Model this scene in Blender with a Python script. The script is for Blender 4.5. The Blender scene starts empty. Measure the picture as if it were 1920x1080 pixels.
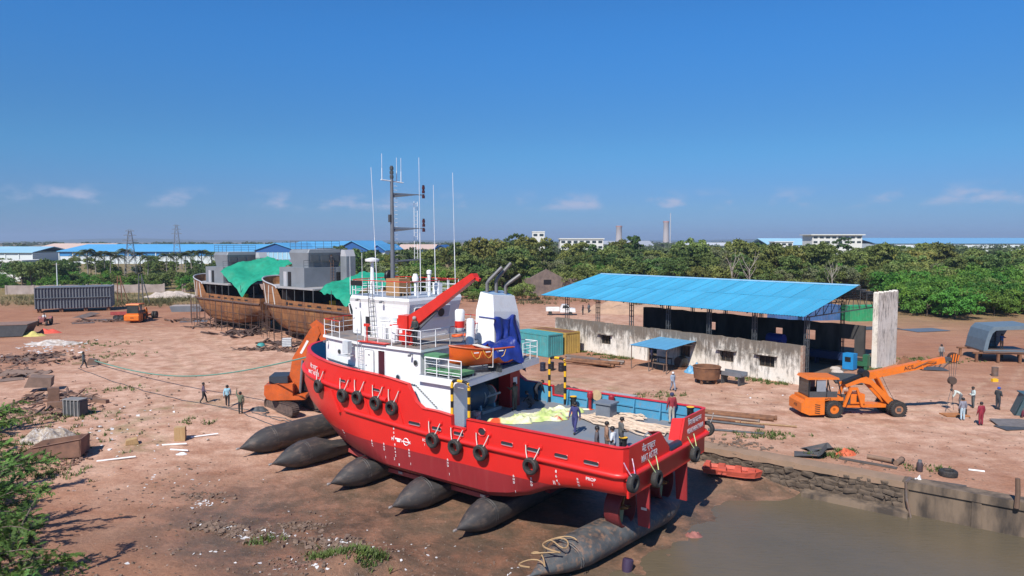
import bpy, bmesh, math, random
import numpy as np
from mathutils import Vector, Matrix, noise as mnoise
R = math.radians
random.seed(7)
SC = bpy.context.scene
COL = SC.collection

# ---------------------------------------------------------------- camera, sky, sun, exposure
cam_d = bpy.data.cameras.new('camera'); cam = bpy.data.objects.new('camera', cam_d); COL.objects.link(cam)
cam.location = (0, 0, 13.5); cam.rotation_euler = (R(90 - 3.81), 0, 0)
cam_d.sensor_width = 36; cam_d.lens = 36 * 1321 / 1920
cam_d.clip_start = 0.5; cam_d.clip_end = 40000
SC.camera = cam

SUN_EL, SUN_AZ = R(47), R(204)       # azimuth clockwise from +Y (the camera looks along +Y): behind the camera, a little left
sun_dir = Vector((math.sin(SUN_AZ) * math.cos(SUN_EL), math.cos(SUN_AZ) * math.cos(SUN_EL), math.sin(SUN_EL)))
W = bpy.data.worlds.new('World'); SC.world = W; W.use_nodes = True
wn, wl = W.node_tree.nodes, W.node_tree.links
wn.clear()
wo = wn.new('ShaderNodeOutputWorld'); bg = wn.new('ShaderNodeBackground'); sky = wn.new('ShaderNodeTexSky')
sky.sky_type = 'NISHITA'; sky.sun_disc = False; sky.sun_elevation = SUN_EL; sky.sun_rotation = SUN_AZ
sky.altitude = 0; sky.air_density = 1.0; sky.dust_density = 0.3; sky.ozone_density = 6.0
bg.inputs['Strength'].default_value = 0.075
# small fair-weather clouds low over the horizon, as part of the sky
tc = wn.new('ShaderNodeTexCoord'); sep = wn.new('ShaderNodeSeparateXYZ'); wl.new(tc.outputs['Generated'], sep.inputs[0])
mp = wn.new('ShaderNodeMapping'); mp.inputs['Scale'].default_value = (12.0, 12.0, 26.0); wl.new(tc.outputs['Generated'], mp.inputs[0])
nz = wn.new('ShaderNodeTexNoise'); nz.inputs['Scale'].default_value = 1.25; nz.inputs['Detail'].default_value = 7; nz.inputs['Roughness'].default_value = .56
wl.new(mp.outputs[0], nz.inputs['Vector'])
def wramp(src, p0, p1, interp='EASE'):
    r = wn.new('ShaderNodeValToRGB'); r.color_ramp.interpolation = interp
    r.color_ramp.elements[0].position = p0; r.color_ramp.elements[1].position = p1
    wl.new(src, r.inputs[0]); return r.outputs[0]
def wmath(op, a, b):
    m = wn.new('ShaderNodeMath'); m.operation = op
    for i, q in enumerate((a, b)):
        if isinstance(q, (int, float)): m.inputs[i].default_value = q
        else: wl.new(q, m.inputs[i])
    return m.outputs[0]
# the clear blue of this day: tint of the whole dome by height
tr = wn.new('ShaderNodeValToRGB'); tr.color_ramp.interpolation = 'EASE'
for p_, c_ in ((0.0, (.365,.545,1.05)), (.05, (.365,.575,.93)), (.13, (.355,.70,.975)), (.30, (.335,.875,1.29)), (1.0, (.45,.88,1.28))):
    e_ = tr.color_ramp.elements.new(p_) if p_ not in (0.0, 1.0) else tr.color_ramp.elements[0 if p_ == 0 else -1]
    e_.color = (*c_, 1)
wl.new(sep.outputs['Z'], tr.inputs[0])
tm = wn.new('ShaderNodeMixRGB'); tm.blend_type = 'MULTIPLY'; tm.inputs[0].default_value = 1; wl.new(sky.outputs[0], tm.inputs[1]); wl.new(tr.outputs[0], tm.inputs[2])
low = wramp(sep.outputs['Z'], .040, .050); high = wramp(sep.outputs['Z'], .052, .074)
band = wmath('MULTIPLY', low, wmath('SUBTRACT', 1.0, high))
cl = wmath('MULTIPLY', wramp(nz.outputs['Fac'], .48, .68), band)
mx = wn.new('ShaderNodeMixRGB'); mx.inputs[2].default_value = (4.6, 5.2, 7.2, 1)
wl.new(wmath('MULTIPLY', cl, .82), mx.inputs[0]); wl.new(tm.outputs[0], mx.inputs[1])
wl.new(mx.outputs[0], bg.inputs['Color']); wl.new(bg.outputs[0], wo.inputs[0])

sun_d = bpy.data.lights.new('sun', 'SUN'); sun = bpy.data.objects.new('sun', sun_d); COL.objects.link(sun)
sun_d.energy = 4.6; sun_d.angle = R(.53); sun_d.color = (1, .955, .89)
sun.rotation_euler = sun_dir.to_track_quat('Z', 'Y').to_euler()

SC.view_settings.view_transform = 'Standard'; SC.view_settings.look = 'None'
SC.view_settings.exposure = 0.42; SC.view_settings.gamma = 1; SC.view_settings.use_curve_mapping = False
SC.render.engine = 'CYCLES'
SC.cycles.use_denoising = True
SC.cycles.max_bounces = 5; SC.cycles.diffuse_bounces = 2; SC.cycles.glossy_bounces = 2; SC.cycles.transmission_bounces = 3
SC.cycles.volume_bounces = 0; SC.cycles.transparent_max_bounces = 6

# ---------------------------------------------------------------- helpers
class MB:
    """collects shapes; build() links them as ONE mesh object"""
    def __init__(s): s.v = []; s.f = []; s.m = []; s.cm = 0
    def add(s, vs, fs):
        o = len(s.v); s.v.extend([tuple(q) for q in vs]); s.f.extend([tuple(i + o for i in f) for f in fs]); s.m.extend([s.cm] * len(fs)); return s
    def bb(s, x0, x1, y0, y1, z0, z1):
        return s.add([(x0,y0,z0),(x1,y0,z0),(x1,y1,z0),(x0,y1,z0),(x0,y0,z1),(x1,y0,z1),(x1,y1,z1),(x0,y1,z1)],
                     [(0,3,2,1),(4,5,6,7),(0,1,5,4),(1,2,6,5),(2,3,7,6),(3,0,4,7)])
    def box(s, c, size, rot=None):
        """rot: z angle or a Matrix"""
        m = Matrix.Rotation(rot, 3, 'Z') if isinstance(rot, (int, float)) else (rot or Matrix.Identity(3))
        h = [q / 2 for q in size]; c = Vector(c)
        vs = [c + m @ Vector((sx*h[0], sy*h[1], sz*h[2])) for sz in (-1,1) for sx, sy in ((-1,-1),(1,-1),(1,1),(-1,1))]
        return s.add(vs, [(0,3,2,1),(4,5,6,7),(0,1,5,4),(1,2,6,5),(2,3,7,6),(3,0,4,7)])
    def beam(s, p0, p1, w, h, up=(0,0,1)):
        p0, p1 = Vector(p0), Vector(p1); d = (p1 - p0); L = d.length; d.normalize()
        u = Vector(up)
        if abs(d.dot(u)) > .98: u = Vector((1,0,0))
        sd = d.cross(u).normalized(); u = sd.cross(d)
        m = Matrix((d, sd, u)).transposed()
        return s.box((p0 + p1) / 2, (L, w, h), m)
    def tube(s, p0, p1, r, n=6, r1=None): return s.path([p0, p1], r, n, r1)
    def path(s, pts, r, n=6, r1=None, closed=False):
        pts = [Vector(p) for p in pts]; k = len(pts); rings = []
        for i, p in enumerate(pts):
            if closed: d = pts[(i+1) % k] - pts[i-1]
            else: d = pts[min(i+1, k-1)] - pts[max(i-1, 0)]
            if d.length < 1e-9: d = Vector((0,0,1))
            d.normalize(); u = Vector((0,0,1)) if abs(d.z) < .95 else Vector((1,0,0))
            x = d.cross(u).normalized(); y = x.cross(d)
            rr = r if not isinstance(r, (list, tuple)) else r[i]
            if r1 is not None: rr = r + (r1 - r) * i / max(1, k - 1)
            rings.append([p + (x*math.cos(t) + y*math.sin(t)) * rr for t in [2*math.pi*j/n for j in range(n)]])
        vs = [q for g in rings for q in g]; fs = []
        for i in range(k if closed else k - 1):
            a, b = i * n, ((i+1) % k) * n
            for j in range(n): fs.append((a+j, a+(j+1)%n, b+(j+1)%n, b+j))
        if not closed: fs.append(tuple(range(n))[::-1]); fs.append(tuple(range((k-1)*n, k*n)))
        return s.add(vs, fs)
    def prism(s, pts, vec):
        vec = Vector(vec); p = [Vector(q) for q in pts]; n = len(p)
        nrm = Vector((0,0,0))
        for i in range(n): nrm += p[i].cross(p[(i+1) % n])
        if nrm.dot(vec) > 0: p = p[::-1]
        vs = p + [q + vec for q in p]
        fs = [tuple(range(n)), tuple(range(2*n-1, n-1, -1))] + [((i+1)%n, i, n+i, n+(i+1)%n) for i in range(n)]
        return s.add(vs, fs)
    def lathe(s, prof, n=12, o=(0,0,0), m=None, caps=True):
        """prof: (r, h) along local z"""
        m = m or Matrix.Identity(3); o = Vector(o)
        vs = [o + m @ Vector((r*math.cos(2*math.pi*j/n), r*math.sin(2*math.pi*j/n), h)) for r, h in prof for j in range(n)]
        fs = []
        for i in range(len(prof)-1):
            for j in range(n): fs.append((i*n+j, i*n+(j+1)%n, (i+1)*n+(j+1)%n, (i+1)*n+j))
        if caps: fs.append(tuple(range(n))[::-1]); fs.append(tuple(range((len(prof)-1)*n, len(prof)*n)))
        return s.add(vs, fs)
    def torus(s, o, R0, r, axis='Y', n=18, k=8, sq=1.0):
        vs = []; fs = []
        for i in range(n):
            t = 2*math.pi*i/n
            for j in range(k):
                q = 2*math.pi*j/k; rad = R0 + r*math.cos(q); h = r*sq*math.sin(q)
                c = (rad*math.cos(t), rad*math.sin(t), h)
                c = {'Z': c, 'Y': (c[0], c[2], c[1]), 'X': (c[2], c[0], c[1])}[axis]
                vs.append((o[0]+c[0], o[1]+c[1], o[2]+c[2]))
        for i in range(n):
            for j in range(k): fs.append((i*k+j, ((i+1)%n)*k+j, ((i+1)%n)*k+(j+1)%k, i*k+(j+1)%k))
        return s.add(vs, fs)
    def grid(s, rows, flip=False):
        n = len(rows[0]); vs = [q for r in rows for q in r]; fs = []
        for i in range(len(rows)-1):
            for j in range(n-1):
                q = (i*n+j, i*n+j+1, (i+1)*n+j+1, (i+1)*n+j); fs.append(q[::-1] if flip else q)
        return s.add(vs, fs)
    def build(s, name, mat, parent=None, smooth=0, loc=None, rotz=0):
        me = bpy.data.meshes.new(name); me.from_pydata(s.v, [], s.f); 
        mats = mat if isinstance(mat, (list, tuple)) else [mat]
        for q in mats: me.materials.append(q)
        if len(mats) > 1: me.polygons.foreach_set('material_index', s.m)
        me.validate(); me.update()
        fix_normals(me)
        if smooth:
            me.polygons.foreach_set('use_smooth', [True]*len(me.polygons)); me.set_sharp_from_angle(angle=R(smooth))
        return link(name, me, parent, loc, rotz)
def fix_normals(me):
    b = bmesh.new(); b.from_mesh(me); bmesh.ops.recalc_face_normals(b, faces=b.faces); b.to_mesh(me); b.free()
def link(name, data, parent=None, loc=None, rotz=0):
    o = bpy.data.objects.new(name, data); COL.objects.link(o)
    if parent: o.parent = parent
    if loc is not None: o.location = loc
    if rotz: o.rotation_euler = (0, 0, rotz)
    return o
def tag(o, label=None, cat=None, group=None, kind=None):
    if label: o['label'] = label
    if cat: o['category'] = cat
    if group: o['group'] = group
    if kind: o['kind'] = kind
    return o
def thing(name, label, cat, loc=(0,0,0), rotz=0, group=None):
    return tag(link(name, None, None, loc, rotz), label, cat, group)
def copy_tree(o, parent=None):
    c = o.copy(); COL.objects.link(c)
    if parent: c.parent = parent
    for ch in [q for q in o.children]: copy_tree(ch, c)
    return c
def V(*a): return Vector(a)

# ---------------------------------------------------------------- materials
MATS = {}
def M(name, col, rough=.6, metal=0., var=.18, scale=2.0, bump=0., col2=None, detail=5, spec=.5, stretch=None, lo=.35, hi=.68, dirt=None, dirt_amt=.0, emit=None):
    if name in MATS: return MATS[name]
    m = bpy.data.materials.new(name); m.use_nodes = True; nt = m.node_tree; n, l = nt.nodes, nt.links
    b = n['Principled BSDF']; b.inputs['Roughness'].default_value = rough; b.inputs['Metallic'].default_value = metal
    b.inputs['Specular IOR Level'].default_value = spec
    c1 = (*col, 1); c2 = (*(col2 or [q*(1-var) for q in col]), 1)
    t = n.new('ShaderNodeTexCoord'); src = t.outputs['Object']
    if stretch:
        mp = n.new('ShaderNodeMapping'); mp.inputs['Scale'].default_value = stretch; l.new(src, mp.inputs[0]); src = mp.outputs[0]
    z = n.new('ShaderNodeTexNoise'); z.inputs['Scale'].default_value = scale; z.inputs['Detail'].default_value = detail; z.inputs['Roughness'].default_value = .6
    l.new(src, z.inputs['Vector'])
    r = n.new('ShaderNodeValToRGB'); r.color_ramp.elements[0].position = lo; r.color_ramp.elements[1].position = hi
    r.color_ramp.elements[0].color = c2; r.color_ramp.elements[1].color = c1
    l.new(z.outputs['Fac'], r.inputs[0]); out = r.outputs[0]
    if dirt:
        z2 = n.new('ShaderNodeTexNoise'); z2.inputs['Scale'].default_value = scale*2.7; z2.inputs['Detail'].default_value = 8; z2.inputs['Roughness'].default_value = .7
        l.new(src, z2.inputs['Vector'])
        r2 = n.new('ShaderNodeValToRGB'); r2.color_ramp.elements[0].position = .5; r2.color_ramp.elements[1].position = .72
        l.new(z2.outputs['Fac'], r2.inputs[0])
        k = n.new('ShaderNodeMath'); k.operation = 'MULTIPLY'; k.inputs[1].default_value = dirt_amt; l.new(r2.outputs[0], k.inputs[0])
        x = n.new('ShaderNodeMixRGB'); x.inputs[2].default_value = (*dirt, 1); l.new(k.outputs[0], x.inputs[0]); l.new(out, x.inputs[1]); out = x.outputs[0]
    l.new(out, b.inputs['Base Color'])
    if bump:
        bp = n.new('ShaderNodeBump'); bp.inputs['Strength'].default_value = bump; bp.inputs['Distance'].default_value = .05
        l.new(z.outputs['Fac'], bp.inputs['Height']); l.new(bp.outputs[0], b.inputs['Normal'])
    if emit: b.inputs['Emission Color'].default_value = (*emit, 1)
    MATS[name] = m; return m
RED = (.66, .022, .018)
white = M('white_paint', (.80,.80,.79), .42, var=.05, scale=.8, dirt=(.50,.42,.34), dirt_amt=.22)
white2 = M('white_rail', (.80,.80,.79), .4, var=.04)
redp = M('red_paint', RED, .4, var=.12, scale=1.5)
redcr = M('red_crane_paint', (.62,.03,.02), .4, var=.15, scale=2)
blackr = M('black_rubber', (.030,.029,.028), .75, var=.4, scale=4, bump=.3, dirt=(.11,.085,.065), dirt_amt=.6)
black = M('black_paint', (.015,.015,.016), .5)
grey = M('grey_steel', (.21,.22,.24), .5, .3, var=.2, scale=3)
dgrey = M('dark_grey', (.07,.075,.08), .6, var=.3, scale=3)
deckm = M('deck_paint', (.155,.185,.225), .7, col2=(.20,.205,.215), scale=.9, detail=8, dirt=(.26,.20,.15), dirt_amt=.6)
deckbrown = M('worn_deck', (.25,.19,.15), .75, col2=(.16,.15,.15), scale=1.2, detail=8)
bluep = M('light_blue_paint', (.07,.28,.44), .45, var=.2, scale=1.5, dirt=(.28,.20,.14), dirt_amt=.3)
dblue = M('dark_blue_paint', (.02,.06,.12), .5, var=.3)
yellow = M('yellow_paint', (.80,.45,.02), .45, var=.1)
rust = M('rust', (.23,.105,.05), .85, col2=(.12,.055,.03), scale=1.5, detail=8, bump=.3)
steel = M('raw_steel', (.18,.165,.155), .55, .4, col2=(.20,.12,.08), scale=1.2, detail=8)
wood = M('wood', (.36,.23,.12), .7, col2=(.24,.14,.07), scale=3, stretch=(1,8,1))
orange = M('orange_paint', (.72,.17,.015), .4, var=.15, scale=2, dirt=(.30,.18,.11), dirt_amt=.4)
concrete = M('concrete', (.30,.27,.23), .9, col2=(.17,.14,.115), scale=1.2, detail=9, bump=.5)
glassm = M('window_glass', (.03,.045,.05), .06, var=.2, spec=.8)
ropew = M('pale_rope', (.62,.50,.38), .85, col2=(.50,.36,.26), scale=5)
greenrope = M('green_rope', (.13,.27,.21), .8)
tarpgreen = M('green_tarp', (.015,.30,.18), .5, col2=(.01,.21,.12), scale=1.2, bump=.4)
tarpblue = M('blue_tarp', (.012,.03,.22), .42, col2=(.01,.02,.13), scale=2.5, bump=.5)
# ---------------------------------------------------------------- ground: one sheet on axes along / across the slipway
OX, OY = 8.03, 35.04                      # stern of the ship on the ground; the ship's bow points along DV, its port side along PV
DV, PV = (-.80, .60), (-.60, -.80)
SHIP_ROT = math.atan2(DV[1], DV[0])
def av2w(a, v, z=0): return Vector((OX + DV[0]*a + PV[0]*v, OY + DV[1]*a + PV[1]*v, z))
def w2av(x, y): return ((x-OX)*DV[0] + (y-OY)*DV[1], (x-OX)*PV[0] + (y-OY)*PV[1])
def sm(x, a, b):
    t = np.clip((x - a) / (b - a), 0., 1.); return t*t*(3 - 2*t)
QUAY_V = -11.3
WATER_Z = -1.75
def fbm(x, y, s, seed=0):
    """cheap smooth value noise, vectorised, 0..1"""
    tot = 0.; amp = .5; out = np.zeros_like(np.asarray(x, float))
    for o in range(4):
        X = np.asarray(x, float)*s + 17.3*seed + o*5.1; Y = np.asarray(y, float)*s - 9.7*seed + o*3.7
        xi, yi = np.floor(X).astype(np.int64), np.floor(Y).astype(np.int64); fx, fy = X-xi, Y-yi
        fx, fy = fx*fx*(3-2*fx), fy*fy*(3-2*fy)
        def hh(i, j):
            n = (i*374761393 + j*668265263 + seed*1442695041) & 0xffffffff
            n = ((n ^ (n >> 13))*1274126177) & 0xffffffff
            return ((n ^ (n >> 16)) & 0xffff)/65535.
        val = hh(xi,yi)*(1-fx)*(1-fy) + hh(xi+1,yi)*fx*(1-fy) + hh(xi,yi+1)*(1-fx)*fy + hh(xi+1,yi+1)*fx*fy
        out += amp*val; tot += amp; amp *= .5; s *= 2.1
    return out/tot
def ground_h(a, v):
    a = np.asarray(a, float); v = np.asarray(v, float)
    slip = np.where(a < 27, -.8 - .035*(27-a), -.8*(1 - sm(a, 27, 41)))
    slip = np.maximum(slip, -3.4)
    port = 1 - sm(v, 11, 27)*(.55 + .45*sm(a, 2, 20))
    sharp = np.where(v > QUAY_V-.33, 1., 0.)
    soft = sm(v, -13.5, -5.5)
    k = sm(a, 5, 13)
    stb = np.where(v < 0, sharp*(1-k) + soft*k, 1.)
    h = slip*port*stb
    bank = sm(v, -7.0, -11.0)*sm(a, -5, 1)*(v > QUAY_V-.33)*(1-k); h = h*(1-bank*.42)
    x = OX + DV[0]*a + PV[0]*v; y = OY + DV[1]*a + PV[1]*v
    near = np.exp(-((x/90.)**2 + ((y-55)/90.)**2))
    rough = (fbm(x, y, .22, 1)-.5)*.30 + (fbm(x, y, .9, 2)-.5)*.10
    inslip = (h < -.25)
    h = h + rough*near*np.where(inslip, .7, .45)
    # mound of spoil at the water's side of the foreground
    mx, my = -7.2, 31.0
    h = h + .75*np.exp(-(((x-mx)*.8+(y-my)*.6)/2.6)**2 - ((-(x-mx)*.6+(y-my)*.8)/1.2)**2)*(.7+.6*fbm(x, y, 1.1, 3))
    return h
def gh(x, y):
    a, v = w2av(x, y); return float(ground_h(a, v))
def axis(lo, hi, step, far):
    core = list(np.arange(lo, hi + step/2, step)); up = []; d = step; q = hi
    while q < far: d *= 1.28; q += d; up.append(q)
    dn = []; d = step; q = lo
    while q > -far: d *= 1.28; q -= d; dn.append(q)
    return np.array(dn[::-1] + core + up)
def quay_snap(vs):
    i = int(np.argmin(abs(vs - QUAY_V))); vs[i] = QUAY_V - .36; vs[i+1] = QUAY_V - .30; return vs
AX = axis(-36, 76, .36, 9000); VX = quay_snap(axis(-56, 36, .36, 9000))
AA, VV = np.meshgrid(AX, VX, indexing='ij')
HH = ground_h(AA, VV)
XX = OX + DV[0]*AA + PV[0]*VV; YY = OY + DV[1]*AA + PV[1]*VV
na, nv = AA.shape
co = np.stack([XX, YY, HH], -1).reshape(-1, 3)
idx = np.arange(na*nv).reshape(na, nv)
fc = np.stack([idx[:-1,:-1], idx[1:,:-1], idx[1:,1:], idx[:-1,1:]], -1).reshape(-1, 4)
# wheel ruts: pairs of shallow grooves along the lorry and crane routes
def near_line(pts):
    best = np.full(XX.shape, 1e9)
    for (x0, y0), (x1, y1) in zip(pts, pts[1:]):
        dx, dy = x1-x0, y1-y0; q = np.clip(((XX-x0)*dx+(YY-y0)*dy)/(dx*dx+dy*dy), 0, 1); best = np.minimum(best, np.hypot(XX-x0-q*dx, YY-y0-q*dy))
    return best
def curve(pts, k=9):
    out = []; P_ = [pts[0]] + pts + [pts[-1]]
    for i in range(1, len(P_)-2):
        for j in range(k):
            t_ = j/k; out.append(tuple(.5*((2*P_[i][c])+(-P_[i-1][c]+P_[i+1][c])*t_+(2*P_[i-1][c]-5*P_[i][c]+4*P_[i+1][c]-P_[i+2][c])*t_*t_+(-P_[i-1][c]+3*P_[i][c]-3*P_[i+1][c]+P_[i+2][c])*t_**3) for c in (0,1)))
    return out + [pts[-1]]
TRK = np.zeros(XX.shape)
for pts in ([(-70,125),(-52,98),(-38,80),(-26,66),(-12,62)], [(-62,120),(-44,92),(-33,70),(-30,54),(-26,44)], [(-50,110),(-34,84),(-22,70),(-8,64),(4,62),(14,58),(24,53),(40,49)], [(8,70),(16,62),(27,57),(44,58),(60,66)], [(10,66),(20,58),(30,50),(42,45)], [(24,54),(34,58),(46,66),(60,84)], [(-40,96),(-28,74),(-24,60),(-30,48),(-38,40)], [(-5,68),(6,66),(20,60),(36,54),(50,52)], [(-58,88),(-44,78),(-32,72),(-18,68)]):
    d_ = near_line(curve(pts)); TRK = np.maximum(TRK, np.exp(-((d_-.95)/.26)**2)*(.35+.9*fbm(XX, YY, .18, 31)))
HH = HH - .05*np.clip(TRK,0,1)*(HH > -.6)
co = np.stack([XX, YY, HH], -1).reshape(-1, 3)
gme = bpy.data.meshes.new('ground'); gme.from_pydata(co.tolist(), [], fc.tolist()); gme.update()
gme.polygons.foreach_set('use_smooth', [True]*len(gme.polygons))
def attr(name, arr):
    at = gme.attributes.new(name, 'FLOAT', 'POINT'); at.data.foreach_set('value', np.clip(arr, 0, 1).astype(np.float32).ravel())
def blob(cx, cy, rx, ry, rot=0):
    c, s = math.cos(rot), math.sin(rot); dx, dy = XX-cx, YY-cy
    return np.exp(-((dx*c+dy*s)/rx)**2 - ((-dx*s+dy*c)/ry)**2)
n1 = fbm(XX, YY, .06, 11); n2 = fbm(XX, YY, .25, 12)
sand = blob(-31, 68, 19, 28, .35)*1.35 + blob(-22, 50, 10, 9) *.8+ blob(30, 55, 28, 15, .1)*.95 + blob(12, 66, 14, 12)*.7 + blob(-45, 100, 22, 18)*.5 + blob(20, 125, 40, 25)*.8
attr('track', TRK)
attr('sand', sand*(.45+1.1*n1)*(.7+.6*n2))
wet = sm(-HH, .62, 1.45)*1.1 + blob(-6, 32, 9, 5)*.5 + blob(-13, 34.5, 9, 4, .3)*.65 + blob(-16, 40, 5, 3)*.3
attr('wet', wet*(.5+1.0*n2))
grass = sm(fbm(XX, YY, .12, 14), .55, .72)*(blob(-31, 52, 9, 16)*.9 + blob(24, 44, 14, 5, -.6)*.5 + blob(12, 62, 20, 4, -.75)*.55)
far_g = sm(YY, 140, 160)*sm(-XX, 20, 50)*1.2 + sm(YY, 92, 130)*sm(XX - .28*YY, 18, 34)*.8 + sm(YY, 215, 260)
attr('grass', grass*sm(fbm(XX, YY, .8, 15), .35, .65) + far_g*(.55+.6*n2))
gmat = bpy.data.materials.new('yard_earth'); gmat.use_nodes = True
n, l = gmat.node_tree.nodes, gmat.node_tree.links; b = n['Principled BSDF']; b.inputs['Specular IOR Level'].default_value = .25
t = n.new('ShaderNodeTexCoord')
def gn(scale, detail=8, rough=.62, src=None):
    z = n.new('ShaderNodeTexNoise'); z.inputs['Scale'].default_value = scale; z.inputs['Detail'].default_value = detail; z.inputs['Roughness'].default_value = rough
    l.new(src or t.outputs['Object'], z.inputs['Vector']); return z.outputs['Fac']
def ramp(src, p0, p1, c0=(0,0,0), c1=(1,1,1)):
    r = n.new('ShaderNodeValToRGB'); r.color_ramp.elements[0].position = p0; r.color_ramp.elements[1].position = p1
    r.color_ramp.elements[0].color = (*c0, 1); r.color_ramp.elements[1].color = (*c1, 1); l.new(src, r.inputs[0]); return r.outputs[0]
def mix(f, c1, c2, blend='MIX'):
    x = n.new('ShaderNodeMixRGB'); x.blend_type = blend
    for i, q in enumerate((f, c1, c2)):
        if isinstance(q, (int, float)): x.inputs[i].default_value = q
        elif isinstance(q, tuple): x.inputs[i].default_value = (*q, 1)
        else: l.new(q, x.inputs[i])
    return x.outputs[0]
def at(name):
    q = n.new('ShaderNodeAttribute'); q.attribute_name = name; return q.outputs['Fac']
def mul(a_, b_):
    m = n.new('ShaderNodeMath'); m.operation = 'MULTIPLY'; m.use_clamp = True
    for i, q in enumerate((a_, b_)):
        if isinstance(q, (int, float)): m.inputs[i].default_value = q
        else: l.new(q, m.inputs[i])
    return m.outputs[0]
mpg = n.new('ShaderNodeMapping'); mpg.inputs['Rotation'].default_value = (0, 0, R(-25)); mpg.inputs['Scale'].default_value = (.35, 1.6, 1); l.new(t.outputs['Object'], mpg.inputs[0])
base = mix(ramp(gn(.16), .36, .66), (.265,.115,.062), (.36,.182,.106))
base = mix(mul(ramp(gn(.5, 9, .7, mpg.outputs[0]), .42, .66), .6), base, (.175,.082,.050))
base = mix(mul(at('sand'), ramp(gn(.45, 8), .22, .58)), base, mix(ramp(gn(.9, 6), .35, .65), (.43,.252,.176), (.53,.342,.248)))
base = mix(mul(ramp(gn(.42, 9, .72, mpg.outputs[0]), .50, .66), .33), base, (.28,.13,.085))
base = mix(mul(at('track'), ramp(gn(1.1, 6), .3, .6)), base, mix(ramp(gn(.3), .4, .6), (.20,.105,.068), (.50,.335,.225)))
inv = n.new('ShaderNodeMath'); inv.operation = 'SUBTRACT'; inv.use_clamp = True; inv.inputs[0].default_value = 1.; l.new(at('sand'), inv.inputs[1])
base = mix(mul(mul(ramp(gn(1.7, 9, .75), .55, .72), .6), inv.outputs[0]), base, (.14,.072,.045))
base = mix(mul(at('wet'), ramp(gn(.8, 6), .15, .58)), base, mix(ramp(gn(.35), .35, .65), (.080,.055,.038), (.130,.088,.058)))
base = mix(mul(at('grass'), ramp(gn(2.2, 6), .3, .6)), base, mix(ramp(gn(.25), .4, .6), (.075,.105,.03), (.19,.175,.07)))
base = mix(mul(ramp(gn(7, 5, .65), .64, .70), .55), base, (.44,.38,.32))
base = mix(mul(ramp(gn(4.3, 5, .7), .66, .72), .6), base, (.10,.06,.042))
fine = n.new('ShaderNodeMapRange'); fine.inputs[1].default_value = .3; fine.inputs[2].default_value = .7; fine.inputs[3].default_value = .82; fine.inputs[4].default_value = 1.38; l.new(gn(5.5, 12, .78), fine.inputs[0])
fv = n.new('ShaderNodeHueSaturation'); l.new(fine.outputs[0], fv.inputs['Value']); l.new(base, fv.inputs['Color']); base = fv.outputs[0]
l.new(base, b.inputs['Base Color'])
rr = ramp(at('wet'), .25, 1.0, (.92,.92,.92), (.42,.42,.42)); l.new(rr, b.inputs['Roughness'])
bp = n.new('ShaderNodeBump'); bp.inputs['Strength'].default_value = .75; bp.inputs['Distance'].default_value = .12
l.new(gn(3.2, 10, .7), bp.inputs['Height']); l.new(bp.outputs[0], b.inputs['Normal'])
gme.materials.append(gmat)
ground = tag(link('ground', gme), kind='structure')

# water: a sheet on the creek only, with fine wind ripples
wmat = bpy.data.materials.new('creek_water'); wmat.use_nodes = True
n, l = wmat.node_tree.nodes, wmat.node_tree.links; b = n['Principled BSDF']
b.inputs['Roughness'].default_value = .09; b.inputs['IOR'].default_value = 1.33; b.inputs['Specular IOR Level'].default_value = .5
t = n.new('ShaderNodeTexCoord')
l.new(ramp(gn(.12, 5), .35, .7, (.132,.102,.064), (.098,.082,.055)), b.inputs['Base Color'])
mpw = n.new('ShaderNodeMapping'); mpw.inputs['Rotation'].default_value = (0,0,R(28)); mpw.inputs['Scale'].default_value = (.55, 2.2, 1); l.new(t.outputs['Object'], mpw.inputs[0])
bp = n.new('ShaderNodeBump'); bp.inputs['Strength'].default_value = .5; bp.inputs['Distance'].default_value = .06
l.new(gn(2.6, 6, .62, mpw.outputs[0]), bp.inputs['Height']); l.new(bp.outputs[0], b.inputs['Normal'])
wm = MB(); wm.add([av2w(6, QUAY_V, WATER_Z), av2w(6, 18, WATER_Z), av2w(-120, 18, WATER_Z), av2w(-120, QUAY_V, WATER_Z)], [(0,1,2,3)])
tag(wm.build('water', wmat), kind='structure')

# quay wall along the creek: rubble part by the ship, concrete part beyond, footing ledge
qstone = M('quay_rubble', (.150,.108,.076), .95, col2=(.060,.045,.034), scale=1.3, detail=10, bump=1.0)
qcap = M('quay_cap', (.30,.19,.125), .95, col2=(.22,.15,.10), scale=.9, detail=9, bump=.5)
qconc = M('quay_concrete', (.185,.132,.090), .92, col2=(.052,.040,.031), scale=.9, detail=9, stretch=(1.2,1.2,.35), bump=.5, lo=.38, hi=.6)
SH = Matrix.Rotation(SHIP_ROT, 4, 'Z')
def shipmat(): return Matrix.Translation((OX, OY, 0)) @ SH
def place(o): o.matrix_world = shipmat(); return o
qw = thing('quay_wall', 'old stone and concrete quay wall along the brown creek', 'quay wall'); place(qw)
random.seed(21)
m = MB(); m.bb(-9, 8, QUAY_V-.75, QUAY_V+.02, -3.2, -.1); m.build('backing', qstone, qw)
stone_meshes = []
for k in range(7):
    b_ = bmesh.new(); bmesh.ops.create_cube(b_, size=1)
    bmesh.ops.bevel(b_, geom=b_.edges[:], offset=.16, segments=1, affect='EDGES')
    for q in b_.verts: q.co += Vector((random.uniform(-.09,.09), random.uniform(-.09,.09), random.uniform(-.09,.09)))
    me = bpy.data.meshes.new('stone'); b_.to_mesh(me); b_.free(); me.materials.append(qstone); stone_meshes.append(me)
z = -2.05
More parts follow.
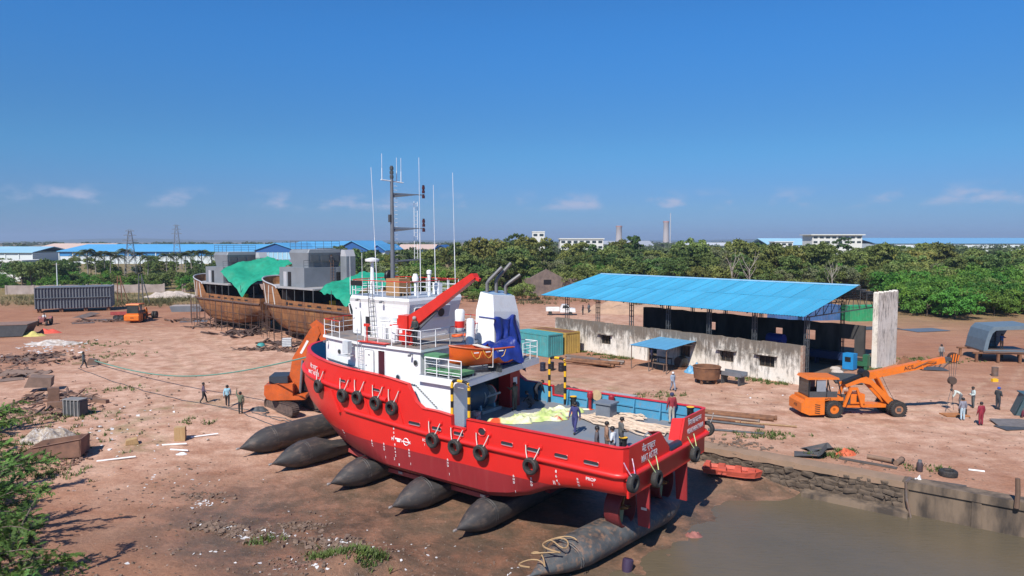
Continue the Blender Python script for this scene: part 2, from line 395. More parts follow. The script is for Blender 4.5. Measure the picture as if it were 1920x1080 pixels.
while z < -.18:
    hgt = random.uniform(.2, .36); a = -9
    while a < 8:
        w_ = random.uniform(.25, .8)
        if z > -.55 and a > 3.0 and random.random() < .35: a += w_; continue
        o = link('stone', random.choice(stone_meshes), qw, (a+w_/2, QUAY_V-.10+random.uniform(-.07,.07), z+hgt/2+random.uniform(-.06,.06)))
        o.scale = (w_*random.uniform(.98,1.2), random.uniform(.3,.46), hgt*random.uniform(.95,1.3)); o.rotation_euler = (random.uniform(-.2,.2), random.uniform(-.22,.22), random.uniform(-.25,.25)); a += w_
    z += hgt
rows = []
for i in range(35):
    a = -9.1 + i*17.1/34; jag = random.uniform(-.09,.09) - (.3 if a > 4 else 0)*random.random()
    rows.append([(a, QUAY_V+.16+jag, -.32+random.uniform(-.05,.05)), (a, QUAY_V+.14+jag, .02+random.uniform(-.05,.05)), (a, QUAY_V-.55, .07), (a, QUAY_V-1.1+jag, .03), (a, QUAY_V-1.15, -.3)])
m = MB(); m.grid(rows); m.build('cap', qcap, qw, smooth=40)
m = MB(); m.bb(-60, -9.0, QUAY_V-.7, QUAY_V+.02, -3.2, -.32); m.build('concrete_face', qconc, qw)
m = MB(); m.bb(-60, -8.9, QUAY_V-.85, QUAY_V+.14, -.32, .12); m.build('coping', qconc, qw)
for a in (-9.0, -12.4, -15.9, -19.5, -23.0): m = MB(); m.bb(a-.22, a+.22, QUAY_V+.02, QUAY_V+.09, -3, -.33); m.build('pilaster', qconc, qw)
m = MB(); m.prism([(-9.3, QUAY_V+.02, -2.6), (-9.3, QUAY_V+.95, -2.6), (-9.3, QUAY_V+.8, -1.5), (-9.3, QUAY_V+.02, -1.42)], (5.6,0,0)); m.build('footing', qconc, qw)
m = MB(); m.path([(-9.1, QUAY_V+.25, .1), (-9.15, QUAY_V+.3, -.8), (-9.45, QUAY_V+.5, -1.9)], .07, 6); m.path([(-9.1, QUAY_V+.25, .1), (-9.2, QUAY_V-.5, .16)], .09, 6); m.build('drain_pipe', steel, qw)
# ---------------------------------------------------------------- the red workboat on the slip (local axes: x forward from the stern, y to port, z up)
def lerp_t(tab, x):
    if x <= tab[0][0]: return tab[0][1]
    for (x0, y0), (x1, y1) in zip(tab, tab[1:]):
        if x <= x1: return y0 + (y1-y0)*(x-x0)/(x1-x0)
    return tab[-1][1]
TIP = [(-.4,24.2),(0,24.6),(.7,25.4),(1.4,25.9),(2,26.4),(2.7,27.0),(3.4,27.4),(4.8,27.45),(6.25,27.0)]
PEX = [(0,1.5),(3.4,2.0)]; LRN = [(0,10.4),(3.4,8.7)]
ZTOP = [(0,4.15),(9.29,4.1),(9.3,3.55),(10.34,3.55),(10.36,4.13),(11.45,4.22),(12.49,4.22),(13.02,4.5),(13.34,4.98),(13.66,5.45),(14.2,5.55),(16.3,5.70),(19,5.80),(27,6.25)]
ZBOT = [(0,1.78),(2.1,1.69),(3.5,1.5),(4.5,1.2),(5.6,.69),(6.7,.34),(8,.10),(16,.12),(20,.25),(24.5,.35)]
ST = [0,.13,.45,2.1,3.5,4.5,5.6,6.7,8,9.29,9.3,10.34,10.36,11.45,12.49,13.02,13.34,13.66]
def plan(zf, vmax, ins=0., nb=14):
    """plan curve of one hull level; zf(a) its height; returns (a, v, z)"""
    zb = zf(24.); tip = lerp_t(TIP, zb) - ins; Lr = lerp_t(LRN, zb); p = lerp_t(PEX, zb); a0 = tip - Lr; vm = vmax - ins
    pts = []
    for a in ST: 
        v = vm if a > .4 else (vm - .45 if a < .1 else vm - .13)
        pts.append((a + (ins if a < .1 else 0), v, zf(a)))
    for t in (.33, .66): a = 13.66 + (a0-13.66)*t; pts.append((a, vm, zf(a)))
    for i in range(nb+1):
        th = math.pi/2*i/nb; a = a0 + Lr*math.sin(th)**(2/p); v = vm*math.cos(th)**(2/p) if i < nb else 0.
        pts.append((a, v, zf(a)))
    return pts
def rowset(lv):
    return [plan(zf, vm) for zf, vm in lv]
zt = lambda a: lerp_t(ZTOP, a); zb_ = lambda a: lerp_t(ZBOT, a)
LV = [(zb_, 4.35), (lambda a: zb_(a)+.12, 4.62), (lambda a: zb_(a)+.34, 4.80), (lambda a: zb_(a)+(2.85-zb_(a))*.55, 4.92), (lambda a: 2.85, 4.95),
      (lambda a: 2.85+(zt(a)-2.85)*.33, 4.97), (lambda a: 2.85+(zt(a)-2.85)*.66, 4.97), (zt, 4.95)]
rows = rowset(LV)
def mirror(r): return [(a, -v, z) for a, v, z in r]
hullm = bpy.data.materials.new('hull_paint'); hullm.use_nodes = True
n, l = hullm.node_tree.nodes, hullm.node_tree.links; b = n['Principled BSDF']; b.inputs['Roughness'].default_value = .38
t = n.new('ShaderNodeTexCoord'); sp = n.new('ShaderNodeSeparateXYZ'); l.new(t.outputs['Object'], sp.inputs[0])
cmp_ = n.new('ShaderNodeMath'); cmp_.operation = 'GREATER_THAN'; cmp_.inputs[1].default_value = 1.64; l.new(sp.outputs['Z'], cmp_.inputs[0])
top = ramp(gn(.6, 6), .3, .7, tuple(q*.88 for q in RED), RED)
mps = n.new('ShaderNodeMapping'); mps.inputs['Scale'].default_value = (3.5, 3.5, .18); l.new(t.outputs['Object'], mps.inputs[0])
top = mix(mul(ramp(gn(1.2, 7, .65, mps.outputs[0]), .58, .78), .28), top, (.40,.05,.035)); top = mix(mul(ramp(gn(1.6, 8, .7), .64, .74), .35), top, (.62,.12,.09))
mpz = n.new('ShaderNodeMapping'); mpz.inputs['Scale'].default_value = (2.2, 2.2, .12); l.new(t.outputs['Object'], mpz.inputs[0])
bot = mix(mul(ramp(gn(1.5, 6, .6, mpz.outputs[0]), .5, .75), .5), ramp(gn(.5, 6), .3, .7, (.225,.014,.017), (.275,.018,.022)), (.30,.05,.045))
l.new(mix(cmp_.outputs[0], bot, top), b.inputs['Base Color'])
l.new(ramp(cmp_.outputs[0], 0, 1, (.6,.6,.6), (.36,.36,.36)), b.inputs['Roughness'])
bp = n.new('ShaderNodeBump'); bp.inputs['Strength'].default_value = .3; bp.inputs['Distance'].default_value = .05
mpp = n.new('ShaderNodeMapping'); mpp.inputs['Scale'].default_value = (.55, .55, .9); l.new(t.outputs['Object'], mpp.inputs[0])
l.new(gn(1.1, 2, .4, mpp.outputs[0]), bp.inputs['Height']); l.new(bp.outputs[0], b.inputs['Normal'])

ship = thing('workboat', 'large red and white workboat hauled out on black airbags beside the creek', 'ship'); place(ship)
m = MB()
m.grid(rows); m.grid([mirror(r) for r in rows], True)
cen = [(q[0], 0., max(q[2]-.3, -.25) if q[0] > 6 else q[2]-.05) for q in rows[0]]
m.grid([rows[0], cen], True); m.grid([mirror(rows[0]), cen])
m.build('hull', hullm, ship, smooth=32)
# transom with the two raised name panels and the stern roller gap
m = MB()
def tpanel(pts): m.prism([(.0, v, z) for v, z in pts], (.10, 0, 0))
tpanel([(4.52,1.76),(4.52,4.15),(1.2,4.15),(.15,3.15),(.15,1.76)])
tpanel([(-4.52,1.76),(-4.52,4.22),(-1.75,4.22),(-1.3,3.15),(-1.3,1.76)])
tpanel([(.15,1.76),(.15,2.72),(-1.3,2.72),(-1.3,1.76)])
m.build('transom', hullm, ship)
for v0, z0, v1, z1 in ((1.2,4.15,.15,3.15), (-1.75,4.22,-1.3,3.15)):
    m = MB(); m.prism([(.1,v0,z0),(.7,v0,z0-.1),(.7,v1,z1-.1),(.7,v1,2.75),(.1,v1,2.75),(.1,v1,z1)], (0,-.06 if v0 > 0 else .06,0)); m.build('transom_bracket', redp, ship)
m = MB(); m.lathe([(.20,-.68),(.22,-.6),(.22,.6),(.20,.68)], 14, (.12,-.575,2.98), Matrix.Rotation(R(90),3,'X')); m.build('stern_roller', M('roller_black', (.02,.03,.05), .45), ship, smooth=40)
# bulwark inside and its cap rail
inn = plan(zt, 4.95, .13); inn0 = plan(lambda a: 3.0, 4.95, .13)
inb = MB(); inb.grid([inn0, inn], True); inb.grid([mirror(inn0), mirror(inn)])
inb.build('bulwark_lining', M('bulwark_blue', (.075,.30,.47), .45, var=.15, scale=1.2, dirt=(.30,.22,.16), dirt_amt=.35), ship, smooth=30)
up = lambda r, d: [(a, v, z+d) for a, v, z in r]
outr = plan(zt, 5.0, -.02); inr = plan(zt, 4.95, .2)
cp = MB()
for r0, r1 in ((outr, inr), (mirror(outr), mirror(inr))): cp.grid([up(r0,.0), up(r0,.035), up(r1,.035), up(r1,0.)])
cp.build('cap_rail', redp, ship, smooth=30)
# decks
dk = plan(lambda a: 3.08, 4.95, .1); m = MB()
m.grid([dk, mirror(dk)]); m.build('main_deck', deckm, ship)
fd = [q for q in plan(lambda a: 4.75, 4.95, .12) if q[0] > 13.6]; m = MB(); m.grid([fd, mirror(fd)]); m.build('forecastle_deck', dblue, ship)
# fender belts: half-round tubes
lb = [(a, v+.03, 2.86) for a, v, z in plan(lambda a: 2.86, 4.95) if a <= 19.6]
for sgn in (1, -1):
    m = MB(); m.path([(a, v*sgn, z + (.05*(a-12) if a > 12 else 0)) for a, v, z in lb], .15, 8); m.build('fender_belt', redp, ship, smooth=50)
    m = MB(); ub = [(a, (v+.02)*sgn, 4.33+max(0,(a-16))*.055) for a, v, z in plan(lambda a: 4.45, 4.97) if a > 14.1]; m.path(ub, .16, 8); m.build('fender_belt', redp, ship, smooth=50)
    for a in (14.15, 16.9, 20.0):
        m = MB(); m.beam((a+.35, 4.98*sgn, 4.25), (a-.15 if a < 20 else a-.4, 4.97*sgn, 2.95), .14, .12, (0,1,0)); m.build('fender_rib', redp, ship)
m = MB(); m.tube((-.04, 4.75, 2.78), (-.04, -4.75, 2.78), .15, 8); m.build('fender_belt', redp, ship, smooth=50)
# bottom skid plate below the bilge
for sgn in (1, -1):
    m = MB(); pts = [(a, min(3.55, lerp_t([(8,3.5),(17,3.5),(22.3,2.2)], a))*sgn) for a in (8.2, 9, 12, 15, 17, 19, 21, 22.3)]
    m.grid([[(a, v, -.62) for a, v in pts], [(a, v, -.38) for a, v in pts], [(a, v*.72, -.2) for a, v in pts]]); m.grid([[(a, v, -.62) for a, v in pts], [(a, v*.6, -.66) for a, v in pts]])
    m.build('bilge_keel', M('pale_red_primer', (.42,.075,.07), .6, var=.2), ship)
    for a in (9.4, 12.6, 15.8, 19.0):
        m = MB(); m.box((a, (lerp_t([(8,3.5),(17,3.5),(22.3,2.2)], a)+.03)*sgn, -.46), (.34,.05,.13)); m.build('anode', M('zinc', (.6,.6,.6), .4, .5), ship)
m = MB(); m.prism([(7,-.5,.4),(7,.5,.4),(7,.45,-.7),(7,-.45,-.7)], (15,0,0)); m.build('keel', hullm, ship)
# rudders and propeller nozzles
for v in (2.25, -2.25):
    m = MB(); m.lathe([(.86,-.42),(.98,-.40),(1.0,.0),(.93,.42),(.84,.40),(.80,0),(.86,-.42)], 20, (1.62, v, .35), Matrix.Rotation(R(90),3,'Y'), caps=False)
    nzl = m.build('propeller_nozzle', M('nozzle_paint', (.17,.018,.02), .6, var=.3), ship, smooth=50)
    m = MB()
    for k in range(4):
        t_ = R(90*k+20); m.beam((1.6, v, .35), (1.55, v+.74*math.cos(t_), .35+.74*math.sin(t_)), .34, .05, (.6,math.sin(t_),-math.cos(t_)))
    m.lathe([(.14,-.3),(.16,.1),(.05,.4)], 10, (1.6,v,.35), Matrix.Rotation(R(-90),3,'Y')); m.build('propeller', M('bronze', (.30,.19,.08), .4, .8), ship)
    m = MB(); m.prism([(.75,v-.05,1.75),(.05,v-.05,1.75),(.02,v-.05,-.36),(.62,v-.05,-.36)], (0,.10,0)); m.build('rudder', hullm, ship)
    m = MB(); m.tube((1.6,v,1.2),(1.6,v,1.9),.12); m.bb(.3,2.2,v-.08,v+.08,1.3,1.9); m.build('nozzle_strut', hullm, ship)
m = MB(); m.box((.3,2.32,.55),(.3,.03,.12)); m.build('anode', MATS['zinc'], ship)

# freeing ports and fairleads: framed dark plates, colour standing in for shaded holes
def slot(a, z, w, h, sgn, dz=0.):
    o = []
    for i in range(16):
        t_ = 2*math.pi*i/16; c, s_ = math.cos(t_), math.sin(t_)
        x = (w/2-h/2)*(1 if c > 0 else -1) + h/2*c; o.append((a+x, 4.975*sgn, z + h/2*s_ + dz*x))
    m = MB(); m.prism(o, (0, .012*sgn, 0)); q = m.build('freeing_port', M('hole_shade', (.02,.025,.03), .7), ship)
    m = MB(); m.path([(x, y+.012*sgn, z_) for x, y, z_ in o], .022, 5, closed=True); m.build('frame', redp, q)
    m = MB(); m.prism([(x, y+.013*sgn, z_) for x, y, z_ in o if z_ < z - h*.05 + dz*(x-a)], (0,.004*sgn,0)); m.build('deck_edge', deckm, q)
for sgn in (1, -1):
    for a, z, w in ((13.15,3.28,.95),(11.45,3.26,.75),(9.85,3.24,.75),(6.62,3.26,.8),(4.99,3.24,.8),(3.37,3.24,.8),(1.71,3.22,.85)): slot(a, z, w, .24, sgn)
    slot(19.26, 4.98, .62, .2, sgn, .03); slot(16.24, 4.8, .62, .2, sgn, .03); slot(22.2, 5.15, .4, .16, sgn, .04) if sgn < 0 else None
    m = MB(); o = [(8.25+.26*math.cos(t_), 4.98*sgn, 3.62+.22*math.sin(t_)) for t_ in [2*math.pi*i/16 for i in range(16)]]
    m.path(o, .045, 6, closed=True); fl = m.build('fairlead', redp, ship, smooth=60)
    m = MB(); m.prism(o, (0,.005*sgn,0)); m.build('opening', MATS['hole_shade'], fl)
# stanchions inside the bulwarks
for sgn in (1, -1):
    for a in (.9, 2.75, 4.45, 6.1, 7.65, 9.1, 10.6):
        m = MB(); y = 4.80*sgn
        m.prism([(a-.03,y,3.08),(a-.03,y-.30*sgn,3.08),(a-.03,y-.1*sgn,4.08),(a-.03,y,4.08)], (.06,0,0)); m.build('stanchion', bluep, ship)
    m = MB(); m.beam((.6,4.78*sgn,3.62),(9.1,4.78*sgn,3.62),.06,.07); m.build('stringer', bluep, ship)

# deckhouse: lower tier in two heights, following the hull forward
HP = [(11.1,4.2),(18.5,4.2),(22.9,3.3),(23.25,1.5),(23.25,-1.5),(22.9,-3.3),(18.5,-4.2),(11.1,-4.2)]
m = MB()
m.prism([(a, v, 3.0) for a, v in [(13.4,4.2),(18.5,4.2),(22.9,3.3),(23.25,1.5),(23.25,-1.5),(22.9,-3.3),(18.5,-4.2),(13.4,-4.2)]], (0,0,4.3))
m.build('deckhouse', white, ship)
m = MB(); m.bb(11.1,13.4,2.75,4.2,3.0,5.58); m.build('port_casing', white, ship)
m = MB(); m.bb(12.6,13.4,-4.2,-3.0,3.0,5.58); m.build('starboard_casing', white, ship)
# upper deck plating with overhang and fascia
def deck_slab(name, pts, z0, z1, mat_top, par):
    m = MB(); m.prism([(a, v, z0) for a, v in pts], (0,0,z1-z0)); m.cm = 0; q = m.build(name, white, par)
    m = MB(); m.prism([(a*.999+.01, v*.985, z1+.004) for a, v in pts], (0,0,.008)); m.build('deck_covering', mat_top, q)
    return q
deck_slab('bridge_deck', [(13.2,4.36),(18.6,4.36),(23.0,3.45),(23.4,1.6),(23.4,-1.6),(23.0,-3.45),(18.6,-4.36),(13.2,-4.36)], 7.2, 7.36, deckbrown, ship)
deck_slab('boat_deck', [(9.95,4.45),(13.4,4.45),(13.4,-4.5),(11.2,-4.5)], 5.58, 5.95, deckm, ship)
# bevelled port flank panel and rub-strip lines
m = MB(); m.bb(10.98,11.1,2.75,4.2,3.0,5.6); m.build('aft_bulkhead', white, ship)
def door(a, v, z0, w, h, sgn=1, mat=white, axis='v', opened=None, par=ship):
    """weathertight door: frame, leaf with rounded corners, dogs"""
    def P(x, d, z): return (a + x, v + d*sgn, z) if axis == 'v' else (a - d*sgn, v + x, z)
    o = []
    for cx, cz, t0 in ((w/2-.1, h-.1, 0), (-w/2+.1, h-.1, 90), (-w/2+.1, .1, 180), (w/2-.1, .1, 270)):
        for k in range(4): t_ = R(t0+30*k); o.append((cx+.1*math.cos(t_), z0+cz+.1*math.sin(t_)))
    m = MB(); m.prism([P(x, .0, z) for x, z in o], Vector(P(0,.05,0))-Vector(P(0,0,0))); d = m.build('door', mat, par)
    m = MB(); m.path([P(x*1.02, .03, z) for x, z in o], .035, 5, closed=True); m.build('frame', M('door_gasket', (.30,.32,.34), .5), d)
    m = MB(); m.bb(*[c for pr in zip(*[sorted(q) for q in zip(P(-w/2+.14,.05,z0+.2), P(w/2-.14,.075,z0+h*.62))]) for c in pr]) if False else m.prism([P(x, .05, z) for x, z in ((-w/2+.14,z0+.2),(w/2-.14,z0+.2),(w/2-.14,z0+h*.66),(-w/2+.14,z0+h*.66))], Vector(P(0,.025,0))-Vector(P(0,0,0))); m.build('panel', mat, d)
    m = MB(); m.beam(P(w/2-.1,.09,z0+h*.5), P(w/2-.22,.09,z0+h*.52), .03,.03); m.beam(P(-.06,.07,z0+h*.85),P(.06,.07,z0+h*.85),.05,.05); m.build('handle', grey, d)
    return d
def opening(a, v, z0, w, h, sgn=1, par=ship, name='doorway', col=None):
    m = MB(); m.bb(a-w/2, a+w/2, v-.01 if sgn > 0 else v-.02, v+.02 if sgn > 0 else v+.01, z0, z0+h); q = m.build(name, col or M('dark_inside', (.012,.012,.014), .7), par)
    m = MB(); m.path([(a-w/2,v+.03*sgn,z0),(a-w/2,v+.03*sgn,z0+h),(a+w/2,v+.03*sgn,z0+h),(a+w/2,v+.03*sgn,z0)], .04, 5); m.build('frame', white, q); return q
door(17.65, 4.2, 5.0, .78, 1.95); opening(16.58, 4.2, 5.0, .62, 1.98, col=M('maroon_inside', (.06,.008,.016), .6))
# porthole plates, brackets, dark sockets on the port wall
def porthole(a, v, z, r, sgn=1, axis='v'):
    mm = Matrix.Rotation(R(-90),3,'X') if axis == 'v' else Matrix.Rotation(R(-90),3,'Y')
    if sgn < 0: mm = mm @ Matrix.Rotation(math.pi, 3, 'X')
    m = MB(); m.lathe([(r*1.25,0),(r*1.25,.04),(r,.05)], 16, (a,v,z), mm); q = m.build('porthole', M('porthole_ring',(.45,.46,.47),.4,.3), ship)
    m = MB(); m.lathe([(r,.05),(r*.9,.055)], 16, (a,v,z), mm); m.build('pane', glassm, q)
porthole(21.05, 3.68, 6.45, .14); porthole(13.75, 4.2, 6.55, .15); porthole(15.2, 4.2, 5.55, .14)
def lamp_bracket(a, v, z, par=ship):
    m = MB(); m.beam((a,v,z),(a,v+.24,z+.05),.05,.05); m.box((a,v+.27,z-.02),(.14,.16,.12)); q = m.build('flood_light', grey, par); return q
for a, v, z in ((22.5,3.45,7.0),(14.0,4.2,7.0),(20.4,2.5,9.75),(18.2,2.5,9.72)): lamp_bracket(a, v, z)
# grab rails: dark-dotted lines of the photo, a rope-wrapped pipe on short brackets
def grab(pts):
    m = MB(); m.path(pts, .028, 5); q = m.build('grab_rail', M('grab_grey',(.33,.37,.40),.5), ship); m = MB()
    for p0, p1 in zip(pts, pts[1:]):
        p0, p1 = Vector(p0), Vector(p1); k = max(2, int((p1-p0).length/.16))
        for i in range(k):
            c = p0 + (p1-p0)*(i+.5)/k; d = (p1-p0).normalized()*.035; m.tube(c-d, c+d, .04, 5)
    m.build('wrapping', black, q)
grab([(22.6,3.48,5.85),(18.55,4.27,5.72)]); grab([(15.9,4.26,5.35),(13.75,4.26,5.28)]); grab([(13.75,4.26,5.28),(12.1,4.26,4.2)])
# ladders
def ladder(p0, p1, w, mat, rungs, along, par=ship, name='ladder'):
    p0, p1 = Vector(p0), Vector(p1); s_ = Vector(along)*w/2; m = MB()
    m.tube(p0-s_, p1-s_, .025, 5); m.tube(p0+s_, p1+s_, .025, 5)
    for i in range(rungs): c = p0 + (p1-p0)*(i+.5)/rungs; m.tube(c-s_, c+s_, .016, 4)
    return m.build(name, mat, par)
ladder((19.2,2.52,7.4),(19.25,2.72,10.9),.42,dgrey,12,(1,0,0)); ladder((18.35,4.32,4.9),(18.35,4.4,8.2),.36,M('ladder_grey',(.38,.40,.42),.5),12,(1,0,0))
m = MB(); m.box((19.3,4.55,7.0),(.5,.32,.75)); m.bb(19.0,19.9,4.3,4.8,6.45,6.5); m.build('junction_box', M('pale_grey_box',(.55,.58,.6),.5), ship)
# wheelhouse: flared top, chamfered visor, windows
WA0, WA1, WW = 16.4, 21.75, 2.3
m = MB()
def ring(a0, a1, w, z, ch=.55): return [(a0,w-.1,z),(a0+.1,w,z),(a1-ch,w,z),(a1,w-ch,z),(a1,-w+ch,z),(a1-ch,-w,z),(a0+.1,-w,z),(a0,-w+.1,z)]
R0 = ring(WA0, WA1-.2, WW, 7.36); R1 = ring(WA0-.05, WA1-.1, WW+.02, 8.4); R2 = ring(WA0-.35, WA1+.28, WW+.16, 9.6); R3 = ring(WA0-.35, WA1+.12, WW+.24, 9.82); R4 = ring(WA0-.30, WA1+.05, WW+.18, 9.98)
rr_ = [r + [r[0]] for r in (R0, R1, R2, R3, R4)]
m.grid(rr_, True); m.add(R4, [tuple(range(8))]); wh = m.build('wheelhouse', white, ship)
m = MB(); m.add([(a*.998+.03, v*.97, 9.99) for a, v, z in R4], [tuple(range(8))]); m.build('roof_covering', M('roof_grey_blue',(.33,.38,.45),.6), wh)
def win(c, u, w_, wd, hg, mat=glassm, frame=white2, tint=None):
    """window on a wall: c centre, u along the wall, w_ up the wall"""
    c, u, w_ = Vector(c), Vector(u).normalized(), Vector(w_).normalized(); nn = u.cross(w_)
    o = [c + u*(sx*(wd/2-.08)) + w_*(sy*(hg/2-.08)) + u*(.08*math.cos(R(t_))) + w_*(.08*math.sin(R(t_))) for sx, sy, t_s in ((1,1,(0,45,90)),(-1,1,(90,135,180)),(-1,-1,(180,225,270)),(1,-1,(270,315,360))) for t_ in t_s]
    m = MB(); m.prism([q + nn*.005 for q in o], nn*.015); q = m.build('window', tint or mat, ship)
    m = MB(); m.path([p + nn*.02 for p in o], .03, 5, closed=True); m.build('frame', frame, q); return q
pale_glass = M('curtained_glass', (.42,.62,.62), .12, col2=(.66,.72,.70), scale=2.2)
wpan = M('white_shutter', (.72,.74,.74), .4)
win((18.3,2.36,8.97),(-1,0,0),(0,.09,1),.95,.98,wpan); win((17.08,2.36,8.97),(-1,0,0),(0,.09,1),1.0,.95,pale_glass)
for vv, wd in ((1.15,1.55),(-.62,1.5)):
    win((16.17,vv,9.0),(0,-1,0),(-.24,0,1),wd,.8, M('grey_glass',(.20,.22,.26),.1) if vv > 0 else M('grey_panel',(.52,.52,.56),.5))
m = MB(); m.lathe([(.27,0),(.27,.05),(.2,.06)], 18, (16.16,-.55,8.93), Matrix.Rotation(R(-97),3,'Y')); m.build('clear_view_screen', black, ship, smooth=40)
for vv in (1.6, .55, -.55, -1.6): win((21.95,vv,9.0),(0,1,0),(.28,0,1),.9,.75)
for a in (17.2, 18.6, 20.0): win((a,-2.37,9.0),(1,0,0),(0,-.09,1),1.0,.85)
door(20.9, 2.33, 7.5, .74, 1.95); opening(19.85, 2.33, 7.5, .5, 1.95)
# railings ---------------------------------------------------
def rail(pts, h=1.0, mat=white2, top=None, mids=2, step=1.25, par=ship, closed=False, name='railing'):
    P_ = [Vector(p) for p in pts]; root = None
    m = MB(); m.path([p + V(0,0,h) for p in P_], .028, 5); root = m.build(name, top or mat, par)
    m = MB()
    for k in range(mids): m.path([p + V(0,0,h*(k+1)/(mids+1)) for p in P_], .018, 4)
    m.build('mid_rail', mat, root)
    for p0, p1 in zip(P_, P_[1:]):
        k = max(1, round((p1-p0).length/step))
        for i in range(k + (1 if p1 is P_[-1] else 0)):
            c = p0 + (p1-p0)*i/k; m = MB(); m.tube(c, c + V(0,0,h), .028, 5); m.build('post', mat, root)
    return root
z0 = 7.36
rail([(20.9,4.0-.2,z0),(22.9,3.4,z0),(23.3,1.5,z0),(23.3,-1.5,z0),(22.9,-3.4,z0),(20.5,-3.9,z0)], 1.05, top=redcr)
rail([(18.0,4.28,z0),(13.3,4.28,z0),(13.3,1.8,z0)], 1.05)
rail([(13.3,1.8,z0),(13.3,-4.25,z0),(18,-4.25,z0)], 1.05, top=redcr)
rail([(10.2,4.35,5.95),(12.9,4.35,5.95)], 1.05, step=.9)
rail([(11.35,-2.9,5.95),(11.3,-4.4,5.95),(13.2,-4.4,5.95)], 1.1, step=.9)
RT = [(16.3,2.35,9.99),(18.4,2.42,9.99),(21.2,2.42,9.99),(21.75,1.7,9.99),(21.75,-1.7,9.99),(21.2,-2.42,9.99),(16.3,-2.42,9.99),(16.3,2.35,9.99)]
rail(RT, 1.0, top=redcr, step=1.0)
# black name board and small fittings on the monkey island
m = MB(); m.bb(20.25,21.35,2.44,2.48,10.62,10.95); m.build('name_board', black, ship)
# mast
mast = MB(); mast.path([(20.0,0,9.99),(20.0,0,17.9)], [.16,.10], 8); mroot = mast.build('mast', M('mast_grey',(.16,.17,.19),.5,.2), ship, smooth=50)
m = MB()
for i in range(27): z = 10.4+i*.27; m.tube((19.93,-.1,z),(19.93,-.42,z),.014,4)
m.build('rung', white2, mroot)
m = MB(); m.tube((20,.95,17.5),(20,-1.05,17.42),.04); m.build('yard', white2, mroot)
for z, L in ((16.62,2.2),(14.35,2.2)):
    m = MB(); m.beam((20,0,z+.05),(19.2,-L*.93,z),.09,.06); m.prism([(20,0,z),(19.3,-L*.75,z-.03),(20,0,z-.25)],(.02,.02,0)); m.build('light_arm', mast and MATS['mast_grey'], mroot)
    for dz in (-.22,.12,.4):
        m = MB(); m.lathe([(.1,-.12),(.1,.06),(.07,.08),(.07,.13),(.1,.15)], 10, (19.15,-L*.96,z+.12+dz)); m.build('signal_lamp', M('lamp_red_black',(.06,.012,.014),.35), mroot)
for dz in (0,.28,.56): m = MB(); m.lathe([(.13,-.1),(.13,.08),(.09,.1),(.09,.16)], 10, (20,0,17.75+dz)); m.build('signal_lamp', dgrey, mroot)
m = MB(); m.beam((20,-.1,12.15),(19.6,-2.3,12.25),.26,.10); [m.tube((19.95-k*.05,-.4-k*.27,12.15),(19.95-k*.05,-.4-k*.27,11.95),.02,4) for k in range(7)]; m.build('cable_tray', MATS['mast_grey'], mroot)
m = MB(); m.box((20.02,.16,15.0),(.16,.2,.5)); m.build('speaker', dgrey, mroot)
# second ladder mast, antennas
for sgn in (0, .28): pass
m = MB()
for dy in (0,.32): m.tube((19.7,-1.75-dy,12.2),(19.7,-1.75-dy,16.2),.02,4)
for i in range(14): m.tube((19.7,-1.75,12.4+i*.28),(19.7,-2.07,12.4+i*.28),.013,4)
m.build('antenna_frame', white2, mroot)
whip = M('antenna_white',(.78,.79,.8),.4)
def antenna(a, v, z0, z1, lean=(0,0), r=.03):
    m = MB(); k = z0+(z1-z0)*.45
    m.path([(a,v,z0),(a+lean[0]*.45,v+lean[1]*.45,k)], r, 5); m.path([(a+lean[0]*.45,v+lean[1]*.45,k),(a+lean[0],v+lean[1],z1)], r*.55, 5); m.build('whip_antenna', whip, ship)
antenna(20.2,1.2,9.99,18.3,(.35,.1)); antenna(18.4,-1.0,9.99,19.0,(.05,.02)); antenna(17.6,-1.6,9.99,17.2,(.1,.05)); antenna(16.5,-2.35,9.99,18.0,(.12,.1))
antenna(20.05,.82,17.5,19.2); antenna(20,-.45,17.45,19.05); antenna(20,-.85,17.42,19.05); antenna(21.7,2.2,10.0,12.5); antenna(21.9,1.0,10.0,12.7)
m = MB(); m.path([(21.0,.9,9.99),(21.0,.9,12.1)], [.18,.1], 8); m.lathe([(.1,0),(.46,.06),(.48,.2),(.1,.3)], 16, (21.0,.9,12.1)); m.build('radar_scanner', white2, ship, smooth=40)
m = MB(); m.torus((20.6,-.25,11.15),.3,.14,'X',14,6); m.lathe([(.34,0),(.30,.2)],12,(20.55,-.25,11.15),Matrix.Rotation(R(90),3,'Y')); m.build('search_light', black, ship, smooth=40)
m = MB(); m.tube((17.6,.3,9.99),(17.6,.3,10.8),.09); m.lathe([(.05,0),(.2,.1),(.22,.35),(.12,.6)], 12, (17.6,.3,10.8)); m.build('satellite_dome', white2, ship, smooth=50)
m = MB(); m.lathe([(.11,0),(.11,1.35),(.17,1.4),(.17,1.6),(.05,1.66)], 10, (17.0,-.35,9.99)); m.build('vent_post', white2, ship, smooth=40)
m = MB(); m.bb(17.9,19.1,.45,1.45,10.2,11.1); m.build('wooden_crate', M('crate_wood',(.42,.22,.085),.7,col2=(.30,.15,.06),scale=3,stretch=(1,1,6)), ship)
for k in range(4): m = MB(); m.bb(17.88,19.12,.45+.31*k,.52+.31*k,10.0,10.2); m.build('crate_batten', wood, ship)
m = MB(); m.bb(20.2,21.2,-1.9,-1.0,10.0,10.55); m.build('locker', white2, ship); m = MB(); m.bb(17.0,17.5,-1.6,-1.2,10.0,10.75); m.build('locker', white2, ship)
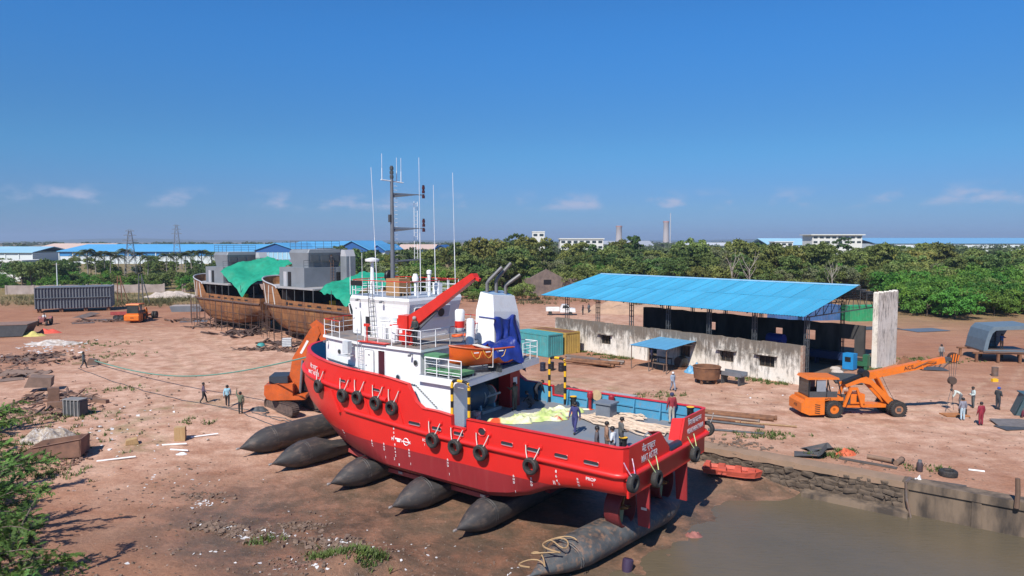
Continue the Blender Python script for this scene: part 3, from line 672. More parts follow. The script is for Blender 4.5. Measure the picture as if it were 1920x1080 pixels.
# deck crane: red pedestal, slewing head, boom stowed raised aft
m = MB(); m.lathe([(.38,7.36),(.33,7.9),(.33,8.3)], 14, (15.3,3.3,0)); cr = m.build('deck_crane', redcr, ship, smooth=40)
m = MB(); m.bb(15.0,15.75,2.95,3.65,8.25,9.12); m.bb(15.55,15.95,3.05,3.55,8.35,8.9); m.build('crane_head', redcr, cr)
B0, B1 = V(15.35,3.3,8.5), V(10.02,3.3,11.62); bd = (B1-B0).normalized(); bn = V(-bd.z,0,bd.x) if bd.x < 0 else V(bd.z,0,-bd.x); bn = V(bd.z*-1,0,bd.x); bn = bn if bn.z > 0 else -bn
m = MB(); s0 = .46; m.prism([tuple(B0 - bn*.42), tuple(B0 + bn*.42), tuple(B0 + bd*1.6 + bn*.33), tuple(B1 + bn*.14), tuple(B1 - bn*.14), tuple(B0 + bd*1.2 - bn*.38)], (0,.4,0)); o_ = m.build('boom', redcr, cr); o_.location.y = -.2
m = MB(); m.beam(B0+bd*3.0+bn*.3, B1-bd*.2+bn*.2, .14, .1); m.beam(B1-bd*.1-bn*.1, B1+bd*.12-bn*.35, .2, .16); m.build('boom_tip', redcr, cr)
m = MB(); m.tube(B0-bn*.55+V(-.1,0,-.1), B0+bd*2.6-bn*.36, .09, 8); m.build('lift_cylinder', grey, cr)
m = MB(); m.beam((15.9,3.3,8.45),(16.75,3.35,8.42),.08,.08); m.box((16.3,3.32,8.44),(.3,.16,.14)); m.box((15.2,3.72,7.85),(.5,.3,.45)); m.build('control_stand', redcr, cr)
# gangway-like red frame, fire box, lifebuoy, lockers on the bridge deck
m = MB(); m.bb(16.0,18.4,4.02,4.5,7.42,7.47); m.tube((17.75,4.3,7.4),(17.75,4.3,8.5),.04); m.beam((17.5,4.3,8.45),(18.0,4.3,8.45),.09,.16); m.build('red_gangway', redcr, ship)
m = MB(); m.bb(14.45,14.85,-2.2,-1.75,7.4,8.3); m.build('fire_box', redcr, ship)
m = MB(); m.torus((15.1,-.9,7.46),.3,.07,'Z',16,6); m.torus((14.9,-1.5,7.46),.3,.07,'Z',16,6); m.build('lifebuoy', M('buoy_orange',(.75,.12,.02),.5), ship, smooth=60)
m = MB(); m.lathe([(.2,0),(.24,.1),(.24,.85),(.2,1.0)], 10, (15.9,3.75,7.5)); m.build('white_canister', white2, ship, smooth=40)
m = MB(); [m.tube((18.0+k*.14,2.6,7.4),(18.0+k*.14,2.6,8.35),.05) for k in range(3)]; m.build('pipe_rack', white2, ship)
# green life-raft racks on the boat deck, port side
grn = M('raft_green',(.10,.27,.13),.6,var=.25,scale=3)
for (a0, a1, v0, v1, z) in ((12.0,13.15,3.3,4.15,6.95),(11.3,13.1,3.35,4.2,6.12),(10.5,11.25,2.9,4.1,6.12)):
    m = MB(); m.bb(a0,a1,v0,v1,z,z+.17); q = m.build('rack_cover', grn, ship)
    m = MB(); [m.tube((x,y,5.95),(x,y,z),.02,4) for x in (a0+.05,a1-.05) for y in (v0+.05,v1-.05)]; m.path([(a0,v1,z-.03),(a1,v1,z-.03)],.02,4); m.path([(a0,v1,z-.2),(a1,v1,z-.2)],.02,4); m.build('leg_frame', white2, q)
# funnel casing, exhaust pipes
m = MB()
F0 = [(11.9,-.75),(13.6,-.75),(13.6,-3.6),(11.9,-3.6)]; F1 = [(12.3,-.6),(13.9,-.6),(13.9,-3.0),(12.3,-3.0)]
b4 = [(a,v,5.95) for a,v in F0]; t4 = [(12.2,-.95,10.2),(13.2,-.95,10.35),(13.2,-3.15,10.3),(12.2,-3.15,10.0)]; m4 = [(12.05,-.82,9.2),(13.45,-.82,9.2),(13.45,-3.35,9.0),(12.05,-3.35,9.0)]
m.grid([q + [q[0]] for q in (b4, m4, t4)]); m.add(t4, [(0,1,2,3)]); fn = m.build('funnel_casing', white, ship)
m = MB(); m.add([(a,v,z+.01) for a,v,z in [(12.25,-1.0,10.21),(13.15,-1.0,10.355),(13.15,-3.1,10.31),(12.25,-3.1,10.02)]], [(0,1,2,3)]); m.build('funnel_top', M('funnel_top_blue',(.25,.36,.50),.5), fn)
for a, v, k in ((12.95,-1.3,1.05),(12.7,-1.9,1.2),(12.5,-2.6,.75)):
    m = MB(); m.path([(a,v,10.1),(a,v,10.1+.75*k),(a-.12,v-.08,10.1+.95*k),(a-.75,v-.55,10.1+1.7*k)], .11, 8); m.build('exhaust_pipe', M('exhaust_grey',(.24,.23,.22),.5,.5), fn, smooth=50)
m = MB(); m.lathe([(.28,5.95),(.28,8.6),(.2,8.8)],12,(13.0,.3,0)); m.build('vent_trunk', white, ship, smooth=40)
m = MB(); m.lathe([(.14,8.0),(.3,8.25),(.3,9.3),(.22,9.4)],12,(13.3,.9,0)); q = m.build('vent_cowl', white, ship, smooth=40); m = MB(); m.lathe([(.31,8.3),(.31,8.7)],12,(13.3,.9,0)); m.build('red_band', redcr, q, smooth=40)
# blue tarpaulin slumped over the funnel foot
random.seed(5)
rows_ = []
for j in range(15):
    u = j/14; r_ = []
    for i in range(19):
        t_ = i/18; z = 8.75 - 2.75*u + .12*math.sin(9*t_+u*5) - (.7*u if t_ > .8 else 0)
        a = 11.95 - .10 - .55*u**1.6 + .16*math.sin(t_*21+u*6)*(.3+u) - .35*math.sin(math.pi*t_)*u
        v = -.75 - 2.2*t_ - (.5*t_-.35)*u + .12*math.sin(u*13+t_*7); r_.append((a, v, z))
    rows_.append(r_)
m = MB(); m.grid(rows_); m.grid([[(13.2,q[1],q[2]+.05) for q in rows_[0]], rows_[0]]); tb = m.build('tarpaulin', tarpblue, None, smooth=60); tb.matrix_world = shipmat(); tag(tb, 'crumpled dark blue tarpaulin draped over the foot of the white funnel', 'tarpaulin')
# winch, cabinets in the open aft recess
m = MB(); m.bb(13.36,13.4,-3.0,2.75,3.08,5.58); m.build('recess_bulkhead', M('recess_shade',(.05,.07,.09),.7), ship)  # dark colour stands in for the overhang's shade in the recess
m = MB(); m.bb(11.2,11.26,2.95,3.9,3.25,5.2); q = m.build('door', M('pale_grey_door',(.45,.48,.5),.5), ship); m = MB(); m.bb(11.17,11.2,3.3,3.75,3.6,5.0); m.build('window', glassm, q)
m = MB(); m.bb(11.6,12.5,-2.9,-1.9,3.08,5.35); q = m.build('red_cabinet', M('cabinet_red',(.38,.02,.025),.45), ship); m = MB(); m.bb(11.58,11.6,-2.6,-2.2,4.5,4.95); m.build('label_plate', white2, q)
wn_ = MB(); 
for v in (.35,-.95): wn_.prism([(12.0,v,3.3),(12.8,v,3.3),(12.6,v,4.6),(12.25,v,4.6)],(0,.16,0))
wi = wn_.build('anchor_winch', M('winch_blue',(.16,.32,.42),.45), ship)
m = MB(); m.lathe([(.55,-.5),(.55,-.45),(.22,-.45),(.22,.42),(.6,.42),(.6,.5)], 18, (12.4,-.3,4.05), Matrix.Rotation(R(90),3,'X')); m.build('winch_drum', M('drum_grey',(.35,.38,.4),.4), wi, smooth=40)
m = MB(); m.torus((12.4,-.85,4.05),.55,.06,'Y',20,6); m.lathe([(.3,-.05),(.3,.05)],12,(12.3,-.9,3.8),Matrix.Rotation(R(90),3,'X')); m.build('brake_wheel', redcr, wi, smooth=40)
m = MB(); m.tube((12.1,.5,4.0),(11.7,-1.0,4.2),.07); m.bb(11.8,13.0,-1.3,.6,3.1,3.28); m.build('winch_bed', M('bed_grey',(.32,.34,.36),.5), wi)
m = MB(); m.lathe([(1.0,-1.3),(1.0,1.3)], 14, (12.9,1.1,4.1), Matrix.Rotation(R(90),3,'X')); m.build('towing_drum', dblue, ship, smooth=40)
m = MB(); m.box((11.6,1.5,3.3),(.5,.4,.42)); m.build('paint_can_box', M('white_red_box',(.6,.55,.55),.6,col2=(.5,.08,.08),scale=5), ship)
# black and yellow striped hoops at the side gates
def hoop(sgn):
    y = 4.72*sgn; root = None
    P_ = [V(9.35,y,3.08),V(9.35,y,5.75),V(9.42,y,5.94),V(9.6,y,6.02),V(10.3,y,6.02),V(10.48,y,5.94),V(10.55,y,5.75),V(10.55,y,3.08)]
    L = [0]; [L.append(L[-1]+(P_[i+1]-P_[i]).length) for i in range(len(P_)-1)]
    def at_(s):
        for i in range(len(P_)-1):
            if s <= L[i+1]: return P_[i].lerp(P_[i+1], (s-L[i])/(L[i+1]-L[i]))
        return P_[-1]
    k = 19; root = link('gate_hoop', None, ship)
    for i in range(k):
        s0, s1 = L[-1]*i/k, L[-1]*(i+1)/k; mids = [L_ for L_ in L if s0 < L_ < s1]
        m = MB(); m.path([at_(s0)] + [at_(q) for q in mids] + [at_(s1)], .085, 8); m.build('band', yellow if i % 2 else black, root, smooth=50)
hoop(1); hoop(-1)
# deck fittings
def bitt(a, v, z=3.08, h=.75, r=.2):
    m = MB(); m.lathe([(r*.9,0),(r*.9,h*.85),(r*1.1,h*.88),(r*1.1,h)], 14, (a,v,z)); q = m.build('bollard', black, ship, smooth=40)
    m = MB(); m.lathe([(r*1.12,h),(r*.9,h+.02)], 14, (a,v,z)); m.build('cap', yellow, q); m = MB(); m.tube((a,v-.36,z+h*.7),(a,v+.36,z+h*.7),.045); m.build('cross_bar', black, q)
bitt(1.55, 2.15); bitt(.75, -4.25, 3.5); bitt(8.4, -4.2); bitt(8.2, 4.3)
m = MB(); m.bb(5.1,6.05,-3.75,-2.9,3.08,3.95); q = m.build('hatch_box', M('hatch_grey',(.17,.19,.22),.55), ship); m = MB(); m.bb(5.0,6.15,-3.85,-2.8,3.95,4.05); m.build('lid', MATS['hatch_grey'], q)
for a, mt in ((7.4,M('dark_red_vent',(.32,.02,.03),.45)),(5.9,MATS['dark_red_vent']),(1.95,M('bright_blue_vent',(.01,.25,.55),.4))):
    m = MB(); m.lathe([(.1,3.08),(.1,3.9)],10,(a,-4.55,0)); m.lathe([(.13,3.75),(.19,3.85),(.19,4.1),(.1,4.2)],10,(a,-4.55,0)); m.build('deck_vent', mt, ship, smooth=40)
m = MB(); m.torus((.55,1.0,3.25),.4,.14,'Z',18,7); m.torus((.5,.2,3.2),.34,.12,'Z',18,7); m.build('rope_guide', dgrey, ship, smooth=60)
m = MB(); m.path([(.7,1.55,3.08),(.7,1.55,3.9),(.6,1.4,4.05),(.5,1.2,3.9),(.5,1.1,3.1)], .05, 6); m.build('horn_cleat', grey, ship)
m = MB(); m.lathe([(.34,0),(.34,.05)],16,(7.0,-4.66,4.0),Matrix.Rotation(R(90),3,'X')); m.build('reel', M('reel_tan',(.5,.36,.2),.7), ship)
# lugs over each fender tyre, marks and names
LUGS = []
def lug(a, v, z):
    m = MB(); m.lathe([(.05,-.12),(.05,.12)],6,(a,v,z),Matrix.Rotation(R(90),3,'Y')); m.bb(a-.1,a+.1,min(v,v-.08*(1 if v>0 else -1)),max(v,v-.08*(1 if v>0 else -1)),z-.1,z+.1); m.build('rope_lug', redp, ship)
def lettering(txt, size, p, u, w_, par=ship, mat=None, name='lettering', align='CENTER', xs=1.):
    cu = bpy.data.curves.new(name, 'FONT'); cu.body = txt; cu.size = size; cu.align_x = align; cu.align_y = 'CENTER'; cu.extrude = .002; cu.offset = .006*size
    tmp = bpy.data.objects.new('tmp', cu); COL.objects.link(tmp); bpy.context.view_layer.update()
    me = bpy.data.meshes.new_from_object(tmp.evaluated_get(bpy.context.evaluated_depsgraph_get())); bpy.data.objects.remove(tmp)
    me.materials.clear(); me.materials.append(mat or M('white_lettering',(.82,.82,.82),.5,var=.02))
    u, w_ = Vector(u).normalized(), Vector(w_).normalized(); nn = u.cross(w_); mm = Matrix((u*xs, w_, nn)).transposed().to_4x4(); mm.translation = Vector(p)
    me.transform(mm); return link(name, me, par)
su, sw = (0,-1,0), (0,0,1)
lettering('MAT ASTER', .46, (-.012,2.42,3.26), su, sw, xs=.72); lettering('मैट एस्टर', .46, (-.012,2.52,3.74), su, sw, xs=.85)
lettering('VISAKHAPATNAM', .40, (-.012,-3.15,3.40), su, sw, xs=.68); lettering('िवशाखापटनम', .44, (-.012,-3.05,3.86), su, sw, xs=.82)
pu = (-1,0,0)
def hullv(a, z):   # half-breadth of the port side at height z
    r0 = None
    for r1 in rows:
        pa = min(range(len(r1)), key=lambda i: abs(r1[i][0]-a)); 
        j = pa if r1[pa][0] >= a or pa == len(r1)-1 else pa+1; j = max(1, j); q0, q1 = r1[j-1], r1[j]; f = 0 if q1[0] == q0[0] else (a-q0[0])/(q1[0]-q0[0])
        v, zz = q0[1]+(q1[1]-q0[1])*f, q0[2]+(q1[2]-q0[2])*f
        if r0 is not None and zz >= z: k = (z-r0[1])/(zz-r0[1]+1e-9); return r0[0]+(v-r0[0])*k
        r0 = (v, zz)
    return r0[0]
def mark(txt, a, z, s=.2):
    dv = (hullv(a, z+.1)-hullv(a, z-.1))/.2; dl = (hullv(a-.15, z)-hullv(a+.15, z))/.3; dl = min(dl, 1.2)
    lettering(txt, s, (a, hullv(a,z)+.014+.004, z), (-1, dl, 0), (0, dv, 1), name='hull_mark')
def column(chars, a, z, s=.2, dz=.22):
    for i, c in enumerate(chars): mark(c, a, z - i*dz, s)
column('864', 14.84, 2.72, .2, .24); column('8642', 14.78, 1.78, .19, .22); mark('M', 14.95, 2.1, .26); mark('L', 14.22, 2.1, .22); mark('S', 13.55, 2.1, .22); mark('2', 14.9, .9, .2); mark('8', 14.55, .62, .2)
m = MB(); m.path([(13.86+.2*math.cos(t_), 4.945, 2.1+.2*math.sin(t_)) for t_ in [2*math.pi*i/20 for i in range(20)]], .025, 4, closed=True); m.beam((13.55,4.955,2.1),(14.17,4.955,2.1),.012,.05); m.bb(14.3,14.75,4.93,4.955,2.12,2.2); m.bb(14.35,14.6,4.93,4.955,2.0,2.1); m.build('load_line_mark', MATS['white_lettering'], ship)
for a in (19.9, 16.75, 15.71, 13.64, 10.7, 6.25, 5.18, 2.48): column('BHD', a, 1.66 if a > 6 else (1.75 if a > 5 else 2.28), .17, .17); mark('1', a-.05, .85 if a > 6 else 2.28, .2) if 6 < a < 19 else None
column('864', 3.68, 2.42, .2, .24); mark('2', 3.6, 1.78, .2); mark('II', 3.85, 1.80, .3); mark('PROP', 1.75, 2.42, .22); mark('1', 1.7, 2.16, .2); mark('SC', 12.45, 2.45, .2); mark('1', 12.4, 2.2, .18)
for txt_, a_, z_ in (('MAT ASTER', 22.75, 4.98), ('मैट एस्टर', 22.8, 5.36)):
    dl = (hullv(a_-.3, z_)-hullv(a_+.3, z_))/.6; lettering(txt_, .36, (a_, hullv(a_, z_)+.06, z_), (-1, dl, 0), (0,0,1), name='bow_name')

# tyres hung along the sheer as fenders: each its own thing with its two rope ends
def tyre_mesh():
    m = MB(); m.lathe([(.23,-.10),(.25,-.15),(.36,-.16),(.42,-.11),(.435,0),(.42,.11),(.36,.16),(.25,.15),(.23,.10),(.23,-.10)], 26, (0,0,0), Matrix.Rotation(R(90),3,'X'), caps=False); return m
TY = tyre_mesh().build('proto', blackr, None, smooth=40); tyre_me = TY.data; bpy.data.objects.remove(TY)
TYS = [('tyre fender nearest the bow, below the small bow name',21.72,4.90,4.32,13),('second tyre fender back from the bow on the port side',19.05,5.19,4.12,4),('third tyre fender back from the bow on the port side',17.68,5.19,4.18,0),('fourth tyre fender back from the bow, left of the last forecastle tyre',16.1,5.19,4.06,0),('fifth tyre fender from the bow, below the curved bulwark step',14.76,5.19,3.98,0),
       ('tyre fender on the lower belt, first one behind the bulwark step',11.56,5.22,2.66,0),('tyre fender below the striped hoop and side gate',9.93,5.22,2.57,0),('tyre fender below the round fairlead',8.17,5.22,2.58,0),('lone tyre fender midway along the aft port bulwark',4.99,5.22,2.50,0)]
for lb_, a, v, z, yaw in TYS:
    t_ = thing('tyre_fender', 'black ' + lb_, 'tyre', group='tyres hung along the red hull'); t_.matrix_world = shipmat() @ Matrix.Translation((a, v, z)) @ Matrix.Rotation(-R(yaw), 4, 'Z')
    link('tyre', tyre_me, t_)
    hz = 1.0 if z > 3 else .95
    for s_ in (-.42, .42):
        if False: continue
        m = MB(); m.path([(s_*.45,.02,.33),(s_*.75,-.06,.62),(s_, -.17, hz)], .028, 5); m.build('rope', M('white_rope',(.62,.58,.52),.8), t_)
        lug(a+s_*math.cos(R(yaw)), v-.2 - (s_*math.sin(R(yaw)) if yaw else 0), z+hz)
for lb_, a, v, z, yaw, cols in (('at the port corner of the stern, the largest looking',-.32,4.72,2.62,90,'magenta_rope'),('on the transom below the white name lettering',-.32,2.24,2.14,90,'yellow_rope'),('on the transom below the home port lettering',-.32,-2.4,2.2,90,'yellow_rope'),('on the far starboard quarter',.15,-5.22,2.9,180,'white_rope')):
    t_ = thing('tyre_fender', 'black tyre fender hung ' + lb_, 'tyre', group='tyres hung along the red hull'); t_.matrix_world = shipmat() @ Matrix.Translation((a, v, z)) @ Matrix.Rotation(R(yaw if yaw != 90 else 90), 4, 'Z')
    link('tyre', tyre_me, t_)
    rm = {'magenta_rope': M('magenta_rope',(.5,.08,.3),.7,col2=(.6,.6,.6),scale=9), 'yellow_rope': M('yellow_green_rope',(.55,.5,.12),.7,col2=(.3,.5,.35),scale=9), 'white_rope': MATS['white_rope']}[cols]
    for s_ in (-.35, .45):
        m = MB(); m.path([(s_*.4,.02,.35),(s_*.8,-.12,.7),(s_,-.24,1.0)], .028, 5); m.build('rope', rm, t_)
# rescue boat on its cradle
rb = thing('rescue_boat', 'open orange rescue boat on the boat deck under the blue tarpaulin', 'boat')
rb.matrix_world = shipmat() @ Matrix.Translation((11.05,1.75,6.35)) @ Matrix.Rotation(R(68), 4, 'Z')
def small_hull(L, Bm, D, n_=14):
    out, inn_ = [], []
    for i in range(n_+1):
        x = -L/2 + L*i/n_; f = (i/n_); w_ = Bm/2*(1-max(0,(f-.35)/.65)**2.3) if f > .35 else Bm/2*(.86+.14*f/.35)
        sh = .28*max(0,f-.4)**1.5*2; k = .55*max(0,f-.62)**1.7*2.2
        out.append([(x,-w_,D+sh),(x,-w_*.94,D*.62+sh),(x,-w_*.66,D*.2+k),(x,0,0+k*1.35),(x,w_*.66,D*.2+k),(x,w_*.94,D*.62+sh),(x,w_,D+sh)])
        inn_.append([(x,-w_*.86,D+sh),(x,-w_*.78,D*.45+sh),(x,0,D*.36+k),(x,w_*.78,D*.45+sh),(x,w_*.86,D+sh)])
    return out, inn_
so, si = small_hull(3.9, 1.75, 1.02)
orb = M('boat_orange',(.68,.105,.012),.38,var=.15,scale=1.5)
m = MB(); m.grid(so); m.add(so[0], [tuple(range(7))]); rbh = m.build('hull', orb, rb, smooth=45)
m = MB(); m.grid(si, True); m.add(si[0], [tuple(range(5))]); m.build('liner', M('liner_orange',(.75,.10,.02),.5), rb, smooth=45)
m = MB()
for e in (0,6): m.path([r[e] for r in so], .06, 6)
m.build('gunwale', M('gunwale_dark',(.5,.09,.02),.5), rb)
for sgn in (1,-1):
    for x in (-.9,-.05,.7):
        m = MB(); y = .89*sgn; m.path([(x-.32,y,.95),(x-.15,y+.05*sgn,.62),(x,y+.04*sgn,.55),(x+.18,y+.04*sgn,.72),(x+.3,y*.98,1.0)], .018, 4); m.build('grab_line', M('line_yellow',(.75,.45,.06),.6), rb)
        m = MB(); m.box((x,.90*sgn,.9),(.3,.02,.06)); m.build('reflective_strip', white2, rb)
m = MB(); m.beam((-.1,-.8,1.1),(-.1,.8,1.1),.3,.05); m.beam((-1.2,-.75,1.0),(-1.2,.75,1.0),.3,.05); m.build('thwart', M('thwart_white',(.7,.68,.62),.5), rb)
m = MB(); m.path([(-.35,-.95,1.1),(-.35,-.92,.0),(-.35,0,-.12),(-.35,.92,0.),(-.35,.95,1.1)],.025,5); m.build('lashing', white2, rb)
for x in (-1.0,.8): m = MB(); m.bb(x-.08,x+.08,-.7,.7,-.4,.02); m.build('cradle', dgrey, rb)
# second part of the tarp: lies over the boat's stern
random.seed(9); rows_ = []
for j in range(13):
    u = j/12; r_ = []
    for i in range(17):
        t_ = i/16; y = -1.05+2.1*t_; ed = abs(2*t_-1); x = -2.25+1.9*u + .1*math.sin(t_*11+u*5)
        z = 1.18 - max(0,ed-.72)*3.6*(1.1-u*.5) + .13*math.sin(u*14+t_*6)*math.cos(t_*15) + .35*math.exp(-((u-.15)/.2)**2)*math.exp(-((t_-.6)/.3)**2); r_.append((x, y*(1+.05*math.sin(u*17)), max(z,-.35)))
    rows_.append(r_)
m = MB(); m.grid(rows_); tb2 = m.build('tarpaulin', tarpblue, None, smooth=60); tb2.matrix_world = rb.matrix_world.copy(); tag(tb2, 'dark blue tarpaulin sheet lying over the stern of the orange boat', 'tarpaulin')
# ---------------------------------------------------------------- black launching airbags under the hull
bagm = M('airbag_rubber', (.058,.054,.052), .6, col2=(.034,.032,.031), scale=1.2, detail=8, bump=.25, stretch=(1,.35,1), dirt=(.17,.125,.095), dirt_amt=.7)
bagmud = M('muddy_airbag_rubber', (.105,.112,.112), .6, col2=(.045,.045,.046), scale=1.1, detail=8, bump=.4, dirt=(.33,.18,.10), dirt_amt=.9)
def airbag(label, a, vt, ve, r, mat, ztip=None, skew=0., name='launching_airbag', sq=1., cone=1.):
    g = float(ground_h(a, 6.)); zc = g + r*.93*sq; n_ = 26; rows_ = []
    st = [(q_*cone, f_) for q_, f_ in ((0,.055),(.16,.075),(.5,.27),(1.0,.56),(1.5,.80),(1.9,.93),(2.25,1.0))]; L = vt - ve
    prof = st + [(L*.25 if L*.25 > 2.5 else 2.6,1.0),(L*.4,1.),(L*.5,1.),(L*.6,1.),(L*.75,1.)] + [(L-q, f) for q, f in st[::-1]]
    for d, f in prof:
        v = vt - d; ring_ = []
        for i in range(n_+1):
            t_ = 2*math.pi*i/n_; x = r*f*math.cos(t_); z = zc + r*sq*f*math.sin(t_) - (1-f)*.10 + .03*r*f*mnoise.noise(Vector((v*1.3, math.cos(t_)*2, a)))
            if f > .3: x *= 1.02
            v0_ = lerp_t([(7,3.9),(17,3.9),(23,1.9),(27,.2)], a); lid = -.33 if abs(v) < v0_ else (-.33 + (abs(v)-v0_)*1.1)
            if 7 < a < 24 and z > lid: x *= 1.12; z = lid
            if a <= 7 and abs(v) < 4.2 and z > -.05: z = -.05
            z = max(z, float(ground_h(a + x, v)) - .04 if f > .6 else -99); ring_.append((a + x + skew*d, v, z))
        rows_.append(ring_)
    t_ = thing(name, label, 'airbag', group='black launching airbags under the ship'); t_.matrix_world = shipmat()
    m = MB(); m.grid(rows_); m.build('bag', mat, t_, smooth=60)
    for s_, v in ((1, vt),(-1, ve)):
        z_ = zc - .10; m = MB(); m.lathe([(.075,-.05),(.075,.12),(.05,.16)], 10, (a + (skew*L if s_ < 0 else 0), v, z_), Matrix.Rotation(R(-90*s_),3,'X')); m.build('end_fitting', M('fitting_steel',(.45,.42,.38),.45,.6), t_, smooth=40)
    for d in (2.3, 2.45):
        m = MB(); m.path([(a+(r*1.012)*math.cos(q)+skew*d, vt-d, zc+(r*sq*1.005)*math.sin(q)) for q in [math.pi*(-.1+1.2*i/16) for i in range(17)]], .02, 4); m.build('seam', mat, t_)
    m = MB(); q = R(62); m.path([(a+r*1.0*math.cos(q)+skew*d, vt-d, zc+r*sq*math.sin(q)) for d in (2.3, 3.2, 4.0)], .025, 4); m.build('lap_seam', mat, t_)
    return t_
airbag('long black airbag farthest forward, under the ship\'s bow', 26.9, 7.35, -6.5, .86, bagm)
airbag('black airbag second from the bow with a pale lap seam', 22.9, 7.65, -6.2, .84, bagm)
airbag('black airbag third from the bow, between the second and the ribbed midship one', 17.7, 7.34, -6, .82, bagm)
airbag('black airbag amidships with a scuffed dusty top', 12.6, 7.34, -6, .84, bagm)
airbag('black airbag under the after hull, second from the water', 8.15, 7.2, -6, .80, bagm)
b6 = airbag('mud-smeared airbag nearest the water with a rope looped over its tip', 2.7, 8.58, -4.4, 1.02, bagmud, skew=-.12, sq=.74, cone=1.45)
g6 = float(ground_h(2.7, 6.)) + .8
m = MB(); pts = []
for i in range(60):
    t_ = i/59; pts.append((2.7 + .55*math.sin(t_*23) - .12*(t_*3), 8.5 - 2.4*t_ + .25*math.sin(t_*37), g6 + .05 + (.15 + .62*min(1, t_*1.5))*math.sqrt(max(0., 1-(.55*math.sin(t_*23))**2))))
m.path(pts, .035, 5); o = m.build('rope', M('tan_rope',(.40,.26,.13),.85), None); o.matrix_world = shipmat(); tag(o, 'tan rope tangled over the tip of the muddy airbag', 'rope')

# ---------------------------------------------------------------- things lying on the after deck
tarpm = bpy.data.materials.new('lime_red_tarp'); tarpm.use_nodes = True
n, l = tarpm.node_tree.nodes, tarpm.node_tree.links; b = n['Principled BSDF']; b.inputs['Roughness'].default_value = .55; t = n.new('ShaderNodeTexCoord')
cc = mix(ramp(gn(.9, 3), .42, .56), (.47,.56,.19), (.66,.63,.44)); cc = mix(ramp(gn(.65, 2, .5), .57, .61), cc, (.62,.07,.02)); l.new(cc, b.inputs['Base Color'])
rows_ = []
for j in range(47):
    u = j/46; ca, cv = 9.95 - 2.55*u - .35*math.sin(u*5), 1.75 - 6.0*u; w_ = .75 + .55*math.sin(math.pi*min(1, u*1.15))
    r_ = []
    for i in range(33):
        s_ = (i/32*2-1); x = ca + s_*w_*(.9+.2*math.sin(u*19)) ; y = cv + s_*.45
        h = abs(mnoise.noise(Vector((x*1.5,y*1.5,0))))*.30 + abs(mnoise.noise(Vector((x*4.2,y*1.8,4))))*.22 + abs(mnoise.noise(Vector((x*9,y*5,8))))*.06
        ed = max(0, abs(s_)-.75)/.25; r_.append((x + .12*math.sin(y*9), y, 3.10 + (h+.12)*(1-ed)*min(1, 6*min(u, 1-u)+.05)))
    rows_.append(r_)
m = MB(); m.grid(rows_); o = m.build('crumpled_tarp', tarpm, None, smooth=70); o.matrix_world = shipmat(); tag(o, 'crumpled lime green and red tarpaulin heaped on the after deck', 'tarpaulin')
random.seed(33)
def flaked_rope(name, label, p0, p1, width, loops, r, mat, zb=3.11):
    """one continuous rope laid out in long bights between two ends"""
    p0, p1 = Vector(p0), Vector(p1); d = p1-p0; L = d.length; d.normalize(); s_ = Vector((-d.y, d.x, 0)); pts = []
    for k in range(loops):
        off = (k/(max(1, loops-1))-.5)*width + random.uniform(-.12,.12); e0, e1 = random.uniform(0,.16)*L, L - random.uniform(0,.2)*L
        ph = random.uniform(0,6); nn_ = 12
        seg = [p0 + d*(e0+(e1-e0)*i/nn_) + s_*(off + .13*math.sin(ph+i*.8) + .22*math.sin(ph*2+i*.37)) + Vector((0,0,zb + r*.8 + random.uniform(0,.10))) for i in range(nn_+1)]
        if k % 2: seg = seg[::-1]
        pts += seg
    m = MB(); m.path(pts, r, 5); o = m.build(name, mat, None, smooth=60); o.matrix_world = shipmat(); return tag(o, label, 'rope')
flaked_rope('mooring_rope', 'thick pale mooring rope flaked in long bights over the after deck', (6.9,-2.9,0), (.75,-1.9,0), 1.7, 22, .05, ropew)
flaked_rope('mooring_rope', 'smaller pale rope coil by the starboard bulwark stanchions', (6.6,-4.0,0), (3.3,-4.15,0), .5, 7, .05, ropew)
flaked_rope('mooring_rope', 'pale rope laid along the inside of the port bulwark', (5.3,3.2,0), (2.6,3.4,0), .5, 7, .05, ropew)

# ---------------------------------------------------------------- people
PEOPLE = []
skins = [M('skin', (.20,.105,.065), .55, var=.1)]
hairm = M('hair', (.012,.010,.010), .6)
BASE = dict(pel=(0,0,.93), spi=(0,0,1.14), che=(0,0,1.34), nec=(0,.0,1.48), hea=(0,.02,1.58), top=(0,.02,1.66),
            sL=(-.18,0,1.41), eL=(-.245,-.02,1.14), wL=(-.25,.07,.90), hL=(-.25,.10,.82), sR=(.18,0,1.41), eR=(.245,-.02,1.14), wR=(.25,.07,.90), hR=(.25,.10,.82),
            pL=(-.09,0,.89), kL=(-.10,.02,.49), aL=(-.10,-.02,.09), tL=(-.11,.13,.04), pR=(.09,0,.89), kR=(.10,.02,.49), aR=(.10,-.02,.09), tR=(.11,.13,.04))
RAD = dict(pel=.135, spi=.125, che=.145, nec=.058, hea=.098, top=.07, sL=.075, eL=.053, wL=.036, hL=.040, pL=.092, kL=.066, aL=.048, tL=.042)
for k in list(RAD):
    if k[-1] == 'L' and len(k) == 2: RAD[k[0]+'R'] = RAD[k]
EDG = [('pel','spi'),('spi','che'),('che','nec'),('nec','hea'),('hea','top'),('che','sL'),('sL','eL'),('eL','wL'),('wL','hL'),('che','sR'),('sR','eR'),('eR','wR'),('wR','hR'),
       ('pel','pL'),('pL','kL'),('kL','aL'),('aL','tL'),('pel','pR'),('pR','kR'),('kR','aR'),('aR','tR')]
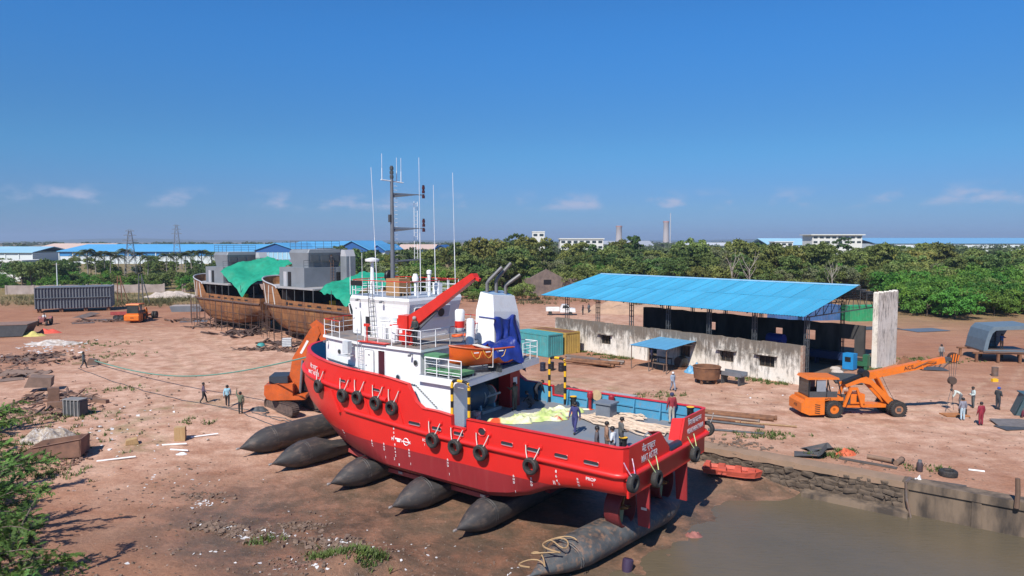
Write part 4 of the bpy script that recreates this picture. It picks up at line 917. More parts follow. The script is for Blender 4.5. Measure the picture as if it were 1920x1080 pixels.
POSE = {
 'stand': {}, 
 'walk': dict(kL=(-.1,.17,.50), aL=(-.1,.22,.10), tL=(-.1,.36,.06), kR=(.1,-.04,.49), aR=(.1,-.28,.14), tR=(.1,-.16,.05), eL=(-.25,-.10,1.15), wL=(-.25,-.12,.9), hL=(-.25,-.10,.82), eR=(.25,.06,1.15), wR=(.24,.22,.95), hR=(.24,.28,.89)),
 'hold': dict(eL=(-.26,.0,1.13), wL=(-.14,.24,1.07), hL=(-.08,.31,1.08), eR=(.26,.0,1.13), wR=(.14,.24,1.05), hR=(.08,.31,1.06), hea=(0,.05,1.575), top=(0,.06,1.655)),
 'armup': dict(eL=(-.27,.04,1.62), wL=(-.24,.10,1.86), hL=(-.23,.12,1.95)),
 'bend': dict(pel=(0,-.12,.92), spi=(0,.06,1.06), che=(0,.26,1.15), nec=(0,.40,1.19), hea=(0,.49,1.21), top=(0,.57,1.22), sL=(-.17,.30,1.12), eL=(-.22,.36,.88), wL=(-.2,.46,.70), hL=(-.19,.49,.62), sR=(.17,.30,1.12), eR=(.22,.36,.88), wR=(.2,.46,.72), hR=(.19,.49,.64), pL=(-.09,-.10,.88), pR=(.09,-.10,.88)),
 'crouch': dict(pel=(0,-.10,.34), spi=(0,.02,.53), che=(0,.16,.70), nec=(0,.26,.82), hea=(0,.33,.89), top=(0,.37,.96), sL=(-.18,.16,.74), eL=(-.24,.34,.55), wL=(-.16,.50,.42), hL=(-.13,.56,.37), sR=(.18,.16,.74), eR=(.24,.34,.55), wR=(.16,.50,.42), hR=(.13,.56,.37), pL=(-.1,-.08,.32), kL=(-.17,.32,.50), aL=(-.13,.05,.09), tL=(-.14,.21,.04), pR=(.1,-.08,.32), kR=(.17,.32,.50), aR=(.13,.05,.09), tR=(.14,.21,.04)),
 'sit': dict(pel=(0,0,.12), spi=(0,-.03,.33), che=(0,-.02,.54), nec=(0,0,.68), hea=(0,.03,.78), top=(0,.03,.86), sL=(-.18,0,.61), eL=(-.25,.05,.36), wL=(-.2,.26,.30), hL=(-.17,.33,.30), sR=(.18,0,.61), eR=(.25,.05,.36), wR=(.2,.26,.30), hR=(.17,.33,.30), pL=(-.1,.02,.1), kL=(-.14,.42,.14), aL=(-.14,.46,-.28), tL=(-.14,.6,-.32), pR=(.1,.02,.1), kR=(.14,.42,.14), aR=(.14,.46,-.28), tR=(.14,.6,-.32)),
 'reach': dict(eL=(-.22,.18,1.30), wL=(-.18,.40,1.36), hL=(-.17,.48,1.37), eR=(.22,.16,1.25), wR=(.18,.38,1.25), hR=(.17,.46,1.25)),
}
def person(label, loc, face, shirt, trousers, pose='stand', scale=1., cap=None, group=None, shoes=(.03,.025,.02), sleeves=True):
    PEOPLE.append((label, Vector(loc), face, shirt, trousers, pose, scale, cap, group, shoes, sleeves))
def cloth(c): return M('cloth_%d_%d_%d' % tuple(int(q*1000) for q in c), c, .85, var=.3, scale=6, bump=.3)
def flush_people():
    tmp = []
    for P_ in PEOPLE:
        J = dict(BASE); J.update(POSE[P_[5]]); ks = list(J); me = bpy.data.meshes.new('sk')
        me.from_pydata([J[k] for k in ks], [(ks.index(a_), ks.index(b_)) for a_, b_ in EDG], []); me.update()
        o = bpy.data.objects.new('sk', me); COL.objects.link(o); md = o.modifiers.new('s', 'SKIN'); md.use_smooth_shade = True
        for i, k in enumerate(ks): sv = me.skin_vertices[0].data[i]; f_ = 1.0 if k in ('hea','top','nec') else 1.22; sv.radius = (RAD[k]*f_, RAD[k]*f_*(.82 if k in ('che','spi','pel') else 1)); sv.use_root = (k == 'pel')
        o.modifiers.new('u', 'SUBSURF').levels = 1; tmp.append((o, J))
    bpy.context.view_layer.update(); dg = bpy.context.evaluated_depsgraph_get()
    for (o, J), P_ in zip(tmp, PEOPLE):
        label, loc, face, shirt, trousers, pose, scale, cap, group, shoes, sleeves = P_
        me = bpy.data.meshes.new_from_object(o.evaluated_get(dg)); me.name = 'body'
        me.materials.clear(); [me.materials.append(q) for q in (skins[0], cloth(shirt), cloth(trousers), cloth(shoes))]
        segs = []
        for a_, b_ in EDG:
            kind = 1
            if a_ in ('nec','hea') : kind = 0
            elif a_ in ('wL','wR') or (not sleeves and a_ in ('eL','eR')): kind = 0
            elif a_[0] == 'p' and len(a_) == 2 or a_[0] == 'k' or (a_ == 'pel' and b_[0] == 'p'): kind = 2
            elif a_[0] == 'a': kind = 3
            segs.append((Vector(J[a_]), Vector(J[b_]), kind))
        idx_ = []
        for pl in me.polygons:
            c = pl.center; best = (9, 0)
            for p0, p1, k in segs:
                d = p1-p0; q = max(0, min(1, (c-p0).dot(d)/d.length_squared)); e = (c-p0-d*q).length
                if e < best[0]: best = (e, k)
            idx_.append(best[1])
        me.polygons.foreach_set('material_index', idx_)
        root = thing('person', label, 'person', loc, face, group); root.scale = (scale,)*3
        body = link('body', me, root)
        m = MB()   # fingers and thumb on both hands
        for s_ in 'LR':
            w_, h_ = Vector(J['w'+s_]), Vector(J['h'+s_]); d = (h_-w_).normalized(); sd = d.cross(Vector((0,0,1)) if abs(d.z) < .9 else Vector((0,1,0))).normalized()
            for k, (off, ln) in enumerate(((-.028,.06),(-.010,.075),(.010,.07),(.027,.052))): m.path([h_ + sd*off + d*.01, h_ + sd*off*1.1 + d*(.03+ln*.5) , h_ + sd*off + d*(.03+ln) + Vector((0,.012,-.01))], [.0105,.0095,.007], 5)
            m.path([w_ + d*.03 + sd*.03, w_ + d*.06 + sd*.055, w_ + d*.09 + sd*.05], [.012,.011,.008], 5)
        m.build('fingers', skins[0], root)
        hd, tp = Vector(J['hea']), Vector(J['top']); up_ = (tp-hd).normalized(); fw = Vector((0,1,0)) - up_*up_.y; fw.normalize() if fw.length > .1 else None
        m = MB(); c = hd + up_*.045 - fw*.015
        mm = Matrix((fw.cross(up_), fw, up_)).transposed()
        m.lathe([(.108,-.035),(.118,.02),(.112,.07),(.082,.115),(.03,.135)], 12, c, mm); m.build('cap' if cap else 'hair', cloth(cap) if cap else hairm, root, smooth=60)
        m = MB(); f0 = hd + fw*.10; m.lathe([(.018,0),(.012,.03),(.004,.045)], 6, f0 - up_*.01, mm @ Matrix.Rotation(R(-75),3,'X')); 
        for s_ in (-1,1): m.box(hd + mm @ Vector((s_*.115,.0,.0)), (.02,.045,.06), mm)
        m.build('nose_and_ears', skins[0], root)
        m = MB(); [m.lathe([(.012,0),(.008,.006)], 6, hd + mm @ Vector((s_*.036,.103,.022)), mm @ Matrix.Rotation(R(-90),3,'X')) for s_ in (-1,1)]; m.box(hd + mm @ Vector((0,.098,-.048)), (.05,.01,.010), mm); m.build('eyes_and_mouth', hairm, root)
        bpy.data.objects.remove(o)
def deckp(a, v): return av2w(a, v, 3.09)
navy = (.045,.045,.16); 
S2W = lambda deg: SHIP_ROT + R(deg)
person('man in a navy boiler suit standing in the middle of the after deck', deckp(5.22,.75), R(150), navy, navy, 'walk', 1.0)
person('man in a dark red shirt and pale trousers at the starboard bulwark', deckp(1.9,-4.35), R(10), (.30,.03,.04), (.45,.42,.36), 'stand', 1.03, cap=(.03,.04,.10))
person('man in a grey shirt facing the bollard near the stern', deckp(1.65,2.2), R(-80), (.12,.115,.11), (.06,.06,.07), 'hold', 1.)
person('man in a dark grey shirt by the port bulwark near the stern', deckp(1.75,4.4), R(-100), (.10,.09,.095), (.05,.05,.06), 'stand', 1.)
person('man in a white T-shirt beside the yellow-capped bollard', deckp(1.1,4.0), R(60), (.68,.70,.72), (.10,.11,.13), 'hold', 1., sleeves=False)
person('bare-armed man half hidden behind the white T-shirt', deckp(1.9,3.2), R(-90), (.36,.20,.13), (.12,.10,.09), 'stand', .97, sleeves=False)
person('man in an olive shirt standing at the winch', deckp(11.0,-1.55), R(40), (.16,.13,.09), (.10,.09,.07), 'reach', 1.)
person('man in dark clothes crouching beside the winch', deckp(10.5,-2.7), R(70), (.05,.05,.06), (.045,.045,.055), 'crouch', 1.)
person('man in black leaning over the starboard bulwark by the red cabinet', deckp(11.3,-4.3), R(-50), (.02,.02,.025), (.03,.03,.04), 'bend', 1.)
person('worker in dark overalls and grey cap below the red crane boom', av2w(14.45,3.55,7.38), R(140), (.035,.045,.045), (.03,.035,.04), 'hold', 1., cap=(.38,.36,.36))
yard = lambda x, y: (x, y, gh(x, y))
person('man in a purple checked shirt, leftmost of the three by the airbags', yard(-25.8,58.2), R(-70), (.13,.09,.14), (.03,.03,.035), 'walk', 1.)
person('man in a light blue shirt, middle of the three by the airbags', yard(-23.4,57.2), R(20), (.30,.52,.62), (.03,.03,.035), 'walk', 1.03)
person('man in an olive shirt raising one arm, nearest the excavator', yard(-21.6,55.3), R(25), (.15,.17,.11), (.035,.035,.035), 'armup', 1.02)
person('lone man in grey walking at the end of the green rope', yard(-45.6,74.3), R(-75), (.07,.09,.10), (.06,.065,.07), 'walk', 1.02)
person('man in a white cap walking past the rusty basin', yard(14.5,62.8), R(-160), (.30,.36,.45), (.26,.30,.38), 'walk', 1., cap=(.75,.75,.75))
person('man in grey shirt and pale blue jeans under the crane hook', yard(34.0,52.4), R(-5), (.24,.24,.29), (.45,.58,.65), 'stand', 1.)
person('man in a maroon boiler suit beside the hook group', yard(34.45,51.0), R(5), (.27,.02,.04), (.27,.02,.04), 'stand', 1.)
person('man in a white shirt bending under the hook block', yard(36.7,57.0), R(60), (.62,.66,.60), (.12,.12,.13), 'bend', 1.05)
person('man in a pale mint shirt facing the hook block', yard(37.4,56.4), R(80), (.55,.64,.62), (.10,.11,.11), 'hold', 1.)
person('welder in dark clothes and blue helmet at the grey steel piece', yard(39.0,55.8), R(-70), (.04,.045,.05), (.035,.04,.05), 'hold', 1.05, cap=(.02,.08,.4))
person('man in maroon sitting at the right picture edge by the steel piece', yard(39.5,53.0)[:2] + (gh(39.5,53)+.35,), R(60), (.20,.03,.05), (.15,.03,.05), 'sit', 1.)
person('man in a grey vest standing in the open yard beyond the boom', yard(48.8,79.4), R(170), (.27,.25,.24), (.07,.07,.08), 'stand', 1.05)

person('crane driver in a pale shirt seated in the orange crane cab', (24.3,54.4,1.72), R(-90), (.5,.55,.6), (.12,.12,.14), 'sit', .95)
# ---------------------------------------------------------------- the open shed with blue roof (local x along the front wall, -y into the shed)
plaster = bpy.data.materials.new('mouldy_plaster'); plaster.use_nodes = True
n, l = plaster.node_tree.nodes, plaster.node_tree.links; b = n['Principled BSDF']; b.inputs['Roughness'].default_value = .92; b.inputs['Specular IOR Level'].default_value = .2
t = n.new('ShaderNodeTexCoord')
mpq = n.new('ShaderNodeMapping'); mpq.inputs['Scale'].default_value = (1,1,.22); l.new(t.outputs['Object'], mpq.inputs[0])
spz = n.new('ShaderNodeSeparateXYZ'); l.new(t.outputs['Object'], spz.inputs[0])
def add_(a_, b_):
    m_ = n.new('ShaderNodeMath'); m_.operation = 'ADD'
    for i, q in enumerate((a_, b_)):
        if isinstance(q, (int, float)): m_.inputs[i].default_value = q
        else: l.new(q, m_.inputs[i])
    return m_.outputs[0]
cc = mix(ramp(gn(.5, 6), .3, .7), (.62,.55,.46), (.74,.70,.63))
hz_ = n.new('ShaderNodeMapRange'); hz_.inputs[1].default_value = .6; hz_.inputs[2].default_value = 3.9; hz_.inputs[3].default_value = -.06; hz_.inputs[4].default_value = .20; l.new(spz.outputs['Z'], hz_.inputs[0])
st_ = ramp(add_(add_(gn(2.6, 9, .72, mpq.outputs[0]), mul(gn(.33, 5), .30)), hz_.outputs[0]), .62, .80)
cc = mix(mul(st_, .88), cc, (.080,.070,.060)); cc = mix(mul(ramp(add_(gn(.75, 8, .7), hz_.outputs[0]), .54, .68), .72), cc, (.15,.12,.095)); cc = mix(mul(ramp(gn(1.9, 7), .60, .70), .5), cc, (.36,.24,.15))
l.new(cc, b.inputs['Base Color'])
bp = n.new('ShaderNodeBump'); bp.inputs['Strength'].default_value = .5; bp.inputs['Distance'].default_value = .06; l.new(gn(2.5, 9, .7), bp.inputs['Height']); l.new(bp.outputs[0], b.inputs['Normal'])
plaster2 = plaster.copy(); plaster2.name = 'pale_plaster'
for q in plaster2.node_tree.nodes:
    if q.type == 'MAP_RANGE': q.inputs[3].default_value = -.09; q.inputs[4].default_value = -.01
shaded_mould = M('shaded_mould_wall', (.075,.07,.066), .95, col2=(.022,.021,.021), scale=.8, detail=9, stretch=(1,1,.3), bump=.3)  # mould plus the shade under the roof, both put into the dark colour
roofblue = M('roof_sheet_blue', (.062,.345,.53), .45, col2=(.05,.29,.46), scale=.35, detail=6, dirt=(.16,.32,.42), dirt_amt=.55)
def vary(m_, lo, hi):
    n_, l_ = m_.node_tree.nodes, m_.node_tree.links; b_ = n_['Principled BSDF']; src = b_.inputs['Base Color'].links[0].from_socket; oi = n_.new('ShaderNodeObjectInfo'); mr = n_.new('ShaderNodeMapRange'); mr.inputs[3].default_value = lo; mr.inputs[4].default_value = hi; l_.new(oi.outputs['Random'], mr.inputs[0])
    h_ = n_.new('ShaderNodeHueSaturation'); l_.new(mr.outputs[0], h_.inputs['Value']); l_.new(src, h_.inputs['Color']); l_.new(h_.outputs[0], b_.inputs['Base Color'])
vary(roofblue, .90, 1.08)
SHA = math.atan2(.752, -.66)
shed = thing('open_shed', 'long open shed with bright blue corrugated roof and mouldy white walls', 'shed', (27.06,65.44,0), SHA)
def wall_holes(L, H, th, holes, name, mat, par, y0=0., jag=.08, x0=0., seed=1):
    """wall in the x-z plane, holes = (x0,x1,z0,z1); one connected mesh with reveals and a ragged top"""
    rnd = random.Random(seed)
    xs = sorted(set([x0, L] + [q for h in holes for q in h[:2]] + [x0 + (L-x0)*i/24 for i in range(25)])); zs = sorted(set([0., H] + [q for h in holes for q in h[2:]]))
    hole = lambda i, j: any(h[0]-1e-6 <= xs[i] and xs[i+1] <= h[1]+1e-6 and h[2]-1e-6 <= zs[j] and zs[j+1] <= h[3]+1e-6 for h in holes)
    tj = [rnd.uniform(-jag, jag*.6) for _ in xs]; vid = {}; m = MB()
    def v(i, j, k):
        if (i,j,k) not in vid: vid[(i,j,k)] = len(m.v); m.v.append((xs[i], y0 - k*th, zs[j] + (tj[i] if j == len(zs)-1 else 0)))
        return vid[(i,j,k)]
    def f(*q): m.f.append(q); m.m.append(0)
    NX, NZ = len(xs)-1, len(zs)-1; sol = lambda i, j: 0 <= i < NX and 0 <= j < NZ and not hole(i, j)
    for i in range(NX):
        for j in range(NZ):
            if not sol(i, j): continue
            f(v(i,j,0),v(i+1,j,0),v(i+1,j+1,0),v(i,j+1,0)); f(v(i,j,1),v(i,j+1,1),v(i+1,j+1,1),v(i+1,j,1))
            if not sol(i-1,j): f(v(i,j,0),v(i,j+1,0),v(i,j+1,1),v(i,j,1))
            if not sol(i+1,j): f(v(i+1,j,0),v(i+1,j,1),v(i+1,j+1,1),v(i+1,j+1,0))
            if not sol(i,j-1): f(v(i,j,0),v(i,j,1),v(i+1,j,1),v(i+1,j,0))
            if not sol(i,j+1): f(v(i,j+1,0),v(i+1,j+1,0),v(i+1,j+1,1),v(i,j+1,1))
    return m.build(name, mat, par)
FH = [(2.6,4.3,1.25,2.35),(7.0,8.6,1.2,2.3),(12.2,13.6,1.1,2.3),(16.55,17.9,0,2.25),(23.3,24.9,1.2,2.3)]
wall_holes(32.6, 3.75, .4, FH, 'front_wall', plaster, shed, seed=3)
for x0, x1, z0, z1 in FH:
    if z0 < .1: continue
    m = MB(); m.path([(x0+.04,-.28,z0+.04),(x1-.04,-.28,z0+.04),(x1-.04,-.28,z1-.04),(x0+.04,-.28,z1-.04)], .05, 4, closed=True); q = m.build('window', M('window_wood',(.12,.085,.06),.8), shed)
    for k in range(2): m = MB(); x = x0+(x1-x0)*(k+1)/3; m.beam((x,-.28,z0+.06),(x,-.28,z1-.06),.05,.05); m.build('mullion', MATS['window_wood'], q)
    m = MB(); m.bb(x0+.1,x1-.1,-.34,-.32,z0+.1,z1-.1); m.build('pane', M('dusty_glass',(.03,.03,.028),.25,var=.4), q)
    m = MB(); m.bb(x0-.35,x1+.35,.0,.38,z1+.08,z1+.20); m.build('window_hood', plaster, shed)
m = MB(); m.bb(16.3,18.2,.0,.45,2.3,2.42); m.build('window_hood', plaster, shed)
m = MB(); m.bb(-.22,.02,-.42,.02,0,3.7); m.build('brick_end', M('broken_brick',(.26,.13,.09),.95,col2=(.34,.28,.22),scale=4,detail=6,bump=.8), shed)
# back wall, end-wall stump
BH = [(9.2,10.2,2.4,3.4),(18.1,19.0,2.3,3.3),(5.3,6.5,2.4,3.5),(1.0,2.6,0,2.9)]
bw = wall_holes(29.5, 4.45, .4, BH, 'back_wall', shaded_mould, shed, y0=-14, seed=5)
wall_holes(5.2, 8.1, .55, [], 'end_wall_stump', plaster2, shed, jag=.12, seed=8).matrix_local = Matrix.Translation((-.85,-13.9,0)) @ Matrix.Rotation(R(-90), 4, 'Z')
# lattice columns and trusses
dsteel = M('painted_steel', (.085,.095,.105), .55, .2, var=.3)
def lattice(x, y, h, s_=.32, name='lattice_column'):
    m = MB()
    for dx in (-s_/2, s_/2):
        for dy in (-s_/2, s_/2): m.beam((x+dx,y+dy,0),(x+dx,y+dy,h),.07,.07)
    k = int(h/.62)
    for i in range(k):
        z = h*(i+.5)/k
        for dy in (-s_/2, s_/2): m.beam((x-s_/2,y+dy,z),(x+s_/2,y+dy,z),.05,.05)
        for dx in (-s_/2, s_/2): m.beam((x+dx,y-s_/2,z),(x+dx,y+s_/2,z),.05,.05)
    return m.build(name, dsteel, shed)
CT = [-.15, 5.2, 10.4, 15.6, 20.8, 26.0, 31.2]
def zroof(p): return 6.55 + (8.95-6.55)*(p+1)/11.6 if p < 10.6 else 8.95 - (p-10.6)*.207
for x in CT:
    lattice(x, -.75, zroof(.75)-.55); lattice(x, -20.6, zroof(20.6)-.5)
    m = MB(); pts = [(-.8, zroof(-.8)-.12), (10.6, zroof(10.6)-.12), (21.8, zroof(21.8)-.12)]
    for (p0, z0), (p1, z1) in zip(pts, pts[1:]): m.beam((x,-p0,z0),(x,-p1,z1),.08,.1)
    m.beam((x,-.75,zroof(.75)-.55),(x,-20.6,zroof(20.6)-.5),.08,.1)
    ps = [.75+ (20.6-.75)*i/12 for i in range(13)]
    for i in range(12):
        zl = lambda p: zroof(.75)-.55 + (zroof(20.6)-.5 - zroof(.75)+.55)*(p-.75)/19.85
        a_, b_ = ps[i], ps[i+1]; m.beam((x,-a_,zl(a_)),(x,-a_,zroof(a_)-.12),.05,.05) ; m.beam((x,-a_,zl(a_)) if a_ < 10.6 else (x,-a_,zroof(a_)-.12), (x,-b_,zroof(b_)-.12) if a_ < 10.6 else (x,-b_,zl(b_)),.05,.05)
    m.build('roof_truss', dsteel, shed)
for p in [-.7 + 1.5*i for i in range(16)]:
    m = MB(); m.beam((-.6,-p,zroof(p)-.05),(34.1,-p,zroof(p)-.05),.07,.09); m.build('purlin', dsteel, shed)
def sheet_mesh(w_, L, pitch, amp, sag=0.):
    k = max(2, round(w_/pitch))*4; m = MB(); rows_ = []
    for s_ in (0, L):
        rows_.append([(w_*i/k, s_, amp*(1, .1, -1, .1)[i % 4]) for i in range(k+1)])
    m.grid(rows_); me = bpy.data.meshes.new('roof_sheet'); me.from_pydata(m.v, [], m.f); me.materials.append(roofblue); me.update(); return me
NS = 32; wS = 34.9/NS
for side in (0, 1):
    p0, p1 = (-1.0, 10.6) if side == 0 else (22.0, 10.6); sl = math.hypot(p1-p0, zroof(p1)-zroof(p0)); half = sl/2+.1
    me = sheet_mesh(wS+.04, half, .27, .022); ang = math.atan2(zroof(p1)-zroof(p0), abs(p1-p0))
    for r_ in range(2):
        for i in range(NS):
            o = link('roof_sheet', me, shed); f = r_*.5; p = p0+(p1-p0)*f
            mt = Matrix.Translation((-.7+wS*i + (wS if side else 0), -p, zroof(p0)+(zroof(p1)-zroof(p0))*f + .03 + .012*r_ + random.uniform(-.012,.012))) @ (Matrix.Rotation(math.pi,4,'Z') if side == 0 else Matrix.Identity(4)) @ Matrix.Rotation(ang,4,'X')
            if side == 0: mt = mt @ Matrix.Translation((-wS,0,0))
            o.matrix_local = mt
m = MB(); m.prism([(-.7,-10.2,8.93),(-.7,-10.6,9.06),(-.7,-11.0,8.93)],(34.9,0,0)); m.build('ridge_cap', M('ridge_pale_blue',(.25,.48,.66),.4), shed)
m = MB(); m.bb(.3,32,-20.5,-.5,.0,.06); m.build('floor_slab', M('shed_floor',(.17,.12,.09),.9,var=.4,scale=.6), shed)
def st(t_, p): return Vector((27.06 - .66*t_ + .752*p, 65.44 + .752*t_ + .66*p, 0))
def at_shed(o, t_, p, z=0, yaw=0): o.location = st(t_, p) + V(0,0,z); o.rotation_euler = (0,0,SHA+yaw); return o
# things standing in the shed
t_ = at_shed(thing('water_tank','blue plastic water tank inside the shed behind the front wall','tank'), 7.3, 9.0)
m = MB(); m.lathe([(.05,-.95),(.6,-.93),(.66,-.6),(.66,.6),(.6,.93),(.05,.95)], 16, (0,0,2.75), Matrix.Rotation(R(90),3,'Y')); m.build('tank_body', M('tank_blue',(.02,.04,.28),.4), t_, smooth=40); m = MB(); m.bb(-.8,.8,-.5,.5,0,2.12); m.build('stand', shaded_mould, t_)
t_ = at_shed(thing('compressor_cabinet','bright blue cabinet standing in the shed doorway','cabinet'), .4, 11.6)
m = MB(); m.bb(-.55,.55,-.5,.5,.1,1.75); q = m.build('cabinet', M('cabinet_blue',(.02,.24,.55),.4), t_); m = MB(); m.bb(-.3,.3,.5,.53,.9,1.4); m.build('grille', black, t_); m = MB(); m.bb(-.5,.5,-.45,.45,0,.1); m.build('plinth', dgrey, t_)
t_ = at_shed(thing('green_machine','dark green machine tool at the back of the shed','machine'), -.1, 12.9)
m = MB(); m.bb(-.9,.9,-.4,.4,.4,.8); m.bb(-.9,-.4,-.35,.35,.8,1.6); m.build('machine_bed', M('machine_green',(.03,.13,.06),.45), t_); m = MB(); m.tube((-.4,0,1.2),(.7,0,1.2),.12,8); m.build('spindle', steel, t_)
for x in (-.7,.7): m = MB(); m.bb(x-.15,x+.15,-.35,.35,0,.4); m.build('foot', MATS['machine_green'], t_)
t_ = at_shed(thing('blue_bench','long dark blue steel bench inside the shed','bench'), 6.0, 12.9)
m = MB(); m.bb(-5,5,-.5,.5,.75,1.5); m.build('bench_top', M('navy_steel',(.012,.03,.10),.6), t_)
for x in (-4.6,-1.5,1.5,4.6): m = MB(); m.bb(x-.06,x+.06,-.45,.45,0,.75); m.build('leg', MATS['navy_steel'], t_)
for i, (t0, p0, sz) in enumerate(((-1.2,8.6,.5),(-.2,10.4,.45))):
    b_ = bmesh.new(); bmesh.ops.create_icosphere(b_, subdivisions=2, radius=sz); [setattr(v_, 'co', Vector((v_.co.x*1.3, v_.co.y, max(-.1, v_.co.z*.6))) * (1+.18*mnoise.noise(v_.co*3))) for v_ in b_.verts]
    me = bpy.data.meshes.new('sack'); b_.to_mesh(me); b_.free(); me.materials.append(M('pale_sack',(.55,.48,.42),.9,var=.3,scale=5)); at_shed(tag(link('sack', me), 'pale sack lying by the blue cabinet' if i else 'pale sack lying on the floor left of the blue cabinet', 'sack'), t0+1.6, p0, .1)
# thin steel plate leaning flat on the ground at the doorway
o = at_shed(link('steel_plate', None), -1.6, 6.0, .12); m = MB(); m.bb(-1.2,1.2,-2.6,2.6,0,.05); m.build('plate', dgrey, o); tag(o, 'dark rectangular steel plate on the ground at the shed doorway', 'plate'); o.rotation_euler = (0, 0, R(-18))
# lean-to: blue sheet roof on posts
lt = at_shed(thing('lean_to','small lean-to with a pale blue sheet roof against the shed wall','lean-to'), 0, 0)
lean_blue = M('lean_blue',(.10,.30,.48),.45,col2=(.09,.26,.42),scale=.8)
for i in range(5):
    me = sheet_mesh(.98, 5.3, .2, .018); me.materials.clear(); me.materials.append(lean_blue); o = link('roof_sheet', me, lt); o.matrix_local = Matrix.Translation((11.35+.94*i, .05, 2.93)) @ Matrix.Rotation(R(-4.2), 4, 'X')
for x, y in ((11.5,5.1),(16.0,5.1),(13.7,5.1)): m = MB(); m.tube((x,y,0),(x,y,2.5),.05); m.build('post', steel, lt)
for y in (.2, 2.6, 5.1): m = MB(); m.beam((11.4,y,2.93-.073*y-.06),(16.0,y,2.93-.073*y-.06),.06,.08); m.build('beam', steel, lt)
for i, (lb_, x, y, w_, h_, d_, mt) in enumerate((('grey steel work table under the lean-to',13.2,3.9,1.6,.8,.7,steel),('dark workbench under the lean-to by the wall',14.8,1.2,1.9,.9,.8,dgrey))):
    q = at_shed(thing('work_table', lb_, 'table'), x, -y); m = MB(); m.bb(-w_/2,w_/2,-d_/2,d_/2,h_-.06,h_); m.build('top', mt, q)
    for sx in (-1,1):
        for sy in (-1,1): m = MB(); m.bb(sx*w_*.45-.03,sx*w_*.45+.03,sy*d_*.42-.03,sy*d_*.42+.03,0,h_-.06); m.build('leg', mt, q)
q = at_shed(thing('gas_engine','dark round engine under the lean-to roof','engine'), 12.4, -1.3); m = MB(); m.lathe([(.55,-.5),(.62,-.3),(.62,.3),(.5,.55)],16,(0,0,.75),Matrix.Rotation(R(90),3,'X')); m.build('drum', black, q, smooth=40); m = MB(); m.bb(-.5,.5,-.6,.6,0,.22); m.build('skid', rust, q)
def heap(name, label, cat, x, y, rx, ry, h, mat, seed, zoff=0., rot=0, n_=22):
    rows_ = []
    for i in range(n_+1):
        r_ = []
        for j in range(n_+1):
            u, v = i/n_*2-1, j/n_*2-1; d = min(1, math.hypot(u, v)); px, py = u*rx, v*ry
            hh = max(0, 1-d**1.6)*h*(.75+.9*mnoise.noise(Vector((u*2.2+seed, v*2.2, seed)))) + (abs(mnoise.noise(Vector((u*6, v*6, seed*3))))*h*.35 if d < .95 else 0)
            c, s_ = math.cos(rot), math.sin(rot); X, Y = x+px*c-py*s_, y+px*s_+py*c; r_.append((X, Y, gh(X, Y) - .03 + max(0, hh)))
        rows_.append(r_)
    m = MB(); m.grid(rows_); o = m.build(name, mat, None, smooth=50); tag(o, label, cat); return o
tc_ = st(10.2, -2.0); heap('tarp_bundle','crumpled bright blue tarp bundle beside the rusty basin','tarpaulin', tc_.x, tc_.y, 1.1, .8, 1.0, M('sky_blue_tarp',(.10,.32,.52),.5,var=.3,scale=3,bump=.4), 4)
# rusty round basin on legs
q = thing('rusty_basin','large round rusty steel basin on short legs outside the shed','basin', yard(18.6,66.6)); m = MB(); m.lathe([(1.05,.45),(1.18,.5),(1.3,1.55),(1.36,1.6),(1.3,1.66),(1.2,1.6),(1.1,.62),(.1,.6)],26,caps=False); m.build('bowl', rust, q, smooth=30)
for k in range(4): t0 = R(45+90*k); m = MB(); m.bb(math.cos(t0)*.95-.1,math.cos(t0)*.95+.1,math.sin(t0)*.95-.1,math.sin(t0)*.95+.1,0,.5); m.build('leg', rust, q)
q = thing('steel_trough','flat grey steel trough on trestles right of the rusty basin','trough', yard(20.9,66.0), SHA); m = MB(); m.bb(-1.2,1.2,-.6,.6,.85,1.0); m.bb(-1.2,1.2,.55,.6,1.0,1.25); m.bb(-1.2,1.2,-.6,-.55,1.0,1.25); m.build('tray', grey, q)
for x in (-.9,.9): m = MB(); m.bb(x-.06,x+.06,-.5,.5,0,.85); m.build('trestle', dgrey, q)
